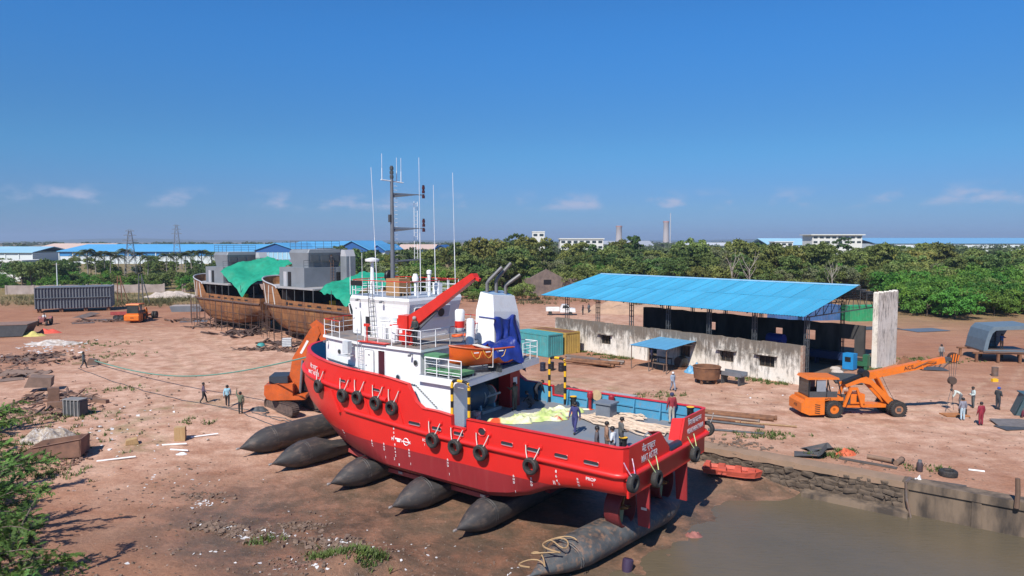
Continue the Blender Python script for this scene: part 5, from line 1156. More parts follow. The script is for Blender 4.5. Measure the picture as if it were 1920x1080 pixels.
# containers
def container(name, label, loc, rot, col, L=6.06, rustroof=False):
    mt = M(name+'_paint', col, .5, col2=[q*.72 for q in col], scale=.8, detail=8, dirt=(.22,.12,.07), dirt_amt=.35); c = thing('shipping_container', label, 'container', loc, rot); Wd, H = 2.44, 2.59
    def corr(p0, d, nrm, ln, nm):
        k = int(ln/.28); m = MB(); rows_ = [[], []]
        for i in range(k*4+1):
            s_ = ln*i/(k*4); off = (.0,.035,.035,0.)[i % 4]
            for r_, z in ((0,.15),(1,H-.12)): rows_[r_].append((p0[0]+d[0]*s_-nrm[0]*off, p0[1]+d[1]*s_-nrm[1]*off, z))
        m.grid(rows_); m.build(nm, mt, c)
    corr((0,-Wd/2+.02),(1,0),(0,-1),L,'side_panel'); corr((0,Wd/2-.02),(1,0),(0,1),L,'side_panel'); corr((L-.02,-Wd/2),(0,1),(1,0),Wd,'end_panel'); corr((.02,-Wd/2),(0,1),(-1,0),Wd,'end_panel')
    for x in (.06, L-.06):
        for y in (-Wd/2+.06, Wd/2-.06): m = MB(); m.bb(x-.08,x+.08,y-.08,y+.08,0,H); m.build('corner_post', mt, c)
    for y in (-Wd/2+.05, Wd/2-.05):
        for z in (.08, H-.06): m = MB(); m.bb(.1,L-.1,y-.06,y+.06,z-.08,z+.08); m.build('rail', mt, c)
    for x in (.05, L-.05):
        for z in (.08, H-.06): m = MB(); m.bb(x-.06,x+.06,-Wd/2+.1,Wd/2-.1,z-.08,z+.08); m.build('rail', mt, c)
    m = MB(); k = 22; m.grid([[(L*i/(k*2), y, H-.02+.03*(i % 2)) for i in range(k*2+1)] for y in (-Wd/2+.02, Wd/2-.02)]); m.build('roof_panel', rust if rustroof else mt, c); return c
c0 = Vector((4.2,81.2,0)) + Vector((.752,.66,0))*1.22; container('teal','turquoise corrugated shipping container beside the ship\'s stern rail', c0, SHA, (.07,.33,.34))
c0 = Vector((4.2,81.2,0)) + Vector((.752,.66,0))*(1.22+2.9); container('ochre','ochre yellow shipping container with a rusty roof next to the turquoise one', c0, SHA, (.50,.33,.08), rustroof=True)
container('green','bright green shipping container behind the end wall stump', (56.6,119,0), R(8), (.03,.30,.12)); container('far_blue','faded blue shipping container beyond the shed', (44,119,0), R(10), (.05,.13,.30), L=12.1)
# pipes and drums by the containers
random.seed(3)
for i in range(13):
    k = i; x, y = 8.6+random.uniform(-1.3,1.3), 77.0+random.uniform(-1.6,1.6); L = random.uniform(3,6); r = random.uniform(.06,.2) if i else .32
    q = thing('steel_pipe', ['widest dark steel pipe on the pile by the ochre container','steel pipe lying in the pile by the ochre container'][min(i,1)], 'pipe', (x, y, r + .12*(i % 3)), R(-38+random.uniform(-14,14)), 'pipes piled by the containers')
    m = MB(); m.lathe([(r,-L/2),(r,L/2),(r*.86,L/2),(r*.86,-L/2),(r,-L/2)], 12, (0,0,0), Matrix.Rotation(R(90),3,'Y'), caps=False); m.build('pipe_wall', rust if i % 2 else steel, q, smooth=40)
for i, (x, y, c, lb_) in enumerate(((3.2,72.5,(.02,.025,.05),'dark steel drum left of the starboard hoop'),(4.1,72.9,(.015,.015,.02),'black steel drum between the starboard hoop posts'),(5.1,72.4,(.02,.02,.03),'black steel drum right of the other two drums'))):
    q = thing('oil_drum', lb_, 'drum', yard(x, y)); m = MB(); m.lathe([(.29,0),(.3,.02),(.29,.3),(.305,.32),(.29,.34),(.29,.6),(.305,.62),(.29,.64),(.3,.88),(.27,.87)], 16); m.build('shell', M('drum_%d' % i, c, .45, var=.3), q, smooth=30); m = MB(); m.lathe([(.27,.86),(.01,.865)],16); m.build('lid', steel, q)
heap('spoil_heap','dark grey heap of grit behind the starboard bulwark','heap', 4.6, 61.5, 1.9, 1.2, .8, M('grit',(.075,.065,.06),.95,var=.4,scale=6,bump=.8), 2)
for i, (x, y, lb_) in enumerate(((2.6,61.4,'white sack left of the dark grit heap'),(6.4,60.9,'white sack right of the dark grit heap'))):
    heap('white_sack', lb_, 'sack', x, y, .8, .5, .5, M('white_sack',(.72,.70,.68),.8,var=.2,scale=4), 3+i, n_=10)
q = thing('grey_box_trailer','pale grey steel box lying behind the starboard bulwark','box', yard(8.6,57.0), R(-35)); m = MB(); m.bb(-1.5,1.5,-.7,.7,.15,.95); m.build('box', M('pale_grey_steel',(.42,.41,.4),.5,var=.25), q); m = MB(); m.bb(.2,1.5,.7,.73,.2,.8); m.build('panel', white2, q)
# white pickup truck
q = thing('pickup_truck','white flatbed pickup truck parked beyond the shed','truck', yard(8.9,128.5), R(-2)); wt = M('truck_white',(.75,.75,.73),.35)
m = MB(); m.prism([(-.1,-.85,.55),(-.1,-.85,1.3),(.25,-.85,1.95),(1.25,-.85,1.95),(1.75,-.85,1.3),(2.65,-.85,1.2),(2.7,-.85,.55)],(0,1.7,0)); m.build('cab', wt, q)
m = MB(); m.prism([(.3,-.87,1.3),(.45,-.87,1.85),(1.2,-.87,1.85),(1.6,-.87,1.3)],(0,.02,0)); m.build('side_window', glassm, q); m = MB(); m.prism([(1.3,-.75,1.92),(1.78,-.75,1.33),(1.78,.75,1.33),(1.3,.75,1.92)],(.02,0,.02)); m.build('windscreen', glassm, q)
m = MB(); m.bb(-2.7,-.2,-.9,.9,.75,.9); m.bb(-2.7,-.2,-.9,-.84,.9,1.4); m.bb(-2.7,-.2,.84,.9,.9,1.4); m.bb(-2.7,-2.64,-.9,.9,.9,1.4); m.build('flatbed', wt, q)
for x in (-1.9,1.8):
    for y in (-.82,.82): m = MB(); m.lathe([(.2,-.1),(.34,-.1),(.34,.1),(.2,.1)],14,(x,y,.34),Matrix.Rotation(R(90),3,'X')); wq = m.build('wheel', blackr, q, smooth=40)
person('man in dark clothes standing in front of the white pickup', yard(13.0,128.6), R(60), (.03,.03,.035), (.03,.03,.035), 'stand', 1.05); person('second man in grey near the pickup beyond the shed', yard(14.4,131.5), R(30), (.12,.13,.14), (.06,.06,.07), 'stand', 1.05)
person('worker in pale purple shirt at the shed door beside the lean-to', st(16.6,-.8), R(-120), (.42,.38,.50), (.30,.26,.25), 'stand', 1.)
# ruined gable house
rn = thing('ruined_house','roofless grey gable ruin at the edge of the trees','ruin', (4.6,172,0), R(20))
old = M('old_stone',(.24,.18,.145),.95,col2=(.14,.105,.09),scale=.7,detail=9,bump=.6)
m = MB(); m.prism([(0,0,0),(9,0,0),(9,0,4.2),(4.2,0,6.6),(0,0,4.6)],(0,.5,0)); m.build('gable_wall', old, rn); m = MB(); m.prism([(9,0,0),(17,1,0),(17,1,4.3),(14,.6,3.2),(12,.4,4.4),(9,0,4.0)],(0,.5,0)); m.build('broken_wall', old, rn)
m = MB(); m.bb(3.4,5.4,-.05,.1,2.8,4.0); m.build('window_opening', black, rn); m = MB(); m.bb(0,.5,.5,9,0,4.4); m.build('side_wall', old, rn)

# ---------------------------------------------------------------- orange pick-and-carry crane
def wheel(par, x, y, z, r, w_, rim, name='wheel', hub=True):
    root = link(name, None, par, (x, y, z)); mm = Matrix.Rotation(R(90),3,'X')
    m = MB(); m.lathe([(r*.55,-w_/2),(r*.9,-w_/2),(r*.985,-w_*.36),(r,-w_*.2),(r,w_*.2),(r*.985,w_*.36),(r*.9,w_/2),(r*.55,w_/2),(r*.55,-w_/2)], 24, (0,0,0), mm, caps=False); m.build('tyre', blackr, root, smooth=40)
    m = MB()
    for k in range(24): t0 = 2*math.pi*k/24; m.box((r*1.0*math.cos(t0), 0, r*1.0*math.sin(t0)), (.05,w_*.92,.10), Matrix.Rotation(-t0,3,'Y'))
    m.build('tread', blackr, root)
    m = MB(); m.lathe([(r*.55,-w_*.3),(r*.5,-w_*.12),(r*.2,-w_*.1),(r*.18,-w_*.3)], 20, (0,0,0), mm); m.lathe([(r*.55,w_*.3),(r*.5,w_*.12),(r*.2,w_*.1),(r*.18,w_*.3)], 20, (0,0,0), mm); m.build('rim', rim, root, smooth=40); return root
def pick_crane(label, loc, rot, boom=True):
    c = thing('mobile_crane', label, 'crane', loc, rot); og = orange
    m = MB(); m.prism([(-2.55,-1.15,.45),(-2.55,-1.15,1.15),(-2.3,-1.15,1.35),(-.75,-1.15,1.35),(-.75,-1.15,.25),(-1.9,-1.15,.2)],(0,2.3,0)); m.build('counterweight', og, c)
    for k in range(5):
        m = MB(); m.prism([(-1.5+.0*k,-1.16,.36+.16*k),(-1.1,-1.16,.30+.16*k),(-1.1,-1.16,.37+.16*k),(-1.5,-1.16,.43+.16*k)],(0,.005,0)); m.build('hazard_stripe', black, c)
    lettering('ACE', .3, (-2.57,-.1,.85), (0,-1,0), (0,0,1), par=c, mat=M('sign_black',(.03,.02,.02),.5)); lettering('ACE', .26, (-.45,-1.02,1.42), (1,0,0), (0,0,1), par=c, mat=MATS['sign_black'])
    m = MB(); m.bb(-2.2,.75,-1.0,1.0,1.3,1.55); m.build('cab_floor', og, c)
    for x, y in ((-1.9,-.9),(-1.9,.9),(-.55,-.92),(-.55,.92)): m = MB(); m.beam((x,y,1.5),(x+.12,y*.97,2.95),.07,.07); m.build('cab_post', black, c)
    for y in (-.92,.92): m = MB(); m.beam((.68,y,1.45),(.3,y,2.95),.07,.07); m.build('cab_post', black, c)
    m = MB(); m.prism([(-2.05,-1.02,2.93),(.42,-1.02,2.93),(.35,-1.02,3.08),(-1.9,-1.02,3.12)],(0,2.04,0)); m.build('cab_roof', og, c)
    for y in (-.93,.93): m = MB(); m.bb(-1.85,.3,y-.01,y+.01,1.55,2.0); m.build('lower_panel', dgrey, c); m = MB(); m.bb(-1.3,-.6,y-.008,y+.008,2.0,2.88); m.build('side_glass', M('cab_glass',(.25,.28,.32),.08), c)
    m = MB(); m.bb(-1.92,-1.9,-.85,.85,1.6,2.85); m.build('rear_glass', glassm, c)
    m = MB(); m.bb(-.6,-.1,-.35,.35,1.55,1.7); m.bb(-.7,-.6,-.35,.35,1.55,2.2); m.build('seat', black, c)
    for x, y, hub in ((0,-1.0,1),(0,1.0,1)): wheel(c, x, y, .66, .66, .48, og)
    for y in (-1.05,-.62,.62,1.05): wheel(c, 5.0, y, .62, .62, .32, M('dusty_rim',(.33,.16,.09),.7))
    m = MB(); m.bb(.3,5.2,-.42,.42,.62,.9); m.build('chassis', og, c)
    m = MB(); m.bb(4.85,5.15,-1.2,1.2,.5,.74); m.build('axle', dgrey, c)
    m = MB(); m.prism([(.85,-.75,.75),(1.05,-.75,.75),(1.55,-.75,2.05),(1.9,-.75,2.05),(2.3,-.75,.75),(2.5,-.75,.75),(2.0,-.75,2.25),(1.4,-.75,2.25)],(0,.18,0)); m.build('side_frame', og, c)
    m = MB(); m.prism([(.85,.57,.75),(1.05,.57,.75),(1.55,.57,2.05),(1.9,.57,2.05),(2.3,.57,.75),(2.5,.57,.75),(2.0,.57,2.25),(1.4,.57,2.25)],(0,.18,0)); m.build('side_frame', og, c)
    m = MB(); m.bb(1.55,2.65,-.55,.55,.95,1.7); m.build('engine_box', og, c); m = MB(); m.bb(2.0,2.3,-.57,-.55,1.1,1.6); m.build('vent', black, c); m = MB(); m.bb(1.0,1.6,-.5,.5,.9,1.5); m.build('engine', dgrey, c)
    if not boom: return c
    for y in (-.62,.44):
        m = MB(); m.prism([(4.95,y,.75),(4.55,y,.85),(3.0,y,2.45),(2.3,y,2.62),(1.15,y,2.25),(1.1,y,2.42),(2.35,y,2.95),(2.75,y,3.05),(3.15,y,2.8),(5.15,y,.95)],(0,.18,0)); m.build('boom_mast', og, c)
    m = MB(); m.beam((1.2,0,2.5),(2.6,0,3.05),.5,.28); m.build('winch_cover', black, c); m = MB(); m.lathe([(.3,-.4),(.3,.4)],14,(2.75,0,3.25),Matrix.Rotation(R(90),3,'X')); m.build('hoist_drum', black, c, smooth=40)
    p0, p1 = V(2.75,0,2.98), V(9.05,0,4.28); d = (p1-p0).normalized(); up_ = V(-d.z,0,d.x)
    m = MB(); m.beam(p0, p0+d*4.6, .5, .56); bo = m.build('boom', og, c); m = MB(); m.beam(p0+d*3.6, p1, .40, .46); m.build('inner_boom', og, bo); m = MB(); m.beam(p0+d*4.5,p0+d*4.62,.56,.64); m.build('boom_collar', og, bo)
    lettering('ACE', .42, p0+d*3.5+V(0,-.265,0), d, up_, par=bo, mat=MATS['sign_black'])
    m = MB(); m.path([p0+d*3.9-up_*.1+V(0,-.3,0), p0+d*5.0+up_*.18+V(0,-.32,0), p0+d*5.7+up_*.05+V(0,-.3,0), p0+d*4.8-up_*.2+V(0,-.32,0)], .03, 5); m.build('hose', black, bo)
    m = MB(); m.beam(p1-d*.1, p1+d*.5, .36, .3); m.build('boom_head', dgrey, bo)
    hc = p1 + d*.75
    m = MB(); m.lathe([(.42,-.12),(.42,.12)], 20, hc, Matrix.Rotation(R(90),3,'X')); sh = m.build('sheave', M('sheave_dark',(.06,.03,.02),.6), bo, smooth=40)
    for k in range(4):
        x = -.3+.2*k; m = MB(); hh = math.sqrt(.42**2-(x)**2)*.8; m.prism([hc+V(x-.05,-.125,-hh),hc+V(x+.05,-.125,-hh),hc+V(x+.14,-.125,hh),hc+V(x+.04,-.125,hh)],(0,-.006,0)); m.build('stripe', og, sh)
    for dx in (-.33,-.12,.12,.33): m = MB(); m.tube(hc+V(dx,0,-.2),hc+V(dx*.6,0,-1.65),.018,4); m.build('hoist_rope', dgrey, bo)
    m = MB(); m.lathe([(.3,-.15),(.3,.15)],14,hc+V(0,0,-1.8),Matrix.Rotation(R(90),3,'X')); m.beam(hc+V(0,0,-2.0),hc+V(0,0,-2.35),.12,.12); m.build('hook_block', M('block_rust',(.09,.06,.045),.7), bo, smooth=40)
    for dx in (-.55,.25): m = MB(); m.tube(hc+V(0,0,-2.3),hc+V(dx,.3*dx,-4.15),.018,4); m.build('sling', dgrey, bo)
    for y in (-.35,.17): m = MB(); m.tube((4.85,y+.1,.95),(3.75,y+.1,2.95),.12,8); m.tube((4.2,y+.1,2.1),(3.7,y+.1,3.05),.08,8); m.build('lift_cylinder', og, c)
    m = MB(); m.path([(3.95,-.5,3.1),(4.5,-.5,2.0),(5.1,-.5,1.0)],.02,4); m.build('hydraulic_line', dgrey, c)
    return c
pick_crane('orange pick-and-carry crane with its boom raised over a group of workers', (24.68,54.4,gh(24.7,54.4)-.03), R(1))
q = thing('steel_piece','rusty steel plate hanging on slings among the workers','plate', (34.4,54.0,gh(34.4,54)+.02)); m = MB(); m.bb(-.9,.9,-.5,.5,.0,.08); m.build('plate', M('orange_rust',(.42,.17,.06),.9,var=.3), q); m = MB(); m.bb(.5,.9,-.1,.3,.08,.5); m.build('bracket', black, q)
pick_crane('second orange crane seen from behind at the far left of the yard', yard(-63,118), R(96), boom=False)

# ---------------------------------------------------------------- orange excavator behind the bow
ex = thing('excavator','orange tracked excavator partly hidden behind the red bow','excavator', (-17.9,57.3,gh(-17.9,57.3)))
TR = math.atan2(-.67,.74); trk = M('track_steel',(.16,.105,.08),.85,col2=(.07,.05,.045),scale=4,bump=.5)
for s_ in (-1,1):
    tr_ = link('track', None, ex); tr_.matrix_local = Matrix.Rotation(TR,4,'Z') @ Matrix.Translation((0,1.22*s_,0))
    o_ = [(-1.75+.44*math.cos(q),.46+.44*math.sin(q)) for q in [R(90+18*i) for i in range(11)]] + [(1.75+.44*math.cos(q),.46+.44*math.sin(q)) for q in [R(-90+18*i) for i in range(11)]]
    m = MB(); m.prism([(x*.97,-.2,.46+(z-.46)*.86) for x, z in o_],(0,.4,0)); m.build('track_frame', trk, tr_)
    per = [Vector((x,0,z)) for x, z in o_]; k = len(per); tot = []
    for i in range(k):
        a_, b_ = per[i], per[(i+1)%k]; nseg = max(1, round((b_-a_).length/.19))
        for j in range(nseg): tot.append((a_.lerp(b_, (j+.5)/nseg), math.atan2((b_-a_).z,(b_-a_).x)))
    me_ = MB(); me_.box((0,0,0),(.175,.6,.05)); me_.box((0,0,-.045),(.04,.6,.05)); pad = me_.build('track_shoe', trk, None); pm_ = pad.data; bpy.data.objects.remove(pad)
    for p, an in tot: o = link('track_shoe', pm_, tr_); o.matrix_local = Matrix.Translation(p) @ Matrix.Rotation(-an,4,'Y')
up = link('house', None, ex); up.matrix_local = Matrix.Translation((0,0,.95)) @ Matrix.Rotation(R(6),4,'Z'); eo = M('excavator_orange',(.62,.115,.02),.45,var=.25,scale=1.5,dirt=(.2,.1,.06),dirt_amt=.5)
m = MB(); m.lathe([(.7,-.15),(.7,.12)],18); m.build('slew_ring', dgrey, up); m = MB(); m.prism([(-1.95,-1.25,.25),(-2.15,-1.25,.6),(-2.1,-1.25,1.35),(-1.0,-1.25,1.45),(-1.0,-1.25,.12),(-1.6,-1.25,.12)],(0,2.5,0)); m.build('counterweight', eo, up)
m = MB(); m.bb(-1.0,1.1,-1.25,1.25,.12,.45); m.bb(-1.0,.1,-1.25,-.45,.45,1.4); m.build('deck', eo, up); m = MB(); m.bb(-1.8,-.35,-.9,1.1,1.45,2.0); m.build('engine_hood', M('dark_hood',(.035,.045,.06),.5), up); m = MB(); m.bb(-.2,1.2,.35,1.25,.45,2.1); m.build('cab', glassm, up)
m = MB(); m.bb(-.3,1.25,.3,1.3,2.1,2.2); m.build('cab_roof', eo, up)
m = MB(); m.prism([(-.05,-.3,.35),(-.55,-.3,.7),(-.05,-.3,3.4),(1.4,-.3,5.75),(2.0,-.3,6.0),(2.2,-.3,5.4),(.95,-.3,3.0),(.5,-.3,.7)],(0,.6,0)); m.build('boom', eo, up)
m = MB(); m.beam((.62,-.31,3.75),(1.2,-.31,4.8),.012,.18,(-.88,0,.48)); m.build('boom_decal', white2, up)
m = MB(); m.prism([(1.35,-.22,6.1),(1.9,-.22,6.5),(2.5,-.22,6.0),(3.3,-.22,3.2),(2.95,-.22,3.1),(2.0,-.22,5.2)],(0,.44,0)); m.build('stick', eo, up); m = MB(); m.tube((.5,-.32,.5),(.75,-.32,3.2),.1,8); m.build('lift_cylinder', grey, up); m = MB(); m.tube((.6,.0,3.7),(1.8,0,6.05),.09,8); m.build('stick_cylinder', grey, up)
m = MB(); m.prism([(3.0,-.4,3.2),(3.6,-.4,3.0),(3.7,-.4,2.1),(3.1,-.4,1.9),(2.7,-.4,2.5)],(0,.8,0)); m.build('bucket', trk, up)
# ---------------------------------------------------------------- two rusty hulls under construction
rusth = bpy.data.materials.new('rusty_plating'); rusth.use_nodes = True
n, l = rusth.node_tree.nodes, rusth.node_tree.links; b = n['Principled BSDF']; b.inputs['Roughness'].default_value = .85; t = n.new('ShaderNodeTexCoord')
mpq = n.new('ShaderNodeMapping'); mpq.inputs['Scale'].default_value = (.8,.8,.25); l.new(t.outputs['Object'], mpq.inputs[0])
cc = mix(ramp(gn(1.1, 9, .7, mpq.outputs[0]), .35, .66), (.16,.062,.030), (.33,.145,.050)); cc = mix(mul(ramp(gn(.30, 6), .48, .66), .75), cc, (.095,.05,.036)); cc = mix(mul(ramp(gn(.55, 7), .56, .68), .6), cc, (.42,.22,.07))
sx_ = n.new('ShaderNodeSeparateXYZ'); l.new(t.outputs['Object'], sx_.inputs[0]); cx_ = n.new('ShaderNodeCombineXYZ'); l.new(sx_.outputs['X'], cx_.inputs[0]); l.new(sx_.outputs['Z'], cx_.inputs[1])
bk_ = n.new('ShaderNodeTexBrick'); bk_.inputs['Scale'].default_value = 1.; bk_.inputs['Brick Width'].default_value = 2.6; bk_.inputs['Row Height'].default_value = 1.25; bk_.inputs['Mortar Size'].default_value = .03; bk_.inputs['Color1'].default_value = (1,1,1,1); bk_.inputs['Color2'].default_value = (.82,.80,.78,1); bk_.inputs['Mortar'].default_value = (.42,.36,.32,1); l.new(cx_.outputs[0], bk_.inputs['Vector'])
cc = mix(1.0, cc, bk_.outputs['Color'], 'MULTIPLY'); l.new(cc, b.inputs['Base Color'])
greyp = M('grey_primer', (.20,.22,.24), .55, col2=(.16,.175,.19), scale=.5, detail=6); greyl = M('pale_grey_primer', (.42,.42,.44), .55, var=.15, scale=.6)
def build_hull(label, loc, rot, sc=1.):
    s_ = thing('unfinished_hull', label, 'ship', loc, rot); s_.scale = (sc,)*3
    ztop = lambda a: lerp_t([(0,5.5),(16.6,5.55),(16.9,5.7),(18.2,7.3),(19,7.5),(27,8.35)], a); zbt = lambda a: lerp_t([(0,2.8),(6,1.4),(10,.95),(20,.95),(25,1.2)], a)
    def lev(zf, vm, tip, Lr, p):
        pts = []
        for i in range(16): a = (tip-Lr)*i/15; pts.append((a, vm*(1 if a > .5 else .93), zf(a)))
        for a in (16.7,16.9,17.6,18.2):
            pts.append((a, None, zf(a)))
        for i in range(1, 13): th = math.pi/2*i/12; a = tip-Lr+Lr*math.sin(th)**(2/p); pts.append((a, vm*max(0,math.cos(th))**(2/p) if i < 12 else 0., zf(a)))
        a0 = tip-Lr
        pts = [(a, v if v is not None else (vm if a <= a0 else vm*max(0,1-((a-a0)/Lr)**p)**(1/p)), z) for a, v, z in pts]; return sorted(pts, key=lambda q: q[0])
    L4 = [lev(zbt,3.4,23.2,9.5,1.6), lev(lambda a: zbt(a)+.5,4.4,24.2,9.5,1.6), lev(lambda a: zbt(a)+(4.6-zbt(a))*.5,4.9,25.3,9,1.8), lev(lambda a: 4.6,5.05,26.4,9,2), lev(lambda a: 4.6+(ztop(a)-4.6)*.5,5.05,26.8,9,2), lev(ztop,5.05,27,9,2)]
    m = MB(); m.grid(L4); m.grid([mirror(r) for r in L4], True); cn = [(q[0],0,q[2]-.25) for q in L4[0]]; m.grid([L4[0],cn],True); m.grid([mirror(L4[0]),cn]); m.add([r[0] for r in L4]+[(r[0][0],-r[0][1],r[0][2]) for r in L4[::-1]],[tuple(range(12))]); m.build('hull', rusth, s_, smooth=35)
    m = MB(); dkp = [(a,v*.985,4.75) for a,v,z in L4[3]]; m.grid([dkp, mirror(dkp)]); m.build('deck', rust, s_)
    m = MB(); fdp = [(a,v*.985,7.05) for a,v,z in L4[5] if a > 17.4]; m.grid([fdp, mirror(fdp)]); m.build('forecastle_deck', greyl, s_)
    for sg in (1,-1):
        m = MB(); m.path([(a,(v+.04)*sg,z) for a,v,z in L4[3]], .16, 6); m.build('rubbing_strake', M('strake_brown',(.10,.06,.05),.8), s_)
        m = MB(); m.path([(a,(v+.02)*sg,z) for a,v,z in L4[5] if a > 17.9], .10, 6); m.build('bulwark_cap', greyl, s_)
        for a in (3,5.2,7.4,9.6,11.8,14): m = MB(); m.bb(a,a+.9,4.98*sg if sg>0 else -5.075,5.075 if sg>0 else -4.98,4.95,5.2); m.build('freeing_port', black, s_)
        for a in (19.2,20.6,22.0): q0 = min(L4[5], key=lambda q: abs(q[0]-a)); q1 = min(L4[3], key=lambda q: abs(q[0]-a+.3)); m = MB(); m.beam((q0[0],(q0[1]+.02)*sg,q0[2]-.3),(q1[0],(q1[1]+.03)*sg,q1[2]+.2),.22,.05,(0,sg,0)); m.build('frame_strip', M('pale_strip',(.50,.47,.43),.7), s_)
        m = MB(); m.lathe([(.26,0),(.26,.06)],12,(15.4,5.02*sg,5.1),Matrix.Rotation(R(-90*sg),3,'X')); m.build('fairlead', black, s_)
    # deckhouse and wheelhouse
    m = MB(); m.bb(13.2,19.4,-3.75,3.75,7.3,9.9); m.build('deckhouse', greyp, s_)
    m = MB(); m.prism([(9.6,-4.6,7.08),(18.3,-4.85,7.08),(19.6,-4.7,7.08),(19.6,4.7,7.08),(18.3,4.85,7.08),(9.6,4.6,7.08)],(0,0,.2)); m.build('shelter_deck', M('deck_edge_grey',(.34,.33,.33),.7), s_)
    m = MB(); m.bb(17.2,17.4,-4.6,4.6,4.75,7.08); m.build('shelter_bulkhead', M('shelter_shade',(.05,.04,.04),.8), s_)  # near-black colour paints in the shadow below the shelter deck
    for a in (10.0,12.2,14.4,16.4): m = MB(); m.tube((a,4.5,4.75),(a,4.5,7.1),.07,6); m.build('shelter_pillar', dsteel, s_)
    m = MB(); R0_, R1_, R2_ = [ring(a0,a1,w_,z_,.6) for a0,a1,w_,z_ in ((14.2,18.6,2.5,9.9),(13.8,19.1,2.75,11.9),(13.9,18.9,2.5,12.35))]; m.grid([q+[q[0]] for q in (R0_,R1_,R2_)],True); m.add(R2_,[tuple(range(8))]); m.build('wheelhouse', greyp, s_)
    m = MB(); m.add([(a,v*.99,12.37) for a,v,z in R2_],[tuple(range(8))]); m.build('wheelhouse_roof', greyl, s_)
    for vv in (-1.9,0,1.9): m = MB(); m.bb(13.86,13.98,vv*.85-.62,vv*.85+.62,10.7,11.6); m.build('window_opening', M('opening_grey',(.10,.11,.12),.6), s_)
    m = MB(); m.bb(13.16,13.2,-2.2,-1.3,7.2,9.2); m.build('doorway', black, s_); m = MB(); m.bb(16.4,17.2,3.75,3.79,7.3,9.3); m.build('doorway', black, s_); m = MB(); m.bb(17.5,18.3,3.75,3.8,7.3,9.3); m.build('door', greyl, s_)
    m = MB(); m.bb(11.6,13.0,-3.4,-1.9,7.3,11.4); m.build('funnel', greyp, s_); m = MB(); m.prism([(11.6,-3.4,11.4),(13.0,-3.4,11.4),(12.8,-3.4,12.3),(12.0,-3.4,12.3)],(0,1.5,0)); m.build('funnel_top', greyl, s_)
    rail([(13.5,3.6,9.9),(13.5,-3.6,9.9)], 1.0, mat=dsteel, par=s_, step=1.5); rail([(14.2,-2.6,12.38),(14.2,2.6,12.38),(18.4,2.6,12.38)], 1.1, mat=dsteel, par=s_, step=1.2)
    ladder((13.1,-.6,7.0),(13.1,-.6,10.6),.45,rust,9,(0,1,0),par=s_)
    for a in (3,7,11,15,19,22):
        for v in (-2,2) if a < 20 else (0,): m = MB(); m.bb(a-.4,a+.4,v-.5,v+.5,-.05,.98 if a > 6 else 1.6); m.build('keel_block', wood, s_)
    for a in (1.5,5.5,9.5): m = MB(); m.tube((a,4.8,4.8),(a,4.8,7.3),.05); m.build('deck_pole', dsteel, s_)
    m = MB(); m.bb(9.2,9.8,1.6,2.2,4.75,5.6); m.build('deck_box', yellow, s_)
    # scaffolding poles beside the port bow
    m = MB(); rnd = random.Random(4)
    for i in range(14):
        a = 25.8-i*1.9; 
        for v in (5.5, 6.5): m.tube((a,v - max(0,a-19)*.42,0),(a+rnd.uniform(-.1,.1),v - max(0,a-19)*.42,rnd.uniform(3.6,5.6)),.038,4)
        for z in (1.4,3.0): m.tube((a,5.5-max(0,a-19)*.42,z),(a-1.9,5.5-max(0,a-20.9)*.42,z+rnd.uniform(-.1,.1)),.032,4); m.tube((a,5.5-max(0,a-19)*.42,z),(a,6.5-max(0,a-19)*.42,z),.03,4)
    q = m.build('scaffold_pole', M('scaffold_rust',(.09,.055,.045),.8), s_); q['kind'] = 'stuff'
    return s_
H2R = math.atan2(.66,-.75)
h2 = build_hull('nearer rusty unfinished hull with grey wheelhouse, right behind the red bow', (-15.4,88.2,0), H2R)
h1 = copy_tree(h2); h1.location = (-33.4,104.5,0); h1.scale = (.95,)*3; h1['label'] = 'farther rusty unfinished hull with grey wheelhouse, left of the other'
def drape(name, label, origin, rot, pts4, mat, sag=.5, seed=1, n_=18):
    """sheet hung between four corner points (local), with folds and sag"""
    p = [Vector(q) for q in pts4]; rows_ = []
    for i in range(n_+1):
        u = i/n_; r_ = []
        for j in range(n_+1):
            v = j/n_; q = p[0].lerp(p[1],u).lerp(p[3].lerp(p[2],u),v); q = q + Vector((0,0,-sag*math.sin(math.pi*u)*math.sin(math.pi*v)*.75 + .42*mnoise.noise(Vector((u*3.3+seed,v*3.3,seed))) + .16*abs(mnoise.noise(Vector((u*9+seed,v*5,2)))) + .08*math.sin(v*26+u*7) - 1.1*max(0,v-.78)*4*(.6+.4*math.sin(u*11+seed)) - .7*max(0,.12-u)*8))
            r_.append(q)
        rows_.append(r_)
    m = MB(); m.grid(rows_); o = m.build(name, mat, None, smooth=70); o.location = origin; o.rotation_euler = (0,0,rot); tag(o, label, 'tarpaulin'); return o
drape('green_tarp','green tarpaulin over the after deck of the nearer rusty hull', (-15.4,88.2,0), H2R, [(9.3,4.0,7.6),(9.6,-3.0,9.2),(3.0,-4.4,9.3),(2.6,4.7,6.8)], tarpgreen, .8, 1)
drape('green_tarp','large green tarpaulin hanging off the farther rusty hull\'s deckhouse', (-33.4,104.5,0), H2R, [(12.2,4.3,9.3),(11.6,-3.2,11.0),(3.6,-3.6,10.4),(4.4,4.8,6.5)], tarpgreen, .9, 2)
person('welder in white sitting on the farther hull\'s bow', Vector((-33.4,104.5,0)) + Vector((-.75*22.6,.66*22.6,0))*.95 + V(0,0,7.1), R(200), (.6,.6,.6), (.1,.1,.12), 'sit', 1.)
person('worker in dark clothes on the nearer hull\'s bridge deck', Vector((-15.4,88.2,9.92)) + Vector((-.75*13.7 - .66*-.9, .66*13.7 - .75*-.9, 0)), R(190), (.03,.03,.04), (.04,.04,.05), 'stand', 1.)
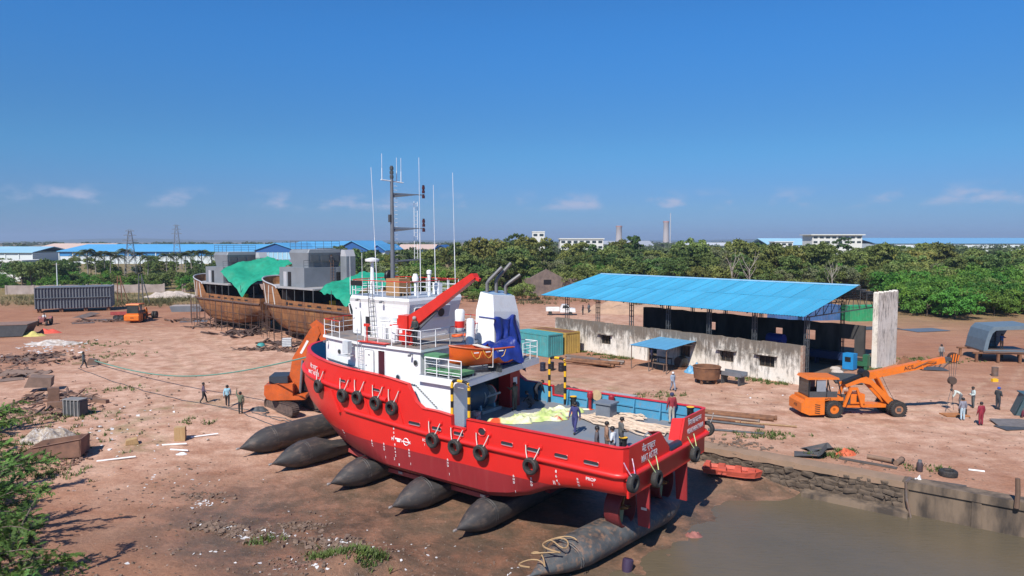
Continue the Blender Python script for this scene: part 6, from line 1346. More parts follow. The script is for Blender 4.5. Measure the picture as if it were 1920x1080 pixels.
# ---------------------------------------------------------------- ribbed grey steel block at far left
bk = thing('ship_block','large grey ribbed steel ship block standing on the far left','ship block', (-89.3,131.2,0), R(24))
bgrey = M('block_grey',(.15,.165,.185),.55,col2=(.115,.125,.14),scale=.5)
m = MB(); m.bb(0,12.6,.2,6,.75,4.75); m.build('shell', bgrey, bk)
for i in range(25): m = MB(); x = .15+i*.512; m.bb(x-.035,x+.035,-.02,.2,.75,4.72); m.build('rib', bgrey, bk)
m = MB(); m.bb(0,12.6,-.1,.2,2.72,2.82); m.build('stringer', bgrey, bk); m = MB(); m.bb(0,12.6,.0,.2,4.68,4.8); m.build('edge_plate', bgrey, bk)
for x in (.6,4.2,8.2,12.0): m = MB(); m.bb(x-.3,x+.3,.4,1.2,-.05,.75); m.build('support', rust, bk)
for i in range(12): m = MB(); x = 1.6+i*.8; m.bb(x,x+.04,5.9,6,4.75,5.15); m.build('upper_rib', bgrey, bk)
# grey curved hull section on trestles at right
rb2 = thing('hull_section','blue-grey curved hull section on trestles at the right edge','ship block', (52.9,80.0,0), R(-10))
sbg = M('section_blue_grey',(.13,.18,.22),.5); OUT = [(0,0),(.2,1.2),(.5,2.2),(.95,2.7),(4.9,2.95),(5.05,0)]; INN = [(.42,.12),(.58,1.1),(.85,1.95),(1.2,2.3),(4.5,2.5),(4.55,.12)]
m = MB(); k_ = len(OUT)
for y0 in (-2.2, -2.08): m.add([(x,y0,1.3+z) for x,z in OUT+INN], [(i_,(i_+1)%k_,k_+(i_+1)%k_,k_+i_) for i_ in range(k_)])
m.build('end_frame', sbg, rb2)
m = MB(); m.grid([[(x,y,1.3+z) for x,z in OUT[:5]] for y in (-2.2,2.2)]); m.grid([[(x+.06,y,1.27+z) for x,z in OUT[:5]] for y in (-2.2,2.2)],True); m.build('shell', sbg, rb2)
m = MB(); m.prism([(x,2.2,1.3+z) for x,z in OUT if x < 3.0 or z > 2.8] + [(3.4,2.2,1.3)],(0,.06,0)); m.build('back_plate', sbg, rb2)
for k in range(3): m = MB(); m.bb(.5,3.3,1.95,2.15,1.75+.62*k,1.85+.62*k); m.build('frame', M('frame_blue',(.05,.075,.11),.5), rb2)
for k in range(5): m = MB(); m.bb(.7+k*.6,.76+k*.6,1.98,2.16,1.3,3.7); m.build('stiffener', MATS['frame_blue'], rb2)
m = MB(); m.bb(0,5.2,-2.2,2.4,1.12,1.28); m.build('floor_plate', steel, rb2)
for x in (-.6,1.6,3.8,5.6):
    for y in (-2.0,2.0): m = MB(); m.bb(x-.12,x+.12,y-.12,y+.12,0,1.0); m.build('trestle', rust, rb2)
m = MB(); m.bb(-1.0,6,-2.1,-1.8,.95,1.12); m.build('beam', rust, rb2); m = MB(); m.bb(-1.0,6,1.8,2.1,.95,1.12); m.build('beam', rust, rb2)
person('man in a blue shirt standing inside the curved hull section', (55.6,79.4,1.28), R(170), (.03,.12,.38), (.28,.18,.12), 'reach', 1.)
# small steel assembly at the right edge, plates on the ground
q = thing('steel_assembly','dark teal steel assembly being welded at the right picture edge','assembly', yard(40.1,54.4), R(-20)); tl = M('teal_steel',(.06,.11,.13),.5,var=.3); m = MB(); m.prism([(-.9,-.9,0),(.9,-.9,.0),(1.2,-.9,1.6),(-.3,-.9,1.6)],(0,.12,0)); m.build('plate', tl, q); m = MB(); m.prism([(-.9,-.9,.0),(-.3,-.9,1.6),(-.1,.9,1.6),(-.7,.9,0)],(.1,0,0)); m.build('side_plate', tl, q); m = MB(); m.bb(-.3,1.2,-.9,.9,1.58,1.66); m.build('top_plate', tl, q)
def plate(label, x, y, w_, d_, rot, mat, tilt=0., z=.03, th=.05, name='steel_plate', cat='plate', shape=None):
    o = thing(name, label, cat, (x, y, gh(x,y)+z), rot); m = MB()
    if shape: m.prism([(px*w_, py*d_, 0) for px, py in shape], (0,0,th))
    else: m.bb(-w_/2,w_/2,-d_/2,d_/2,0,th)
    c = m.build('sheet', mat, o); c.rotation_euler = (tilt, tilt*.4, 0); return o
P5 = [(-.5,-.4),(.3,-.5),(.5,.1),(.1,.5),(-.45,.35)]
plate('grey steel plate at the right edge below the welder', 37.6,51.2,4.0,2.4,R(-10),M('plate_grey',(.24,.21,.19),.6,.3,var=.3),.03,.06,shape=P5)
plate('dark sheet under the pale plate at the right edge', 36.6,50.4,3.0,1.6,R(12),dgrey,0,.03,shape=P5)
plate('bluish steel sheet lying in the far right yard', 62.5,106,6,3.4,R(15),M('blue_sheet',(.16,.19,.23),.5,.3),0,.05); plate('dark steel sheet left of the bluish one in the far right yard', 56.5,108.5,6,3.6,R(8),dgrey,0,.04); plate('rusty plate in the far right yard', 52.5,112,3,2,R(30),rust,0,.04)
plate('rust-brown square plate leaning at the foot of the end wall', 41.9,74.2,1.7,1.8,R(-20),rust,1.35,.1)
plate('dark flat plate by the logs right of the end wall', 44.2,73.4,2.6,1.6,R(-8),dgrey,.05,.1)
random.seed(12)
for i in range(7):
    x, y = 45.2+i*.42, 76.8+random.uniform(-.4,.4); q = thing('steel_bar', ['leftmost','second','third','fourth','fifth','sixth','rightmost'][i]+' long steel bar of the bundle right of the end wall', 'bar', yard(x, y), R(52+random.uniform(-7,7)), 'steel bars right of the end wall'); m = MB(); m.beam((-2.6,0,.08+.05*(i%3)),(2.6,0,.08+.05*(i%3)),.10,.08); m.build('bar', steel, q)
q = thing('oil_drum','grey steel drum standing in the yard beyond the hook','drum', yard(48.4,69.9)); m = MB(); m.lathe([(.29,0),(.3,.02),(.29,.3),(.305,.32),(.29,.34),(.3,.88),(.27,.87),(.01,.865)],16); m.build('shell', steel, q, smooth=30)
q = thing('yellow_jerrycan','yellow plastic can on the ground near the steel assembly','can', yard(46.4,67.0)); m = MB(); m.bb(-.26,.26,-.15,.15,0,.28); m.build('body', yellow, q); m = MB(); m.path([(-.12,0,.27),(-.12,0,.34),(.12,0,.34),(.12,0,.27)],.02,5); m.build('handle', yellow, q)
# logs and pipes along the yard behind the stern
random.seed(8)
for i, (x0, y0, x1, y1, r, mt, lb_) in enumerate(((15.0,54.6,20.0,52.4,.16,rust,'long rusty pipe nearest the yard road behind the stern'),(15.2,53.9,19.6,52.0,.14,rust,'second rusty pipe behind the stern, beside the longest'),(14.4,53.6,18.4,51.6,.12,steel,'grey pipe in the row behind the stern'),(14.6,51.8,18.2,50.0,.10,dgrey,'dark beam lying between the pipes and the quay'),(16.6,51.6,20.6,50.2,.07,wood,'thin plank beyond the quay, right of the pipes'),(14.0,49.6,17.6,48.4,.09,dgrey,'dark timber nearest the quay edge behind the stern'),(14.8,52.6,17.0,51.5,.10,rust,'short rusty pipe in front of the longer ones'))):
    q = thing('scrap_pipe', lb_, 'pipe', (x0,y0,gh(x0,y0)+r)); m = MB(); m.tube((0,0,0),(x1-x0,y1-y0,0),r,10); m.build('pipe', mt, q, smooth=40)
    m = MB(); [m.tube(Vector((x1-x0,y1-y0,0))*f*.995,Vector((x1-x0,y1-y0,0))*min(1,f*1.0+.02),r*1.25,10) for f in (.98,)]; m.build('flange', mt, q)
# on the quay: rubber mats, pipes, gas bottle, tyre, cloth, post
def mat_sheet(label, x, y, rot, w_, d_, curl, mt):
    rows_ = []
    for i in range(13):
        u = i/12; r_ = []
        for j in range(7):
            v = j/6; ang = max(0,(u-.55)/.45)*curl; r_.append((u*w_ - max(0,u-.55)*w_*.5*curl/2, (v-.5)*d_*(1-.25*u), .05 + .10*math.sin(v*5+u*3) + (1-math.cos(ang))*.38))
        rows_.append(r_)
    m = MB(); m.grid(rows_); m.grid([[(a_,b_,c_+.035) for a_,b_,c_ in r] for r in rows_],True); o = m.build('rubber_mat', mt, None, smooth=60); o.location = (x,y,gh(x,y)+.02); o.rotation_euler = (0,0,rot); tag(o, label, 'mat')
matm = M('mat_rubber',(.085,.082,.08),.7,var=.35,scale=2)
mat_sheet('curled grey rubber mat on the quay edge', 17.9,43.9,R(-22),2.5,1.5,2.2,matm); mat_sheet('second rubber mat lying behind the curled one', 18.9,44.7,R(14),2.2,1.2,.6,matm)
for lb_, x0, y0, x1, y1, r in (('brown pipe on the quay left of the gas bottle',22.1,43.0,23.1,41.9,.14),('short rusty pipe with a dark end by the gas bottle',23.1,41.6,23.8,42.2,.16)):
    q = thing('scrap_pipe', lb_, 'pipe', (x0,y0,gh(x0,y0)+r)); m = MB(); m.tube((0,0,0),(x1-x0,y1-y0,.05),r,10); m.build('pipe', M('brown_pipe',(.24,.15,.10),.8,var=.3), q, smooth=40); m = MB(); m.tube(Vector((x1-x0,y1-y0,.05))*.97,Vector((x1-x0,y1-y0,.05))*1.02,r*1.12,10); m.build('end_ring', black, q)
q = thing('gas_bottle','small dark gas bottle standing on the quay','gas bottle', yard(23.95,40.6)); m = MB(); m.lathe([(.14,.0),(.17,.05),(.17,.45),(.14,.55),(.05,.6)],14); m.build('bottle', M('bottle_dark',(.07,.05,.055),.5), q, smooth=40); m = MB(); m.lathe([(.11,.56),(.11,.7)],10,caps=False); m.tube((0,0,.6),(0,0,.72),.03,6); m.build('collar', grey, q)
q = thing('lorry_tyre','old lorry tyre lying flat on the quay','tyre', (25.2,39.9,gh(25.2,39.9)+.16)); o = link('tyre', tyre_me, q); o.rotation_euler = (R(90),0,0); o.scale = (1.15,1.15,1.15)
heap('orange_cloth','crumpled orange cloth on the quay behind the mats','cloth', 21.2,43.9,.7,.45,.45,M('orange_cloth',(.65,.13,.05),.7,var=.3,scale=5), 5, n_=12)
heap('white_bag','small white bag on the quay edge','bag', 22.9,38.9,.28,.22,.38,MATS['white_sack'], 6, n_=8)
for i, (lb_, x, y, L, rt) in enumerate((('dark plank on the quay right of the white bag',24.0,38.5,2.3,-30),('thin branch tangle on the quay by the brown pipe',21.6,42.0,3.2,-38))):
    q = thing('plank', lb_, 'plank', yard(x, y), R(rt)); m = MB(); m.bb(-L/2,L/2,-.14,.14,.02,.1); m.build('board', M('old_board',(.10,.085,.075),.9,var=.3), q)
q = thing('mooring_post','brown wooden post at the right end of the quay','post', (25.95,35.4,0)); m = MB(); m.path([(0,0,-.2),(.03,0,.6),(.0,.02,1.35)],[.13,.12,.11],8); m.build('post', M('post_brown',(.15,.09,.06),.85), q)
q = thing('white_pipe','short white plastic pipe lying on the quay right of the tyre','pipe', yard(27.3,40.6), R(-25)); m = MB(); m.tube((-.4,0,.05),(.4,0,.05),.05,8); m.build('pipe', white2, q)
# red plastic dinghy pulled on the mud below the quay
dg_ = thing('plastic_dinghy','flat faded red plastic dinghy with moulded seats on the mud below the quay','dinghy', av2w(.35,-10.0,float(ground_h(.35,-10.0))+.12), R(-24)); rp = M('faded_red_plastic',(.56,.10,.06),.55,var=.25,scale=2)
m = MB(); o_ = [(-1.75,-.62),(-1.3,-.68),(.9,-.66),(1.5,-.45),(1.85,0),(1.5,.45),(.9,.66),(-1.3,.68),(-1.75,.62)]; m.prism([(x*.93,y*.85,0) for x,y in o_],(0,0,.05)); m.grid([[(x*.93,y*.85,.05) for x,y in o_+o_[:1]],[(x,y,.32+.1*max(0,x-.8)) for x,y in o_+o_[:1]],[(x*.95,y*.88,.32+.1*max(0,x-.8)) for x,y in o_+o_[:1]],[(x*.9,y*.78,.12) for x,y in o_+o_[:1]]]); m.build('hull', rp, dg_)
for x, y, w_, h_ in ((-1.45,0,.35,.6),(-.65,.32,.5,.42),(-.5,-.35,.55,.42),(.35,.3,.45,.4),(1.2,0,.5,.42)): m = MB(); m.prism([(x-w_/2,y-.28,.06),(x+w_/2,y-.28,.06),(x+w_/2*.8,y-.25,h_),(x-w_/2*.8,y-.25,h_)],(0,.53,0)); m.build('seat', rp, dg_)
q = thing('purple_bucket','dark purple plastic drum half sunk at the water\'s edge','drum', (5.3,31.7,gh(5.3,31.7)-.12)); m = MB(); m.lathe([(.2,0),(.26,.3),(.26,.62),(.2,.68),(.02,.69)],14); o = m.build('drum', M('purple_plastic',(.055,.035,.07),.4), q, smooth=40); o.rotation_euler = (R(-14),R(10),0)
heap('pink_rag','dark red rag bundle on the mud by the rudders','rag', *av2w(-.8,-1.3)[:2], .5,.35,.3,M('rag_red',(.32,.12,.10),.8,var=.4,scale=5), 7, n_=10)

# ---------------------------------------------------------------- green rope to the bow, cables on the ground
p0, p1 = Vector((-45.4,76.0,.5)), av2w(26.9,1.2,5.3); m = MB(); m.path([p0.lerp(p1,i/30) + V(0,0,-1.6*math.sin(math.pi*i/30)) for i in range(31)], .06, 6); o = m.build('mooring_line', greenrope); tag(o, 'long green rope stretched from the yard to the ship\'s bow', 'rope')
q = thing('ground_anchor','small steel anchor block at the end of the green rope','anchor', yard(-45.7,76.2), R(20)); m = MB(); m.prism([(-.7,-.3,0),(.5,-.3,0),(.35,-.3,.6),(-.4,-.3,.75)],(0,.6,0)); m.build('block', steel, q); m = MB(); m.torus((.45,0,.5),.14,.04,'Y',10,5); m.build('eye', steel, q)
for lb_, pts in (('thin dark steel cable snaking over the sand towards the airbags',[(-46,74),(-40,68.5),(-33,62.5),(-27,58.5),(-22.5,56.2),(-19,53.4),(-14,51.5)]),('dark cable on the ground between the workers and the excavator',[(-24,57),(-21.5,56.5),(-20,55.2),(-18,54.9),(-16.3,53.0)]),('loose wire loop on the sand by the excavator tracks',[(-21,57),(-20.4,56.2),(-19.6,56.1),(-19.9,55.4),(-18.6,54.3),(-17,53.9),(-15.6,54.6)])):
    P_ = [Vector((x,y,0)) for x,y in pts]; out = []
    for i in range(len(P_)-1):
        for k in range(6): q = P_[i].lerp(P_[i+1],k/6); q += V(random.uniform(-.12,.12),random.uniform(-.12,.12),0); out.append((q.x,q.y,gh(q.x,q.y)+.035))
    m = MB(); m.path(out,.035,5); tag(m.build('steel_cable', dgrey), lb_, 'cable')
heap('wire_tangle','tangled dark wire heap at the feet of the workers','wire', -20.6,56.6,.8,.5,.35,dgrey,9,n_=14)
# ---------------------------------------------------------------- scrap, rubble and small things along the left side
def bits(name, label, spots, seed, mat, kindd='box', cat='litter'):
    """many small angular pieces nobody would count: one mesh"""
    rnd = random.Random(seed); m = MB()
    for x, y, rx, ry, k, s0, s1 in spots:
        for i in range(k):
            X, Y = x+rnd.gauss(0,.5)*rx, y+rnd.gauss(0,.5)*ry; s_ = rnd.uniform(s0,s1); mm = Matrix.Rotation(rnd.uniform(0,6.3),3,'Z') @ Matrix.Rotation(rnd.uniform(-.5,.5),3,'X') @ Matrix.Rotation(rnd.uniform(-.4,.4),3,'Y')
            sz = (s_, s_*rnd.uniform(.3,.9), s_*rnd.uniform(.1,.6)) if kindd == 'box' else (s_*rnd.uniform(1.5,5), s_*.3, s_*.2) if kindd == 'bar' else (s_, s_*rnd.uniform(.4,1), .015)
            c = Vector((X, Y, gh(X,Y) + sz[2]*.3)); h = [q/2 for q in sz]
            vs = [c + mm @ Vector((sx*h[0]*rnd.uniform(.6,1), sy*h[1]*rnd.uniform(.6,1), sz_*h[2])) for sz_ in (-1,1) for sx, sy in ((-1,-1),(1,-1),(1,1),(-1,1))]
            m.add(vs, [(0,3,2,1),(4,5,6,7),(0,1,5,4),(1,2,6,5),(2,3,7,6),(3,0,4,7)])
    o = m.build(name, mat); return tag(o, label, cat, kind='stuff')
FORE = [(-13,34,7,4,150,.05,.2),(-9,30,4,3,160,.05,.22),(-20,40,6,6,140,.05,.2),(-27,50,6,8,120,.06,.22),(-6,32,5,2.5,120,.04,.16),(-2,31,4,2,50,.04,.14),(-16,28,4,3,120,.05,.2),(14.5,46,2.5,1.5,120,.1,.4),(22,42,6,3,120,.05,.16),(30,46,10,5,100,.05,.15),(-36,62,8,8,120,.07,.25),(0,58,14,5,100,.05,.16),(26,60,14,8,130,.05,.18),(-15,35,1.4,.7,150,.06,.34),(-13.2,34.2,1.2,.6,120,.06,.3),(-8.8,33.4,1.6,.8,160,.06,.36),(-17.5,39,1.4,.8,80,.05,.25),(-10.8,35.4,1.4,.6,100,.05,.25)]
bits('stones','scattered stones and clods over the yard and slip', FORE, 5, M('stone_brown',(.22,.15,.11),.95,var=.5,scale=3), 'box', 'stones')
bits('pale_litter','scattered pale plastic and paper litter on the ground', [(-12,33,6,4,34,.06,.24),(-20,41,5,5,30,.06,.24),(-7,30.5,3,2,28,.06,.26),(-2,33,5,3,16,.05,.2),(-30,50,4,6,60,.08,.35),(-57,86,6,7,110,.15,.6),(-60,92,4,3,120,.15,.6),(-30.5,46.5,2,1.6,70,.1,.4),(8,47,3,3,12,.06,.2),(24,60,10,8,20,.06,.25),(-26,48,3,2,16,.08,.3),(-15,35,.9,.5,60,.06,.3),(-13.2,34.2,.8,.4,50,.06,.25),(-8.6,33.6,1.0,.5,50,.06,.28),(-17,38,.8,.5,30,.06,.25),(-11.6,34.4,1.2,.4,30,.05,.2)], 6, M('litter_white',(.70,.69,.68),.7,var=.3,scale=3), 'flat')
bits('rubble','broken brick and tile rubble among the weeds at left', [(-31.5,47,2.2,2,90,.1,.4),(-36,56,3,4,90,.12,.45),(-54,79,5,6,110,.15,.6),(-27.8,43.6,.9,1.6,80,.08,.3),(-9.6,31,1.6,.8,60,.06,.26)], 7, M('brick_rubble',(.27,.135,.09),.95,col2=(.14,.09,.07),scale=2), 'box')
bits('dark_scrap','tangled dark iron scrap heaped along the left edge', [(-55.5,80,4,3,120,.25,.9),(-51,71,3,2.5,60,.25,.9),(-40,60,3,2.5,60,.2,.8),(-36,55,2.5,2,60,.2,.7),(-46.5,111,4,1.8,90,.3,1.0),(-31,87.3,3,.9,80,.25,.8),(-27,86.4,2,.8,50,.25,.8),(-55,119,4,2,50,.3,1.),(-70,118,5,2,40,.3,.9)], 8, M('iron_scrap',(.10,.075,.065),.8,col2=(.19,.10,.065),scale=2), 'bar', 'scrap')
bits('plate_scrap','bent rusty plates heaped among the scrap at left', [(-55,80,4,3,26,.6,1.6),(-49,70,3,2,12,.6,1.8),(-38,59,3,2,14,.5,1.3),(-46,111,4,1.5,22,.7,2.0),(-30,87.5,3,.8,14,.5,1.3)], 9, M('plate_rust',(.20,.125,.095),.75,.2,col2=(.09,.075,.07),scale=1.2), 'flat', 'scrap')
bits('loose_poles','loose scaffold poles and bars lying between the two rusty hulls', [(-39,103,4,4,60,.6,1.3),(-30,92,3,1.5,40,.4,1.)], 10, MATS['scaffold_rust'], 'bar', 'poles')
# rusty open bin with rubbish
bn = thing('rusty_skip','rusty steel skip lying at the left edge with rubbish behind it','skip', (-29.4,44.4,gh(-29.4,44.4)), R(14)); rs = M('skip_rust',(.25,.13,.085),.8,col2=(.12,.065,.05),scale=1.1,detail=8)
m = MB(); m.prism([(-2.2,-.7,.05),(1.7,-.7,.05),(1.8,-.7,1.15),(-1.0,-.7,.75)],(0,.06,0)); m.build('front_plate', rs, bn); m = MB(); m.prism([(-2.2,1.0,.05),(1.7,1.0,.05),(1.8,1.0,1.1),(-1.0,1.0,.8)],(0,.06,0)); m.build('back_plate', rs, bn)
m = MB(); m.bb(-2.2,1.7,-.7,1.0,0,.06); m.build('floor', rs, bn); m = MB(); m.bb(1.68,1.76,-.7,1.06,.05,1.12); m.build('end_plate', rs, bn); m = MB(); m.path([(-1.0,-.72,.77),(1.8,-.72,1.17)],.04,5); m.build('rim', rs, bn)
heap('rubbish_heap','heap of beige and white rubbish behind the rusty skip','rubbish', -31.6,47.4,1.9,1.3,.95,M('rubbish',(.46,.37,.27),.9,col2=(.16,.13,.12),scale=2.6,detail=9,bump=.8,dirt=(.7,.7,.72),dirt_amt=.7), 11)
heap('rubble_heap','white plaster rubble heap in the left middle distance','rubble', -60.4,92.2,3.6,1.9,.5,M('plaster_rubble',(.60,.56,.52),.95,col2=(.32,.25,.2),scale=2,detail=9,bump=.8), 12)
heap('yellow_cloth','pale yellow sheet crumpled by the dark pontoon at left','cloth', -68.6,99.8,2.0,1.0,.7,M('yellow_sheet',(.60,.52,.16),.7,var=.3,scale=2), 13, n_=14); heap('red_cloth','bright red sheet next to the yellow one at left','cloth', -68.4,103.2,2.0,1.0,.6,M('red_sheet',(.70,.10,.06),.6,var=.25,scale=2), 14, n_=14)
heap('gravel_heap','pale gravel heap in the left field','gravel', -82,170,7,3,1.4,M('pale_gravel',(.50,.42,.36),.95,var=.3,scale=2), 15); heap('sand_heap','sand heap beyond the white pickup','sand', 22,134,9,5,2.2,M('sand_heap',(.42,.27,.18),.95,var=.2,scale=1), 16); heap('sand_heap','second lower sand heap behind the shed columns','sand', 33,137,10,5,1.6,MATS['sand_heap'], 17)
# pontoon, plates, boxes
q = thing('steel_pontoon','dark steel pontoon with brown deck at the far left edge','pontoon', (-74,99.5,0), R(18)); m = MB(); m.prism([(-6,-2.2,.1),(4.4,-2.2,.1),(5.2,-2.2,1.7),(-6,-2.2,1.7)],(0,4.4,0)); m.build('hull', dgrey, q); m = MB(); m.bb(-6,5.1,-2.25,2.25,1.7,1.78); m.build('deck', M('pontoon_deck',(.26,.16,.12),.8,var=.3), q)
q = thing('steel_tray','flat grey steel tray behind the farther rusty hull\'s scaffolding','tray', (-62.5,135.5,0), R(8)); m = MB(); m.prism([(-2.6,-1.5,0),(2.6,-1.5,0),(3.0,-1.5,1.1),(-3.0,-1.5,1.1)],(0,3,0)); m.build('tray', bgrey, q); m = MB(); m.bb(-2.9,2.9,-1.45,1.45,1.1,1.16); m.build('cover', M('tray_top',(.36,.30,.27),.8), q)
for i, (lb_, x, y, w_, d_, rt, mt) in enumerate((('wide steel plate leaning from the ribbed block',-76.2,124.5,2.2,5.0,-20,steel),('flat steel plate nearest the ribbed block',-70.5,119.8,4.5,2.0,12,steel),('rusty flat plate right of the ribbed block',-66.4,123.0,5.0,1.8,6,rust),('small flat plate by the tractor',-70.5,115.2,3.2,1.2,25,steel),('dark flat plate beside the orange crane',-67.5,118.6,4.0,1.4,16,dgrey),('brown plate on the ground among the scrap, left edge',-49.3,70.6,4.2,1.8,8,M('brown_plate',(.24,.16,.12),.8,var=.3)),('second brown plate nearer the left edge',-49.2,67.6,3.0,1.6,40,MATS['brown_plate']),('pale board lying beside the lone walking man',-46.8,77.4,3.4,.9,24,wood),('thin grey sheet on the sand left of the farther hull',-53.5,118.0,4.2,2.4,15,grey))):
    plate(lb_, x, y, w_, d_, R(rt), mt, tilt=.18 if i in (0,5) else .02, z=.1 if i in (0,5) else .04)
q = thing('steel_box','tilted brown steel box among the weeds at left','box', yard(-42.6,62.9), R(24)); m = MB(); m.prism([(-1.1,-.8,.5),(.9,-.8,.35),(1.0,-.8,1.2),(-.7,-.8,1.4)],(0,1.6,0)); m.build('box', MATS['brown_plate'], q); m = MB(); m.bb(.6,.8,-.6,-.4,-.1,.5); m.build('leg', rust, q)
q = thing('machine_frame','grey ribbed machine casing on the edge of the scrap','casing', yard(-33.9,54.0), R(-12))
for k in range(5): m = MB(); m.bb(-.75+k*.33,-.66+k*.33,-.45,.45,.0,1.25); m.build('rib', M('casing_grey',(.25,.24,.23),.7,var=.3), q)
m = MB(); m.bb(-.8,.75,-.4,.4,.05,1.15); m.build('core', dgrey, q); m = MB(); m.bb(-.8,.75,-.45,.45,1.25,1.32); m.build('lid', MATS['casing_grey'], q)
for lb_, x, y, L, w_, h_, rt in (('brown timber baulk above the ribbed casing',-36.2,56.6,2.8,.4,.5,14),('upright brown timber block in the scrap',-38.2,58.0,.8,.6,1.3,30),('short dark timber right of the ribbed casing',-34.4,58.2,1.5,.35,.3,-20)):
    q = thing('timber', lb_, 'timber', yard(x,y), R(rt)); m = MB(); m.bb(-L/2,L/2,-w_/2,w_/2,.0,h_); m.build('baulk', M('timber_brown',(.22,.125,.085),.85,var=.35,scale=2), q)
q = thing('cardboard_carton','tall tan carton standing on the sand left of the airbags','carton', (-23.3,48.7,gh(-23.3,48.7)), R(15)); m = MB(); m.bb(-.35,.35,-.3,.3,0,.95); m.build('carton', M('cardboard',(.46,.31,.15),.85,col2=(.36,.22,.1),scale=3,stretch=(6,6,.5)), q); m = MB(); m.bb(-.36,.36,-.04,.04,.955,.965); m.build('tape', M('tape',(.55,.42,.25),.5), q)
q = thing('broken_carton','small broken brown carton left of the tall carton','carton', yard(-26.0,47.4), R(30)); m = MB(); m.prism([(-.4,-.3,0),(.4,-.3,0),(.3,-.3,.38),(-.35,-.3,.3)],(0,.6,0)); m.build('carton', MATS['cardboard'], q)
for lb_, x, y, L, rt in (('white plastic pipe left of the tall carton',-23.2,47.6,1.6,8),('white plastic pipe leaning behind the tall carton',-22.0,49.6,1.8,28),('long white pipe lying by the thorn bush',-25.4,44.4,2.2,24),('white pipe in front of the tall carton',-22.4,46.6,1.4,-14)):
    q = thing('plastic_pipe', lb_, 'pipe', yard(x,y), R(rt)); m = MB(); m.tube((-L/2,0,.06),(L/2,0,.09),.055,8); m.build('pipe', white2, q, smooth=50)
for i, (lb_, x, y, w_) in enumerate((('white torn sheet on the mud below the mound',-4.6,29.6,1.1),('crumpled white plastic sheet by the carton',-22.0,46.0,.8),('clear plastic bag on the mud near the muddy airbag',-2.9,30.0,.9),('white rag at the foot of the grassy mound',-9.6,29.2,.5))):
    heap('plastic_sheet', lb_, 'sheet', x, y, w_*.55, w_*.3, .14, M('white_sheet',(.72,.72,.72),.5,var=.2,scale=4), 21+i, n_=10)
# white tank cage near the hull
q = thing('liquid_tank','white plastic liquid tank in a wire cage below the nearer rusty hull','tank', yard(-28.6,88.9), R(12)); m = MB(); m.bb(-.55,.55,-.55,.55,.15,1.15); m.build('tank', M('tank_white',(.66,.68,.68),.5), q)
for k in range(5): m = MB(); m.path([(-.58,-.58,.2+.23*k),(.58,-.58,.2+.23*k),(.58,.58,.2+.23*k),(-.58,.58,.2+.23*k)],.02,4,closed=True); m.build('cage_bar', grey, q)
m = MB(); m.bb(-.6,.6,-.6,.6,0,.15); m.build('pallet', wood, q)
q = thing('teal_sheet_roll','crumpled teal sheet among the scrap below the nearer hull','sheet', yard(-31.6,88.0)); m = MB(); m.lathe([(.1,0),(.55,.1),(.6,.4),(.3,.7),(.05,.75)],10); m.build('sheet', M('teal_sheet',(.05,.28,.26),.6), q, smooth=60)
# farm tractor with driver, red trailer
tr = thing('farm_tractor','small red tractor with a driver at the far left','tractor', yard(-75.4,113), R(-70)); tred = M('tractor_red',(.30,.10,.08),.5,var=.3)
for x, y, r, w_ in ((-.7,-.75,.62,.36),(-.7,.75,.62,.36),(1.25,-.6,.38,.2),(1.25,.6,.38,.2)): wheel(tr, x, y, r, r, w_, tred)
m = MB(); m.prism([(.0,-.32,.6),(1.6,-.32,.6),(1.6,-.32,1.15),(.2,-.32,1.3)],(0,.64,0)); m.build('bonnet', tred, tr); m = MB(); m.bb(-1.0,.1,-.4,.4,.6,.9); m.build('body', dgrey, tr); m = MB(); m.tube((.9,.25,1.2),(.9,.25,1.9),.05); m.build('exhaust', black, tr)
for s_ in (-1,1): m = MB(); m.prism([(-1.3,s_*.75-.2,1.0),(-.9,s_*.75-.2,1.35),(-.4,s_*.75-.2,1.3),(-.1,s_*.75-.2,1.0),(-.3,s_*.75-.2,1.0)],(0,.4,0)); m.build('mudguard', tred, tr)
person('tractor driver in a white shirt at the far left', (-75.4,113.0,gh(-75,113)+.95), R(-160), (.7,.7,.7), (.1,.1,.12), 'sit', 1.)
tl_ = thing('red_trailer','low red trailer left of the second orange crane','trailer', yard(-67.0,121.2), R(12)); m = MB(); m.bb(-1.9,1.9,-.95,.95,.85,1.0); m.build('bed', M('trailer_red',(.42,.07,.06),.6,var=.3), tl_); m = MB(); m.bb(-1.9,1.9,-.97,-.93,1.0,1.45); m.build('side_board', MATS['trailer_red'], tl_)
for x in (-1.1,-.3): [wheel(tl_, x, y, .42, .42, .22, dgrey) for y in (-.85,.85)]
q = thing('teal_drum','turquoise drum standing on the red trailer','drum', (-65.9,121.6,gh(-66,121.6)+1.02)); m = MB(); m.lathe([(.3,0),(.32,.1),(.32,.75),(.28,.85),(.02,.86)],14); m.build('shell', M('turquoise_plastic',(.06,.42,.42),.45), q, smooth=40)
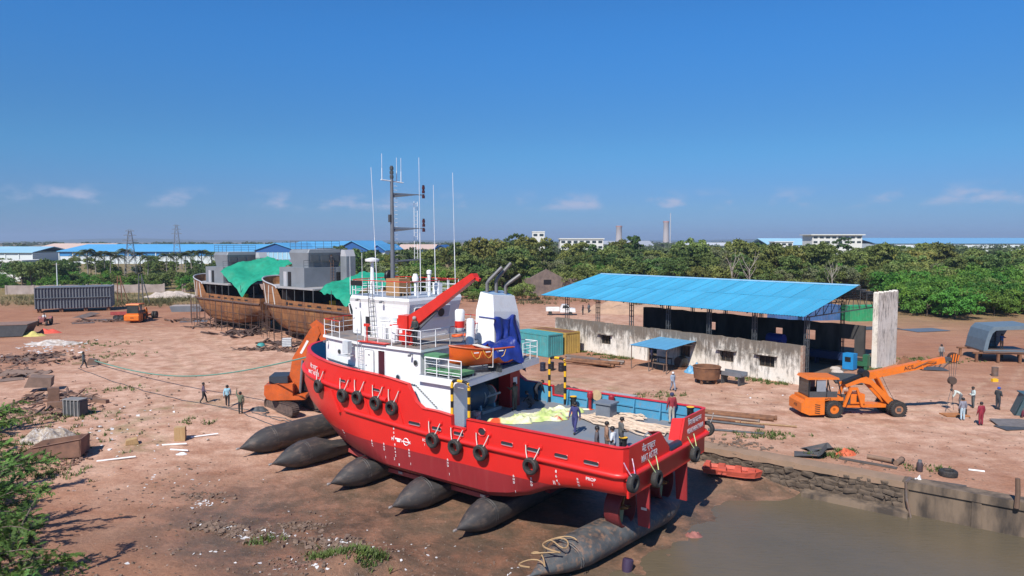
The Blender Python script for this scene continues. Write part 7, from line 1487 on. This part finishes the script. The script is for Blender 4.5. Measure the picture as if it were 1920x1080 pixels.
# ---------------------------------------------------------------- vegetation
RNG = np.random.default_rng(5)
def leafmat(name, c1, c2, rough=.6):
    if name in MATS: return MATS[name]
    m = bpy.data.materials.new(name); m.use_nodes = True; nt = m.node_tree; n, l = nt.nodes, nt.links; b = n['Principled BSDF']
    b.inputs['Roughness'].default_value = rough; b.inputs['Specular IOR Level'].default_value = .25
    oi = n.new('ShaderNodeObjectInfo'); tcn = n.new('ShaderNodeTexCoord'); nz_ = n.new('ShaderNodeTexNoise'); nz_.inputs['Scale'].default_value = .9; nz_.inputs['Detail'].default_value = 4
    l.new(tcn.outputs['Object'], nz_.inputs['Vector'])
    r = n.new('ShaderNodeValToRGB'); r.color_ramp.elements[0].position = .36; r.color_ramp.elements[1].position = .64; r.color_ramp.elements[0].color = (*c2,1); r.color_ramp.elements[1].color = (*c1,1); l.new(nz_.outputs['Fac'], r.inputs[0])
    hs_ = n.new('ShaderNodeHueSaturation'); mr = n.new('ShaderNodeMapRange'); mr.inputs[3].default_value = .47; mr.inputs[4].default_value = .525; l.new(oi.outputs['Random'], mr.inputs[0]); l.new(mr.outputs[0], hs_.inputs['Hue'])
    mv = n.new('ShaderNodeMapRange'); mv.inputs[3].default_value = .72; mv.inputs[4].default_value = 1.3; ml = n.new('ShaderNodeMath'); ml.operation = 'FRACT'; mm_ = n.new('ShaderNodeMath'); mm_.operation = 'MULTIPLY'; mm_.inputs[1].default_value = 7.31; l.new(oi.outputs['Random'], mm_.inputs[0]); l.new(mm_.outputs[0], ml.inputs[0]); l.new(ml.outputs[0], mv.inputs[0]); l.new(mv.outputs[0], hs_.inputs['Value'])
    l.new(r.outputs[0], hs_.inputs['Color']); l.new(hs_.outputs[0], b.inputs['Base Color'])
    tr = n.new('ShaderNodeBsdfTranslucent'); l.new(hs_.outputs[0], tr.inputs['Color']); ms = n.new('ShaderNodeMixShader'); ms.inputs[0].default_value = .25
    l.new(b.outputs[0], ms.inputs[1]); l.new(tr.outputs[0], ms.inputs[2]); l.new(ms.outputs[0], n['Material Output'].inputs[0]); MATS[name] = m; return m
leaf_olive = leafmat('leaf_olive', (.205,.245,.066), (.108,.15,.038)); leaf_dark = leafmat('leaf_dark', (.125,.185,.052), (.062,.105,.03)); leaf_bright = leafmat('leaf_bright', (.12,.25,.036), (.06,.15,.022)); leaf_palm = leafmat('leaf_palm', (.13,.15,.065), (.07,.09,.035)); leaf_far = leafmat('leaf_far', (.12,.15,.06), (.075,.105,.042))
bark = M('bark', (.16,.12,.09), .9, col2=(.09,.065,.05), scale=5, bump=.5); palebark = M('pale_bark', (.33,.29,.25), .9, var=.3, scale=4)
def quads_mesh(name, co, mat):
    """co: N x 4 x 3"""
    N = len(co); me = bpy.data.meshes.new(name); me.vertices.add(N*4); me.vertices.foreach_set('co', co.astype(np.float32).ravel()); me.loops.add(N*4); me.loops.foreach_set('vertex_index', np.arange(N*4, dtype=np.int32)); me.polygons.add(N)
    me.polygons.foreach_set('loop_start', np.arange(0, N*4, 4, dtype=np.int32)); me.update(calc_edges=True); me.materials.append(mat); return me
def leaf_quads(pos, nrm, size, rng, asp=.55, jit=.9):
    N = len(pos); d = nrm + rng.normal(0, jit, (N,3)); d /= np.linalg.norm(d, axis=1, keepdims=True)+1e-9; u = np.cross(d, rng.normal(0,1,(N,3))); u /= np.linalg.norm(u, axis=1, keepdims=True)+1e-9; w_ = np.cross(d, u)
    s_ = (size*rng.uniform(.6,1.35,N))[:,None]; u *= s_; w_ *= s_*asp
    return np.stack([pos-u, pos-w_*.9+u*.1, pos+u, pos+w_*.9+u*.1], 1)
def crown(seed, H, Rr, zc, nl, per, size, flat=.75, low=.12):
    """leaf clumps spread over many uneven lobes"""
    rng = np.random.default_rng(seed); P, Nn = [], []
    for k in range(nl):
        t_ = rng.uniform(0, 2*np.pi); rr = Rr*np.sqrt(rng.uniform(0,1))*.85; c = np.array([rr*np.cos(t_), rr*np.sin(t_), zc + rng.uniform(-.5,.5)*(H-zc)*1.3*flat + (Rr-rr)*.22]); lr = rng.uniform(.16,.34)*Rr
        v = rng.normal(0,1,(per,3)); v /= np.linalg.norm(v, axis=1, keepdims=True); v[:,2] = np.where(v[:,2] < -.3, -v[:,2], v[:,2]); rad = lr*rng.uniform(.55,1.08,per)[:,None]
        P.append(c + v*rad*np.array([1,1,.72])); Nn.append(v)
    P = np.concatenate(P); Nn = np.concatenate(Nn); keep = P[:,2] > low*H; return leaf_quads(P[keep], Nn[keep], np.full(keep.sum(), size), rng)
def trunk_mesh(seed, H, zc, Rr, r0, mat):
    rnd = random.Random(seed); m = MB(); bx, by = rnd.uniform(-.4,.4), rnd.uniform(-.4,.4); m.path([(0,0,-.2),(bx*.3,by*.3,zc*.45),(bx,by,zc*.8),(bx*1.2,by*1.2,zc*1.05)], [r0,r0*.8,r0*.6,r0*.35], 7)
    for k in range(6):
        t_ = k*1.05+rnd.uniform(-.3,.3); z0_ = zc*rnd.uniform(.4,.8); L = Rr*rnd.uniform(.5,.85); m.path([(bx*.6,by*.6,z0_),(bx+L*.5*math.cos(t_),by+L*.5*math.sin(t_),z0_+L*.35),(bx+L*math.cos(t_),by+L*math.sin(t_),z0_+L*.75)], [r0*.4,r0*.28,r0*.1], 5)
    me = bpy.data.meshes.new('trunk'); me.from_pydata(m.v, [], m.f); me.materials.append(mat); me.update(); return me
KINDS = {}
def kind(name, seed, H, Rr, zc, nl, per, size, mat, r0=.2, flat=.75, bk=None):
    KINDS[name] = (quads_mesh('crown', crown(seed, H, Rr, zc, nl, per, size, flat), mat), trunk_mesh(seed, H, zc, Rr, r0, bk or bark), H)
for k in range(5): kind('belt%d' % k, 40+k, 11, 4.2, 5.9, 46, 80, .34, (leaf_olive, leaf_dark, leaf_olive, leaf_dark, leaf_olive)[k], .22, 1.0)
for k in range(3): kind('bush%d' % k, 60+k, 5, 4.0, 2.1, 34, 120, .21, (leaf_bright, leaf_bright, leaf_olive)[k], .12, .9)
kind('belt5', 47, 13.5, 3.0, 7.2, 40, 70, .30, leaf_dark, .22, 1.1); kind('belt6', 48, 9, 4.6, 5.0, 40, 90, .26, leafmat('leaf_grey', (.20,.22,.11), (.12,.145,.065)), .2, .9); kind('belt7', 49, 12, 5.0, 7.4, 30, 70, .36, leafmat('leaf_yellowish', (.23,.235,.055), (.12,.14,.035)), .24, .7)
for k in range(2): kind('dark%d' % k, 70+k, 9, 5.5, 5.2, 36, 80, .34, leaf_dark, .25, .6)
def put_tree(kd, x, y, sc, label, group, name='belt_tree', cat='tree', zs=1.):
    cm, tm, H = KINDS[kd]; o = thing(name, label, cat, (x, y, gh(x, y) if abs(x) < 60 and y < 100 else 0.), random.uniform(0,6.28), group); o.scale = (sc,sc,sc*zs); link('crown', cm, o); link('trunk', tm, o); return o
random.seed(77)
def pxY(px, Y): return (px-960)/1321*Y
cnt = 0
for row, (Y0, Y1, step, s0) in enumerate(((172,184,30,.88),(192,206,27,1.06),(214,235,25,1.18),(245,280,23,1.18))):
    px = 640 if row else 900
    while px < 1760:
        Y = random.uniform(Y0, Y1); x = pxY(px, Y)
        if row == 0 and (985 < px < 1110): px += step; continue
        left = px < 1000; sc = s0*random.uniform(.66,1.16)*(.80 if px < 830 else 1)
        put_tree(random.choice(['belt0','belt1','belt2','belt3','belt4','belt5','belt6','belt7']), x, Y, sc, 'bushy olive green tree of the dense belt behind the ship\'s mast' if left else ('bushy green tree of the dense belt behind the blue shed' if px < 1560 else 'bushy green tree of the belt right of the shed roof'), 'trees of the belt behind the yard')
        px += step*random.uniform(.6,1.45)
for i in range(46):
    px = random.uniform(1690, 2020); Y = random.uniform(168, 290); put_tree('belt%d' % random.randrange(8), pxY(px, Y), Y, random.uniform(.72,1.05), 'green tree of the belt at the far right behind the scrub', 'trees of the belt behind the yard')
for i in range(95):
    px = random.uniform(1672, 2010); Y = random.uniform(122, 172); 
    if px < 1740 and Y < 133: continue
    put_tree('bush%d' % random.choice((0,0,1,1,2)), pxY(px, Y), Y, random.uniform(.75,1.1)*(1+.6*(Y-122)/50), 'low bright green bush in the scrub at the right', 'bushes of the right-hand scrub', 'scrub_bush', 'bush')
for px, Y, sc in ((1500,160,1.0),(1470,158,.8)): put_tree('bush2', pxY(px,Y), Y, sc, 'rounded bright tree just above the shed ridge' if sc == 1. else 'smaller round bush left of the bright one above the ridge', None, 'round_tree')
put_tree('bush2', 2.6, 160, .8, 'grey-green bush beside the gable ruin', None, 'wild_bush', 'bush'); put_tree('bush0', -1.5, 164, .6, 'small green bush left of the gable ruin', None, 'wild_bush', 'bush')
for i in range(120):
    px = random.uniform(640, 1720); Y = random.uniform(176, 250)
    put_tree('bush%d' % random.choice((1,2,2)), pxY(px, Y), Y, random.uniform(.9,1.5), 'leafy undergrowth bush between the trees of the belt', 'undergrowth of the tree belt', 'undergrowth_bush', 'bush')
for i in range(34):
    px = random.uniform(100, 640); Y = random.uniform(238, 290)
    put_tree('belt%d' % random.randrange(5), pxY(px, Y), Y, random.uniform(.45,.72), 'green tree of the thicket in front of the blue factory', 'thicket in front of the factory', 'thicket_tree')
def dead_tree(label, x, y, H, seed):
    rnd = random.Random(seed); o = thing('dead_tree', label, 'tree', (x,y,0)); m = MB(); m.path([(0,0,-.2),(.2,0,H*.4),(.1,.2,H*.7)],[.2,.14,.1],6)
    for k in range(9):
        t_ = rnd.uniform(0,6.3); z0_ = H*rnd.uniform(.3,.7); L = H*rnd.uniform(.25,.45); p1 = (.1+L*.4*math.cos(t_),L*.4*math.sin(t_),z0_+L*.6); m.path([(.12,.1,z0_),p1,(p1[0]+L*.25*math.cos(t_+.5),p1[1]+L*.25*math.sin(t_+.5),p1[2]+L*.6)],[.07,.05,.02],5)
        m.path([p1,(p1[0]+L*.3*math.cos(t_-.9),p1[1]+L*.3*math.sin(t_-.9),p1[2]+L*.35)],[.04,.015],4)
    m.build('trunk', palebark, o)
dead_tree('bare pale dead tree in front of the belt, left one above the shed roof', pxY(1372,166), 166, 10.5, 1); dead_tree('bare pale dead tree in front of the belt, right one above the shed roof', pxY(1405,165), 165, 10, 2); dead_tree('small bare tree beyond the right end of the roof', pxY(1560,167), 167, 8, 3)
# left side: dark trees, palms
for px, Y, sc, kd in ((25,215,.9,'dark0'),(58,190,1.0,'dark1'),(92,200,.95,'dark0'),(118,225,.9,'dark1'),(-10,240,1.,'dark1'),(350,205,.6,'dark1'),(378,200,.7,'dark0'),(300,215,.5,'dark1'),(40,205,.9,'dark0'),(75,215,.95,'dark1'),(395,235,.75,'dark0'),(420,250,.8,'dark1'),(440,245,.75,'dark0')):
    put_tree(kd, pxY(px,Y), Y, sc, 'spreading dark green tree beyond the left field', 'dark trees beyond the left field', 'spreading_tree')
for i in range(64):
    px = random.uniform(-30, 420); Y = random.uniform(186, 245); put_tree('bush%d' % random.randrange(3), pxY(px,Y), Y, random.uniform(.5,.95), 'low green bush along the left field wall', 'bushes along the left field wall', 'hedge_bush', 'bush')
for i in range(20):
    px = random.uniform(640, 960); Y = random.uniform(150, 172); put_tree('bush2' if i % 2 else 'bush0', pxY(px,Y), Y, random.uniform(.35,.6), 'low scrub bush at the foot of the tree belt', 'bushes at the foot of the belt', 'scrub_bush', 'bush')
def palm_meshes(seed):
    rng = np.random.default_rng(seed); Q = []; H = 8.5
    for k in range(26):
        t_ = 2*np.pi*k/26 + rng.uniform(-.2,.2); el = rng.uniform(-.2,1.1); L = rng.uniform(2.6,3.4); d = np.array([np.cos(t_), np.sin(t_), 0])
        for i in range(22):
            s_ = i/21; p = np.array([0,0,H]) + d*L*s_*np.cos(el*.8) + np.array([0,0,1])*(L*s_*np.sin(el) - 1.5*L*s_*s_*.55); side = np.cross(d,[0,0,1])
            for sg in (-1,1):
                ln = .75*(1-.6*abs(s_-.35)); tip = p + side*sg*ln + np.array([0,0,-.35*ln]) + d*.25*ln; w_ = d*.085; Q.append([p-w_, p+w_, tip+w_*.4, tip-w_*.4])
    m = MB(); m.path([(0,0,-.2),(.15,.1,H*.4),(.35,.1,H*.75),(0,0,H)],[.2,.15,.13,.13],8); me = bpy.data.meshes.new('trunk'); me.from_pydata(m.v,[],m.f); me.materials.append(palebark); me.update()
    return quads_mesh('frond', np.array(Q), leaf_palm), me
PM = [palm_meshes(3), palm_meshes(9)]
for i, px in enumerate((150,165,196,206,222,236,262,276,312,330,348,360,378,396,410,180)):
    Y = random.uniform(225,250); o = thing('coconut_palm', 'coconut palm in the row in front of the blue-roofed factory', 'palm', (pxY(px,Y),Y,0), random.uniform(0,6), 'palms in front of the factory'); o.scale = (random.uniform(.95,1.2),)*3; a_, b_ = PM[i % 2]; link('fronds', a_, o); link('trunk', b_, o)
# far wood: one mass
fw = []
cm0 = crown(91, 10, 5.5, 5.5, 26, 26, .85)
rf = np.random.default_rng(4)
for i in range(1100):
    Y = 300 + 1900*rf.uniform(0,1)**1.7; px = rf.uniform(-120, 2050) if i % 3 else rf.uniform(620, 2050); s_ = rf.uniform(.75,1.15)*(1 if Y < 700 else 1.25); x = (px-960)/1321*Y
    if px < 640 and Y < 520: continue
    sub = cm0[rf.integers(0, len(cm0), 230)]; c, s2 = np.cos(i), np.sin(i); q = sub.copy()*s_*np.array([1.25,1.25,.95]); q = np.stack([q[...,0]*c-q[...,1]*s2, q[...,0]*s2+q[...,1]*c, q[...,2]], -1); fw.append(q + np.array([x,Y,0.]))
tag(link('far_woodland', quads_mesh('far_woodland', np.concatenate(fw), leaf_far)), 'distant dark green woodland running to the horizon', 'woodland', kind='stuff')
# thorny foreground bush at the left edge: feathery drooping sprays on real branches
def spray_bush(label, x, y, H, Rr, nb, seed, mat, name='thorn_bush', lean=(0,0), leaf=.036, z0=None, dens=48):
    rng = np.random.default_rng(seed); Q = []; m = MB(); z0 = gh(x,y) if z0 is None else z0
    for k in range(nb):
        t_ = rng.uniform(0,2*np.pi); L = Rr*rng.uniform(.55,1.15); up_ = H*rng.uniform(.35,1.0); pts = []
        base = np.array([rng.normal(0,.15*Rr), rng.normal(0,.15*Rr), up_*rng.uniform(0,.45)])
        for i in range(9):
            s_ = i/8; pts.append(base + np.array([np.cos(t_+.4*s_)*L*s_+lean[0]*s_, np.sin(t_+.4*s_)*L*s_+lean[1]*s_, up_*(1.25*s_-.75*s_*s_)]))
        m.path([tuple(p) for p in pts], [.05*(1-.85*i/8)+.006 for i in range(9)], 5)
        for i in range(2,9):
            for j in range(7):
                p = pts[i-1] + (pts[i]-pts[i-1])*rng.uniform(0,1); d = (pts[i]-pts[i-1]); d = d/np.linalg.norm(d); d2 = d + rng.normal(0,.65,3); d2[2] -= .1; d2 /= np.linalg.norm(d2); ln = rng.uniform(.3,.75)*Rr*.22+.12; side = np.cross(d2, rng.normal(0,.5,3)+np.array([0,0,1.])); side /= np.linalg.norm(side)+1e-9
                ss = rng.uniform(0,1,dens); sg = rng.choice([-1.,1.], dens); c = p + d2*(ss*ln)[:,None] + np.array([0,0,-.12*ln])*(ss**2)[:,None]; tip = c + side*(sg*leaf*rng.uniform(1.2,2.6,dens))[:,None] + d2*leaf*.6; w_ = d2*leaf*.42
                Q.append(np.stack([c-w_, tip-w_*.5, tip+w_*.5, c+w_], 1))
    o = thing(name, label, 'bush', (x,y,z0)); link('foliage', quads_mesh('foliage', np.concatenate(Q), mat), o); m.build('branches', bark, o); return o
leaf_thorn = leafmat('leaf_thorn', (.13,.26,.05), (.06,.14,.03))
for i, (x, y, H, Rr, nb, sd, lean, lb_) in enumerate(((-20.6,25.8,4.2,3.2,30,1,(.8,.3),'feathery green thorn bush filling the lower left corner'),(-25.4,31.2,4.0,3.2,30,2,(.7,0),'feathery thorn bush at the left edge below the rusty bin'),(-28.6,36.8,3.0,3.0,24,3,(1.0,-.2),'thorn bush spreading in front of the rusty scrap bin'),(-33.2,41.4,3.6,2.8,24,4,(0,0),'dark thorn bush at the left edge beside the scrap'),(-37.0,49.0,2.2,2.4,18,5,(0,0),'low bush among the scrap at the left edge'),(-18.0,21.8,3.0,2.8,22,6,(.8,.4),'thorn sprays at the bottom edge left of the mound'))):
    spray_bush(lb_, x, y, H, Rr, nb, sd, leaf_thorn, lean=lean)
# weeds: tufts in patches, one mass
def tufts(name, label, spots, seed, mat, per=60, hgt=.23):
    rng = np.random.default_rng(seed); Q = []
    for x, y, rx, ry, k in spots:
        for i in range(k):
            a_, b_ = rng.normal(0,.5,2); cx, cy = x+a_*rx, y+b_*ry; g = gh(cx, cy); nb = 9
            t_ = rng.uniform(0,2*np.pi,nb); h = hgt*rng.uniform(.4,1.2,nb); w_ = rng.uniform(.02,.05,nb); base = np.stack([cx+rng.normal(0,.10,nb), cy+rng.normal(0,.10,nb), np.full(nb,g-.02)],1); tip = base + np.stack([np.cos(t_)*h*.7, np.sin(t_)*h*.7, h],1); sd_ = np.stack([-np.sin(t_)*w_, np.cos(t_)*w_, np.zeros(nb)],1)
            Q.append(np.stack([base-sd_, base+sd_, tip+sd_*.25, tip-sd_*.25],1))
    return tag(link(name, quads_mesh(name, np.concatenate(Q), mat)), label, 'weeds', kind='stuff')
wall_foot = [(st(t_, -.9).x, st(t_, -.9).y, 1.6, .9, 34) for t_ in (1.5,3.5,5.2,20.5,21.5,24,27,29)] + [(st(-1.6,14.0).x, st(-1.6,14.0).y, 1.6, 1.2, 50)]
tufts('weeds','green weeds along the shed wall, quay and scrap heaps', wall_foot + [(17.6,48.2,2.4,1.0,60),(19.8,43.6,1.2,.6,26),(21.4,44.4,1.0,.5,26),(24.6,41.2,1.6,.6,20),(40.4,50.0,1.0,.6,40),(-31,47,3.0,3.0,110),(-35,53,3.5,3.5,110),(-30.5,44,2,2,70),(-27.6,41.4,2,1.2,60),(-8.2,32.0,1.3,.8,110),(-6.6,31.0,1.0,.7,70),(-12,33.5,1.2,.8,16),(-24,52.5,2,1,16),(-36,63,4,2,30),(-54,92,5,3,50),(47,79,4,2.5,120),(12.5,60.8,3.5,1.4,40),(9.2,56.2,2.5,.8,30),(3,63,2.5,.8,30),(-48,82,6,5,60)], 3, leafmat('leaf_weed',(.11,.16,.04),(.06,.095,.025)))
tufts('dry_grass','tall dry grass in the field at the far left', [(random.uniform(-118,-44), random.uniform(146,178), 5, 4, 26) for _ in range(60)] + [(random.uniform(-18,40), random.uniform(146,166), 4, 3, 16) for _ in range(22)], 8, leafmat('leaf_dry',(.22,.20,.085),(.11,.12,.045)), hgt=.9)
# ---------------------------------------------------------------- buildings and works beyond the trees
fblue = M('factory_blue',(.10,.36,.62),.5,var=.1,scale=.05); fdark = M('factory_dark_blue',(.02,.10,.30),.5,var=.1,scale=.05); fwhite = M('factory_white',(.62,.66,.66),.6,var=.08,scale=.05); fpeach = M('factory_peach',(.62,.45,.36),.6,var=.1,scale=.05); fpale = M('factory_pale_blue',(.30,.52,.66),.5,var=.1,scale=.05)
def factory(label, x0, x1, Y, dep, eave, ridge, roofm, wallm, gable_to_us=False, bay=8., stripe=None, rot=0.):
    o = thing('factory_shed', label, 'factory', (x0, Y, 0), rot); L = x1-x0
    if gable_to_us:
        m = MB(); m.prism([(0,0,0),(L,0,0),(L,0,eave),(L/2,0,ridge),(0,0,eave)],(0,dep,0)); m.build('wall', wallm, o)
        for a_, b_ in (((-.6,eave-.25),(L/2,ridge)),((L/2,ridge),(L+.6,eave-.25))): m = MB(); m.prism([(a_[0],-.8,a_[1]+.05),(b_[0],-.8,b_[1]+.05),(b_[0],-.8,b_[1]+.4),(a_[0],-.8,a_[1]+.4)],(0,dep+1.6,0)); m.build('roof', roofm, o)
        m = MB(); m.prism([(0,-.1,eave-1.),(L,-.1,eave-1.),(L,-.1,eave),(L/2,-.1,ridge),(0,-.1,eave)],(0,.08,0)); m.build('gable_cladding', fdark, o)
        k = max(3, int(L/2.4))
        for i in range(k+1): m = MB(); x = L*i/k; m.bb(x-.12,x+.12,-.22,0,0,eave-1.); m.build('pilaster', fwhite, o)
        m = MB(); m.bb(.3,L-.3,-.06,-.01,0,eave*.42); m.build('lower_cladding', M('factory_mauve',(.22,.20,.30),.6), o)
    else:
        m = MB(); m.bb(0,L,0,dep,0,eave); m.build('wall', wallm, o)
        m = MB(); m.prism([(-.8,-1.2,eave),(-.8,dep/2,ridge),(-.8,dep+1.2,eave),(-.8,dep+1.2,eave+.4),(-.8,dep/2,ridge+.4),(-.8,-1.2,eave+.4)],(L+1.6,0,0)); m.build('roof', roofm, o)
        if stripe: m = MB(); m.bb(0,L,-.12,-.02,eave-2.6,eave-.3); m.build('upper_cladding', stripe, o)
        k = max(2, int(L/bay))
        for i in range(k+1): m = MB(); x = L*i/k; m.bb(x-.25,x+.25,-.4,-.02,0,eave); m.build('column', fwhite, o)
    return o
factory('long factory with bright blue roof and white columns behind the palms', pxY(112,420), pxY(500,420), 420, 60, 7.2, 11.2, fblue, fwhite, stripe=M('clad_blue',(.05,.24,.52),.5))
factory('low factory with pale blue roof at the far left', pxY(-40,440), pxY(62,440), 440, 40, 6.2, 9.6, fpale, fwhite); factory('factory with a peach-coloured roof behind the left palms', pxY(62,500), pxY(185,500), 500, 50, 7.5, 11.4, fpeach, fpale)
factory('factory with dark blue gable behind the rusty hulls', pxY(478,385), pxY(556,385), 385, 90, 8.4, 12.2, fblue, fpale, True); factory('factory with dark blue gable and pale glazing left of the ship\'s mast', pxY(628,350), pxY(692,350), 350, 80, 9.0, 13.4, fblue, M('pale_green_glazing',(.45,.55,.47),.4), True)
factory('blue-roofed hall between the two gabled factories', pxY(540,430), pxY(640,430), 430, 60, 9.5, 13.2, fblue, fwhite); factory('small hall with dark blue gable right of the mast foot', pxY(694,372), pxY(722,372), 372, 60, 8.4, 11.4, fblue, fwhite, True)
factory('hall with pink roof seen through the ship\'s antennas', pxY(745,440), pxY(812,440), 440, 40, 8.2, 11.0, fpeach, fpale); factory('hall with slate blue gable right of the pink roof', pxY(808,430), pxY(845,430), 430, 40, 7.6, 10.8, fdark, M('slate_wall',(.16,.24,.34),.6), True)
factory('very long low warehouse with pale blue roof on the right horizon', pxY(1640,830), pxY(1990,830), 830, 90, 10.5, 17.0, M('far_roof_blue',(.16,.36,.56),.5), fwhite); factory('pale blue warehouse left of the roofed block on the right', pxY(1440,700), pxY(1522,700), 700, 60, 9.5, 16, fpale, fwhite); factory('grey saw-roofed works below the chimneys', pxY(1135,880), pxY(1225,880), 880, 60, 7.5, 13.5, M('works_grey',(.34,.36,.40),.7), fwhite)
factory('low white works right of the chimneys', pxY(1290,760), pxY(1395,760), 760, 50, 8.5, 11.5, M('far_white_roof',(.55,.56,.58),.6), fwhite)
def block(label, x0, x1, Y, dep, h, mat, storeys, bays, cornice=.6, name='office_block'):
    o = thing(name, label, 'building', (x0,Y,0)); L = x1-x0; m = MB(); m.bb(0,L,0,dep,0,h); m.build('wall', mat, o); m = MB(); m.bb(-cornice,L+cornice,-cornice,dep+cornice,h,h+.7); m.build('roof_slab', mat, o)
    for s_ in range(storeys):
        z = h-2.4-3.4*s_
        for i in range(bays): m = MB(); x = L*(i+.5)/bays; m.bb(x-L/bays*.32,x+L/bays*.32,-.08,-.01,z,z+1.5); m.build('window', glassm, o)
    return o
fcream = M('cream_render',(.66,.65,.60),.7,var=.08,scale=.1)
block('white water-tower-like block rising above the trees', pxY(998,450), pxY(1021,450), 450, 9, 19.0, fcream, 1, 2, .2); block('long white two-storey building above the trees', pxY(1050,455), pxY(1131,455), 455, 14, 14.6, fcream, 2, 7); block('flat-roofed block with overhanging roof on the right horizon', pxY(1522,520), pxY(1615,520), 520, 18, 17.8, fcream, 2, 8, 1.6); block('small pale box building left of the overhanging roof', pxY(1452,560), pxY(1486,560), 560, 12, 12.6, fcream, 1, 3)
block('low white house at the far left edge', pxY(-30,235), pxY(40,235), 235, 12, 6.4, fcream, 1, 3)
for lb_, px, Y, h, r in (('thick pale chimney, left of the two on the horizon',1160,1500,46,6.5),('taller chimney, right of the two on the horizon',1248,1500,56,6.0)):
    o = thing('chimney', lb_, 'chimney', (pxY(px,Y),Y,0)); m = MB(); m.lathe([(r*1.15,0),(r,h*.5),(r*.92,h*.9),(r*1.05,h*.93),(r*1.05,h)],20); m.build('shaft', M('far_concrete',(.42,.38,.38),.8), o, smooth=40); m = MB(); m.lathe([(r*1.08,h*.95),(r*1.08,h*.985)],20,caps=False); m.build('band', M('far_red',(.45,.2,.18),.7), o)
    if px > 1200: m = MB(); m.lathe([(1.0,0),(.8,h*1.3)],8,(9,0,0)); m.build('thin_stack', M('far_steel',(.5,.5,.52),.6), o)
def pylon(label, x, y, H):
    o = thing('power_pylon', label, 'pylon', (x,y,0), R(20)); m = MB(); w_ = lambda z: 1.6*(1-z/H)**.8+.35
    for sx in (-1,1):
        for sy in (-1,1): m.path([(sx*w_(H*i/8),sy*w_(H*i/8),H*i/8) for i in range(9)],.07,4)
    for i in range(12):
        z0_, z1_ = H*i/12, H*(i+1)/12
        for s_ in (-1,1): m.beam((-w_(z0_),s_*w_(z0_),z0_),(w_(z1_),s_*w_(z1_),z1_),.06,.06); m.beam((s_*w_(z0_),w_(z0_),z0_),(s_*w_(z1_),-w_(z1_),z1_),.06,.06); m.beam((w_(z0_),s_*w_(z0_),z0_),(-w_(z1_),s_*w_(z1_),z1_),.06,.06)
    q = m.build('lattice_tower', M('galvanised',(.28,.28,.30),.5,.4), o); q['kind'] = 'stuff'
    for z, L in ((H*.80,2.4),(H*.9,2.0),(H*.985,1.4)): m = MB(); m.beam((-L,0,z),(L,0,z),.14,.14); m.beam((-L,0,z),(0,0,z+.7),.08,.08); m.beam((L,0,z),(0,0,z+.7),.08,.08); m.build('cross_arm', MATS['galvanised'], o)
pylon('lattice power pylon, left of the two behind the palms', -132,244,17.2); pylon('lattice power pylon, right of the two behind the palms', -160,337,21.2)
o = thing('concrete_pole','white concrete pole behind the ribbed steel block','pole', (pxY(106,172),172,0)); m = MB(); m.path([(0,0,0),(0,0,8.2)],[.16,.1],8); m.build('pole', fwhite, o); m = MB(); m.beam((-.8,0,7.8),(.8,0,7.8),.1,.12); m.build('cross_arm', steel, o)
# boundary walls of the left field
def bwall(label, p0, p1, h, mat):
    d = Vector(p1)-Vector(p0); o = thing('boundary_wall', label, 'wall', (p0[0],p0[1],0), math.atan2(d.y,d.x)); wall_holes(d.length, h, .3, [], 'wall_panel', mat, o, jag=.15, seed=int(p0[1])); k = int(d.length/6)
    for i in range(k+1): m = MB(); x = d.length*i/k; m.bb(x-.2,x+.2,-.4,.1,0,h+.15); m.build('pier', mat, o)
wallm = M('field_wall',(.42,.34,.30),.9,col2=(.28,.22,.19),scale=.5); bwall('pale stone boundary wall at the far left of the field', (-128,178), (-92,186), 2.2, wallm); bwall('pinkish boundary wall behind the left field', (-88,188), (-30,196), 2.4, M('pink_wall',(.36,.25,.22),.9,var=.3,scale=.4))
# drilling frames in the field
for lb_, px, Y, H in (('dark pile-driving frame in the left field',262,150,6.5),('thin rusty frame left of the pile-driving frame',222,152,6.0)):
    o = thing('piling_frame', lb_, 'frame', (pxY(px,Y),Y,0)); m = MB()
    for x in (-.5,.5): m.beam((x,0,0),(x*.6,0,H),.16,.16)
    m.beam((1.9,0,0),(.3,0,H*.95),.14,.14); [m.beam((-.5,0,H*k/6),(.5,0,H*k/6),.08,.08) for k in range(1,6)]; m.build('frame', rust if px < 250 else dgrey, o)
# low hills on the horizon
m = MB(); rows_ = [[],[]]
for i in range(121):
    x = -7000+14000*i/120; h = 14 + 55*max(0, float(fbm(np.array([x]),np.array([0.]),.0007,3)[0])-.35); rows_[0].append((x,7000,-5)); rows_[1].append((x,7600,h))
m.grid(rows_); tag(m.build('hills', M('hill_green',(.06,.075,.04),.9), smooth=60), kind='structure')
# hazy air
HZ = MB(); HZ.bb(-8500,8500,-60,7900,-5,90); hz = HZ.build('haze', None); hz['kind'] = 'stuff'
hm = bpy.data.materials.new('haze_air'); hm.use_nodes = True; n, l = hm.node_tree.nodes, hm.node_tree.links; n.remove(n['Principled BSDF']); pv = n.new('ShaderNodeVolumePrincipled'); pv.inputs['Color'].default_value = (.66,.80,1.0,1); pv.inputs['Density'].default_value = .00015; pv.inputs['Anisotropy'].default_value = .2; l.new(pv.outputs[0], n['Material Output'].inputs['Volume']); hz.data.materials.clear(); hz.data.materials.append(hm)
flush_people()
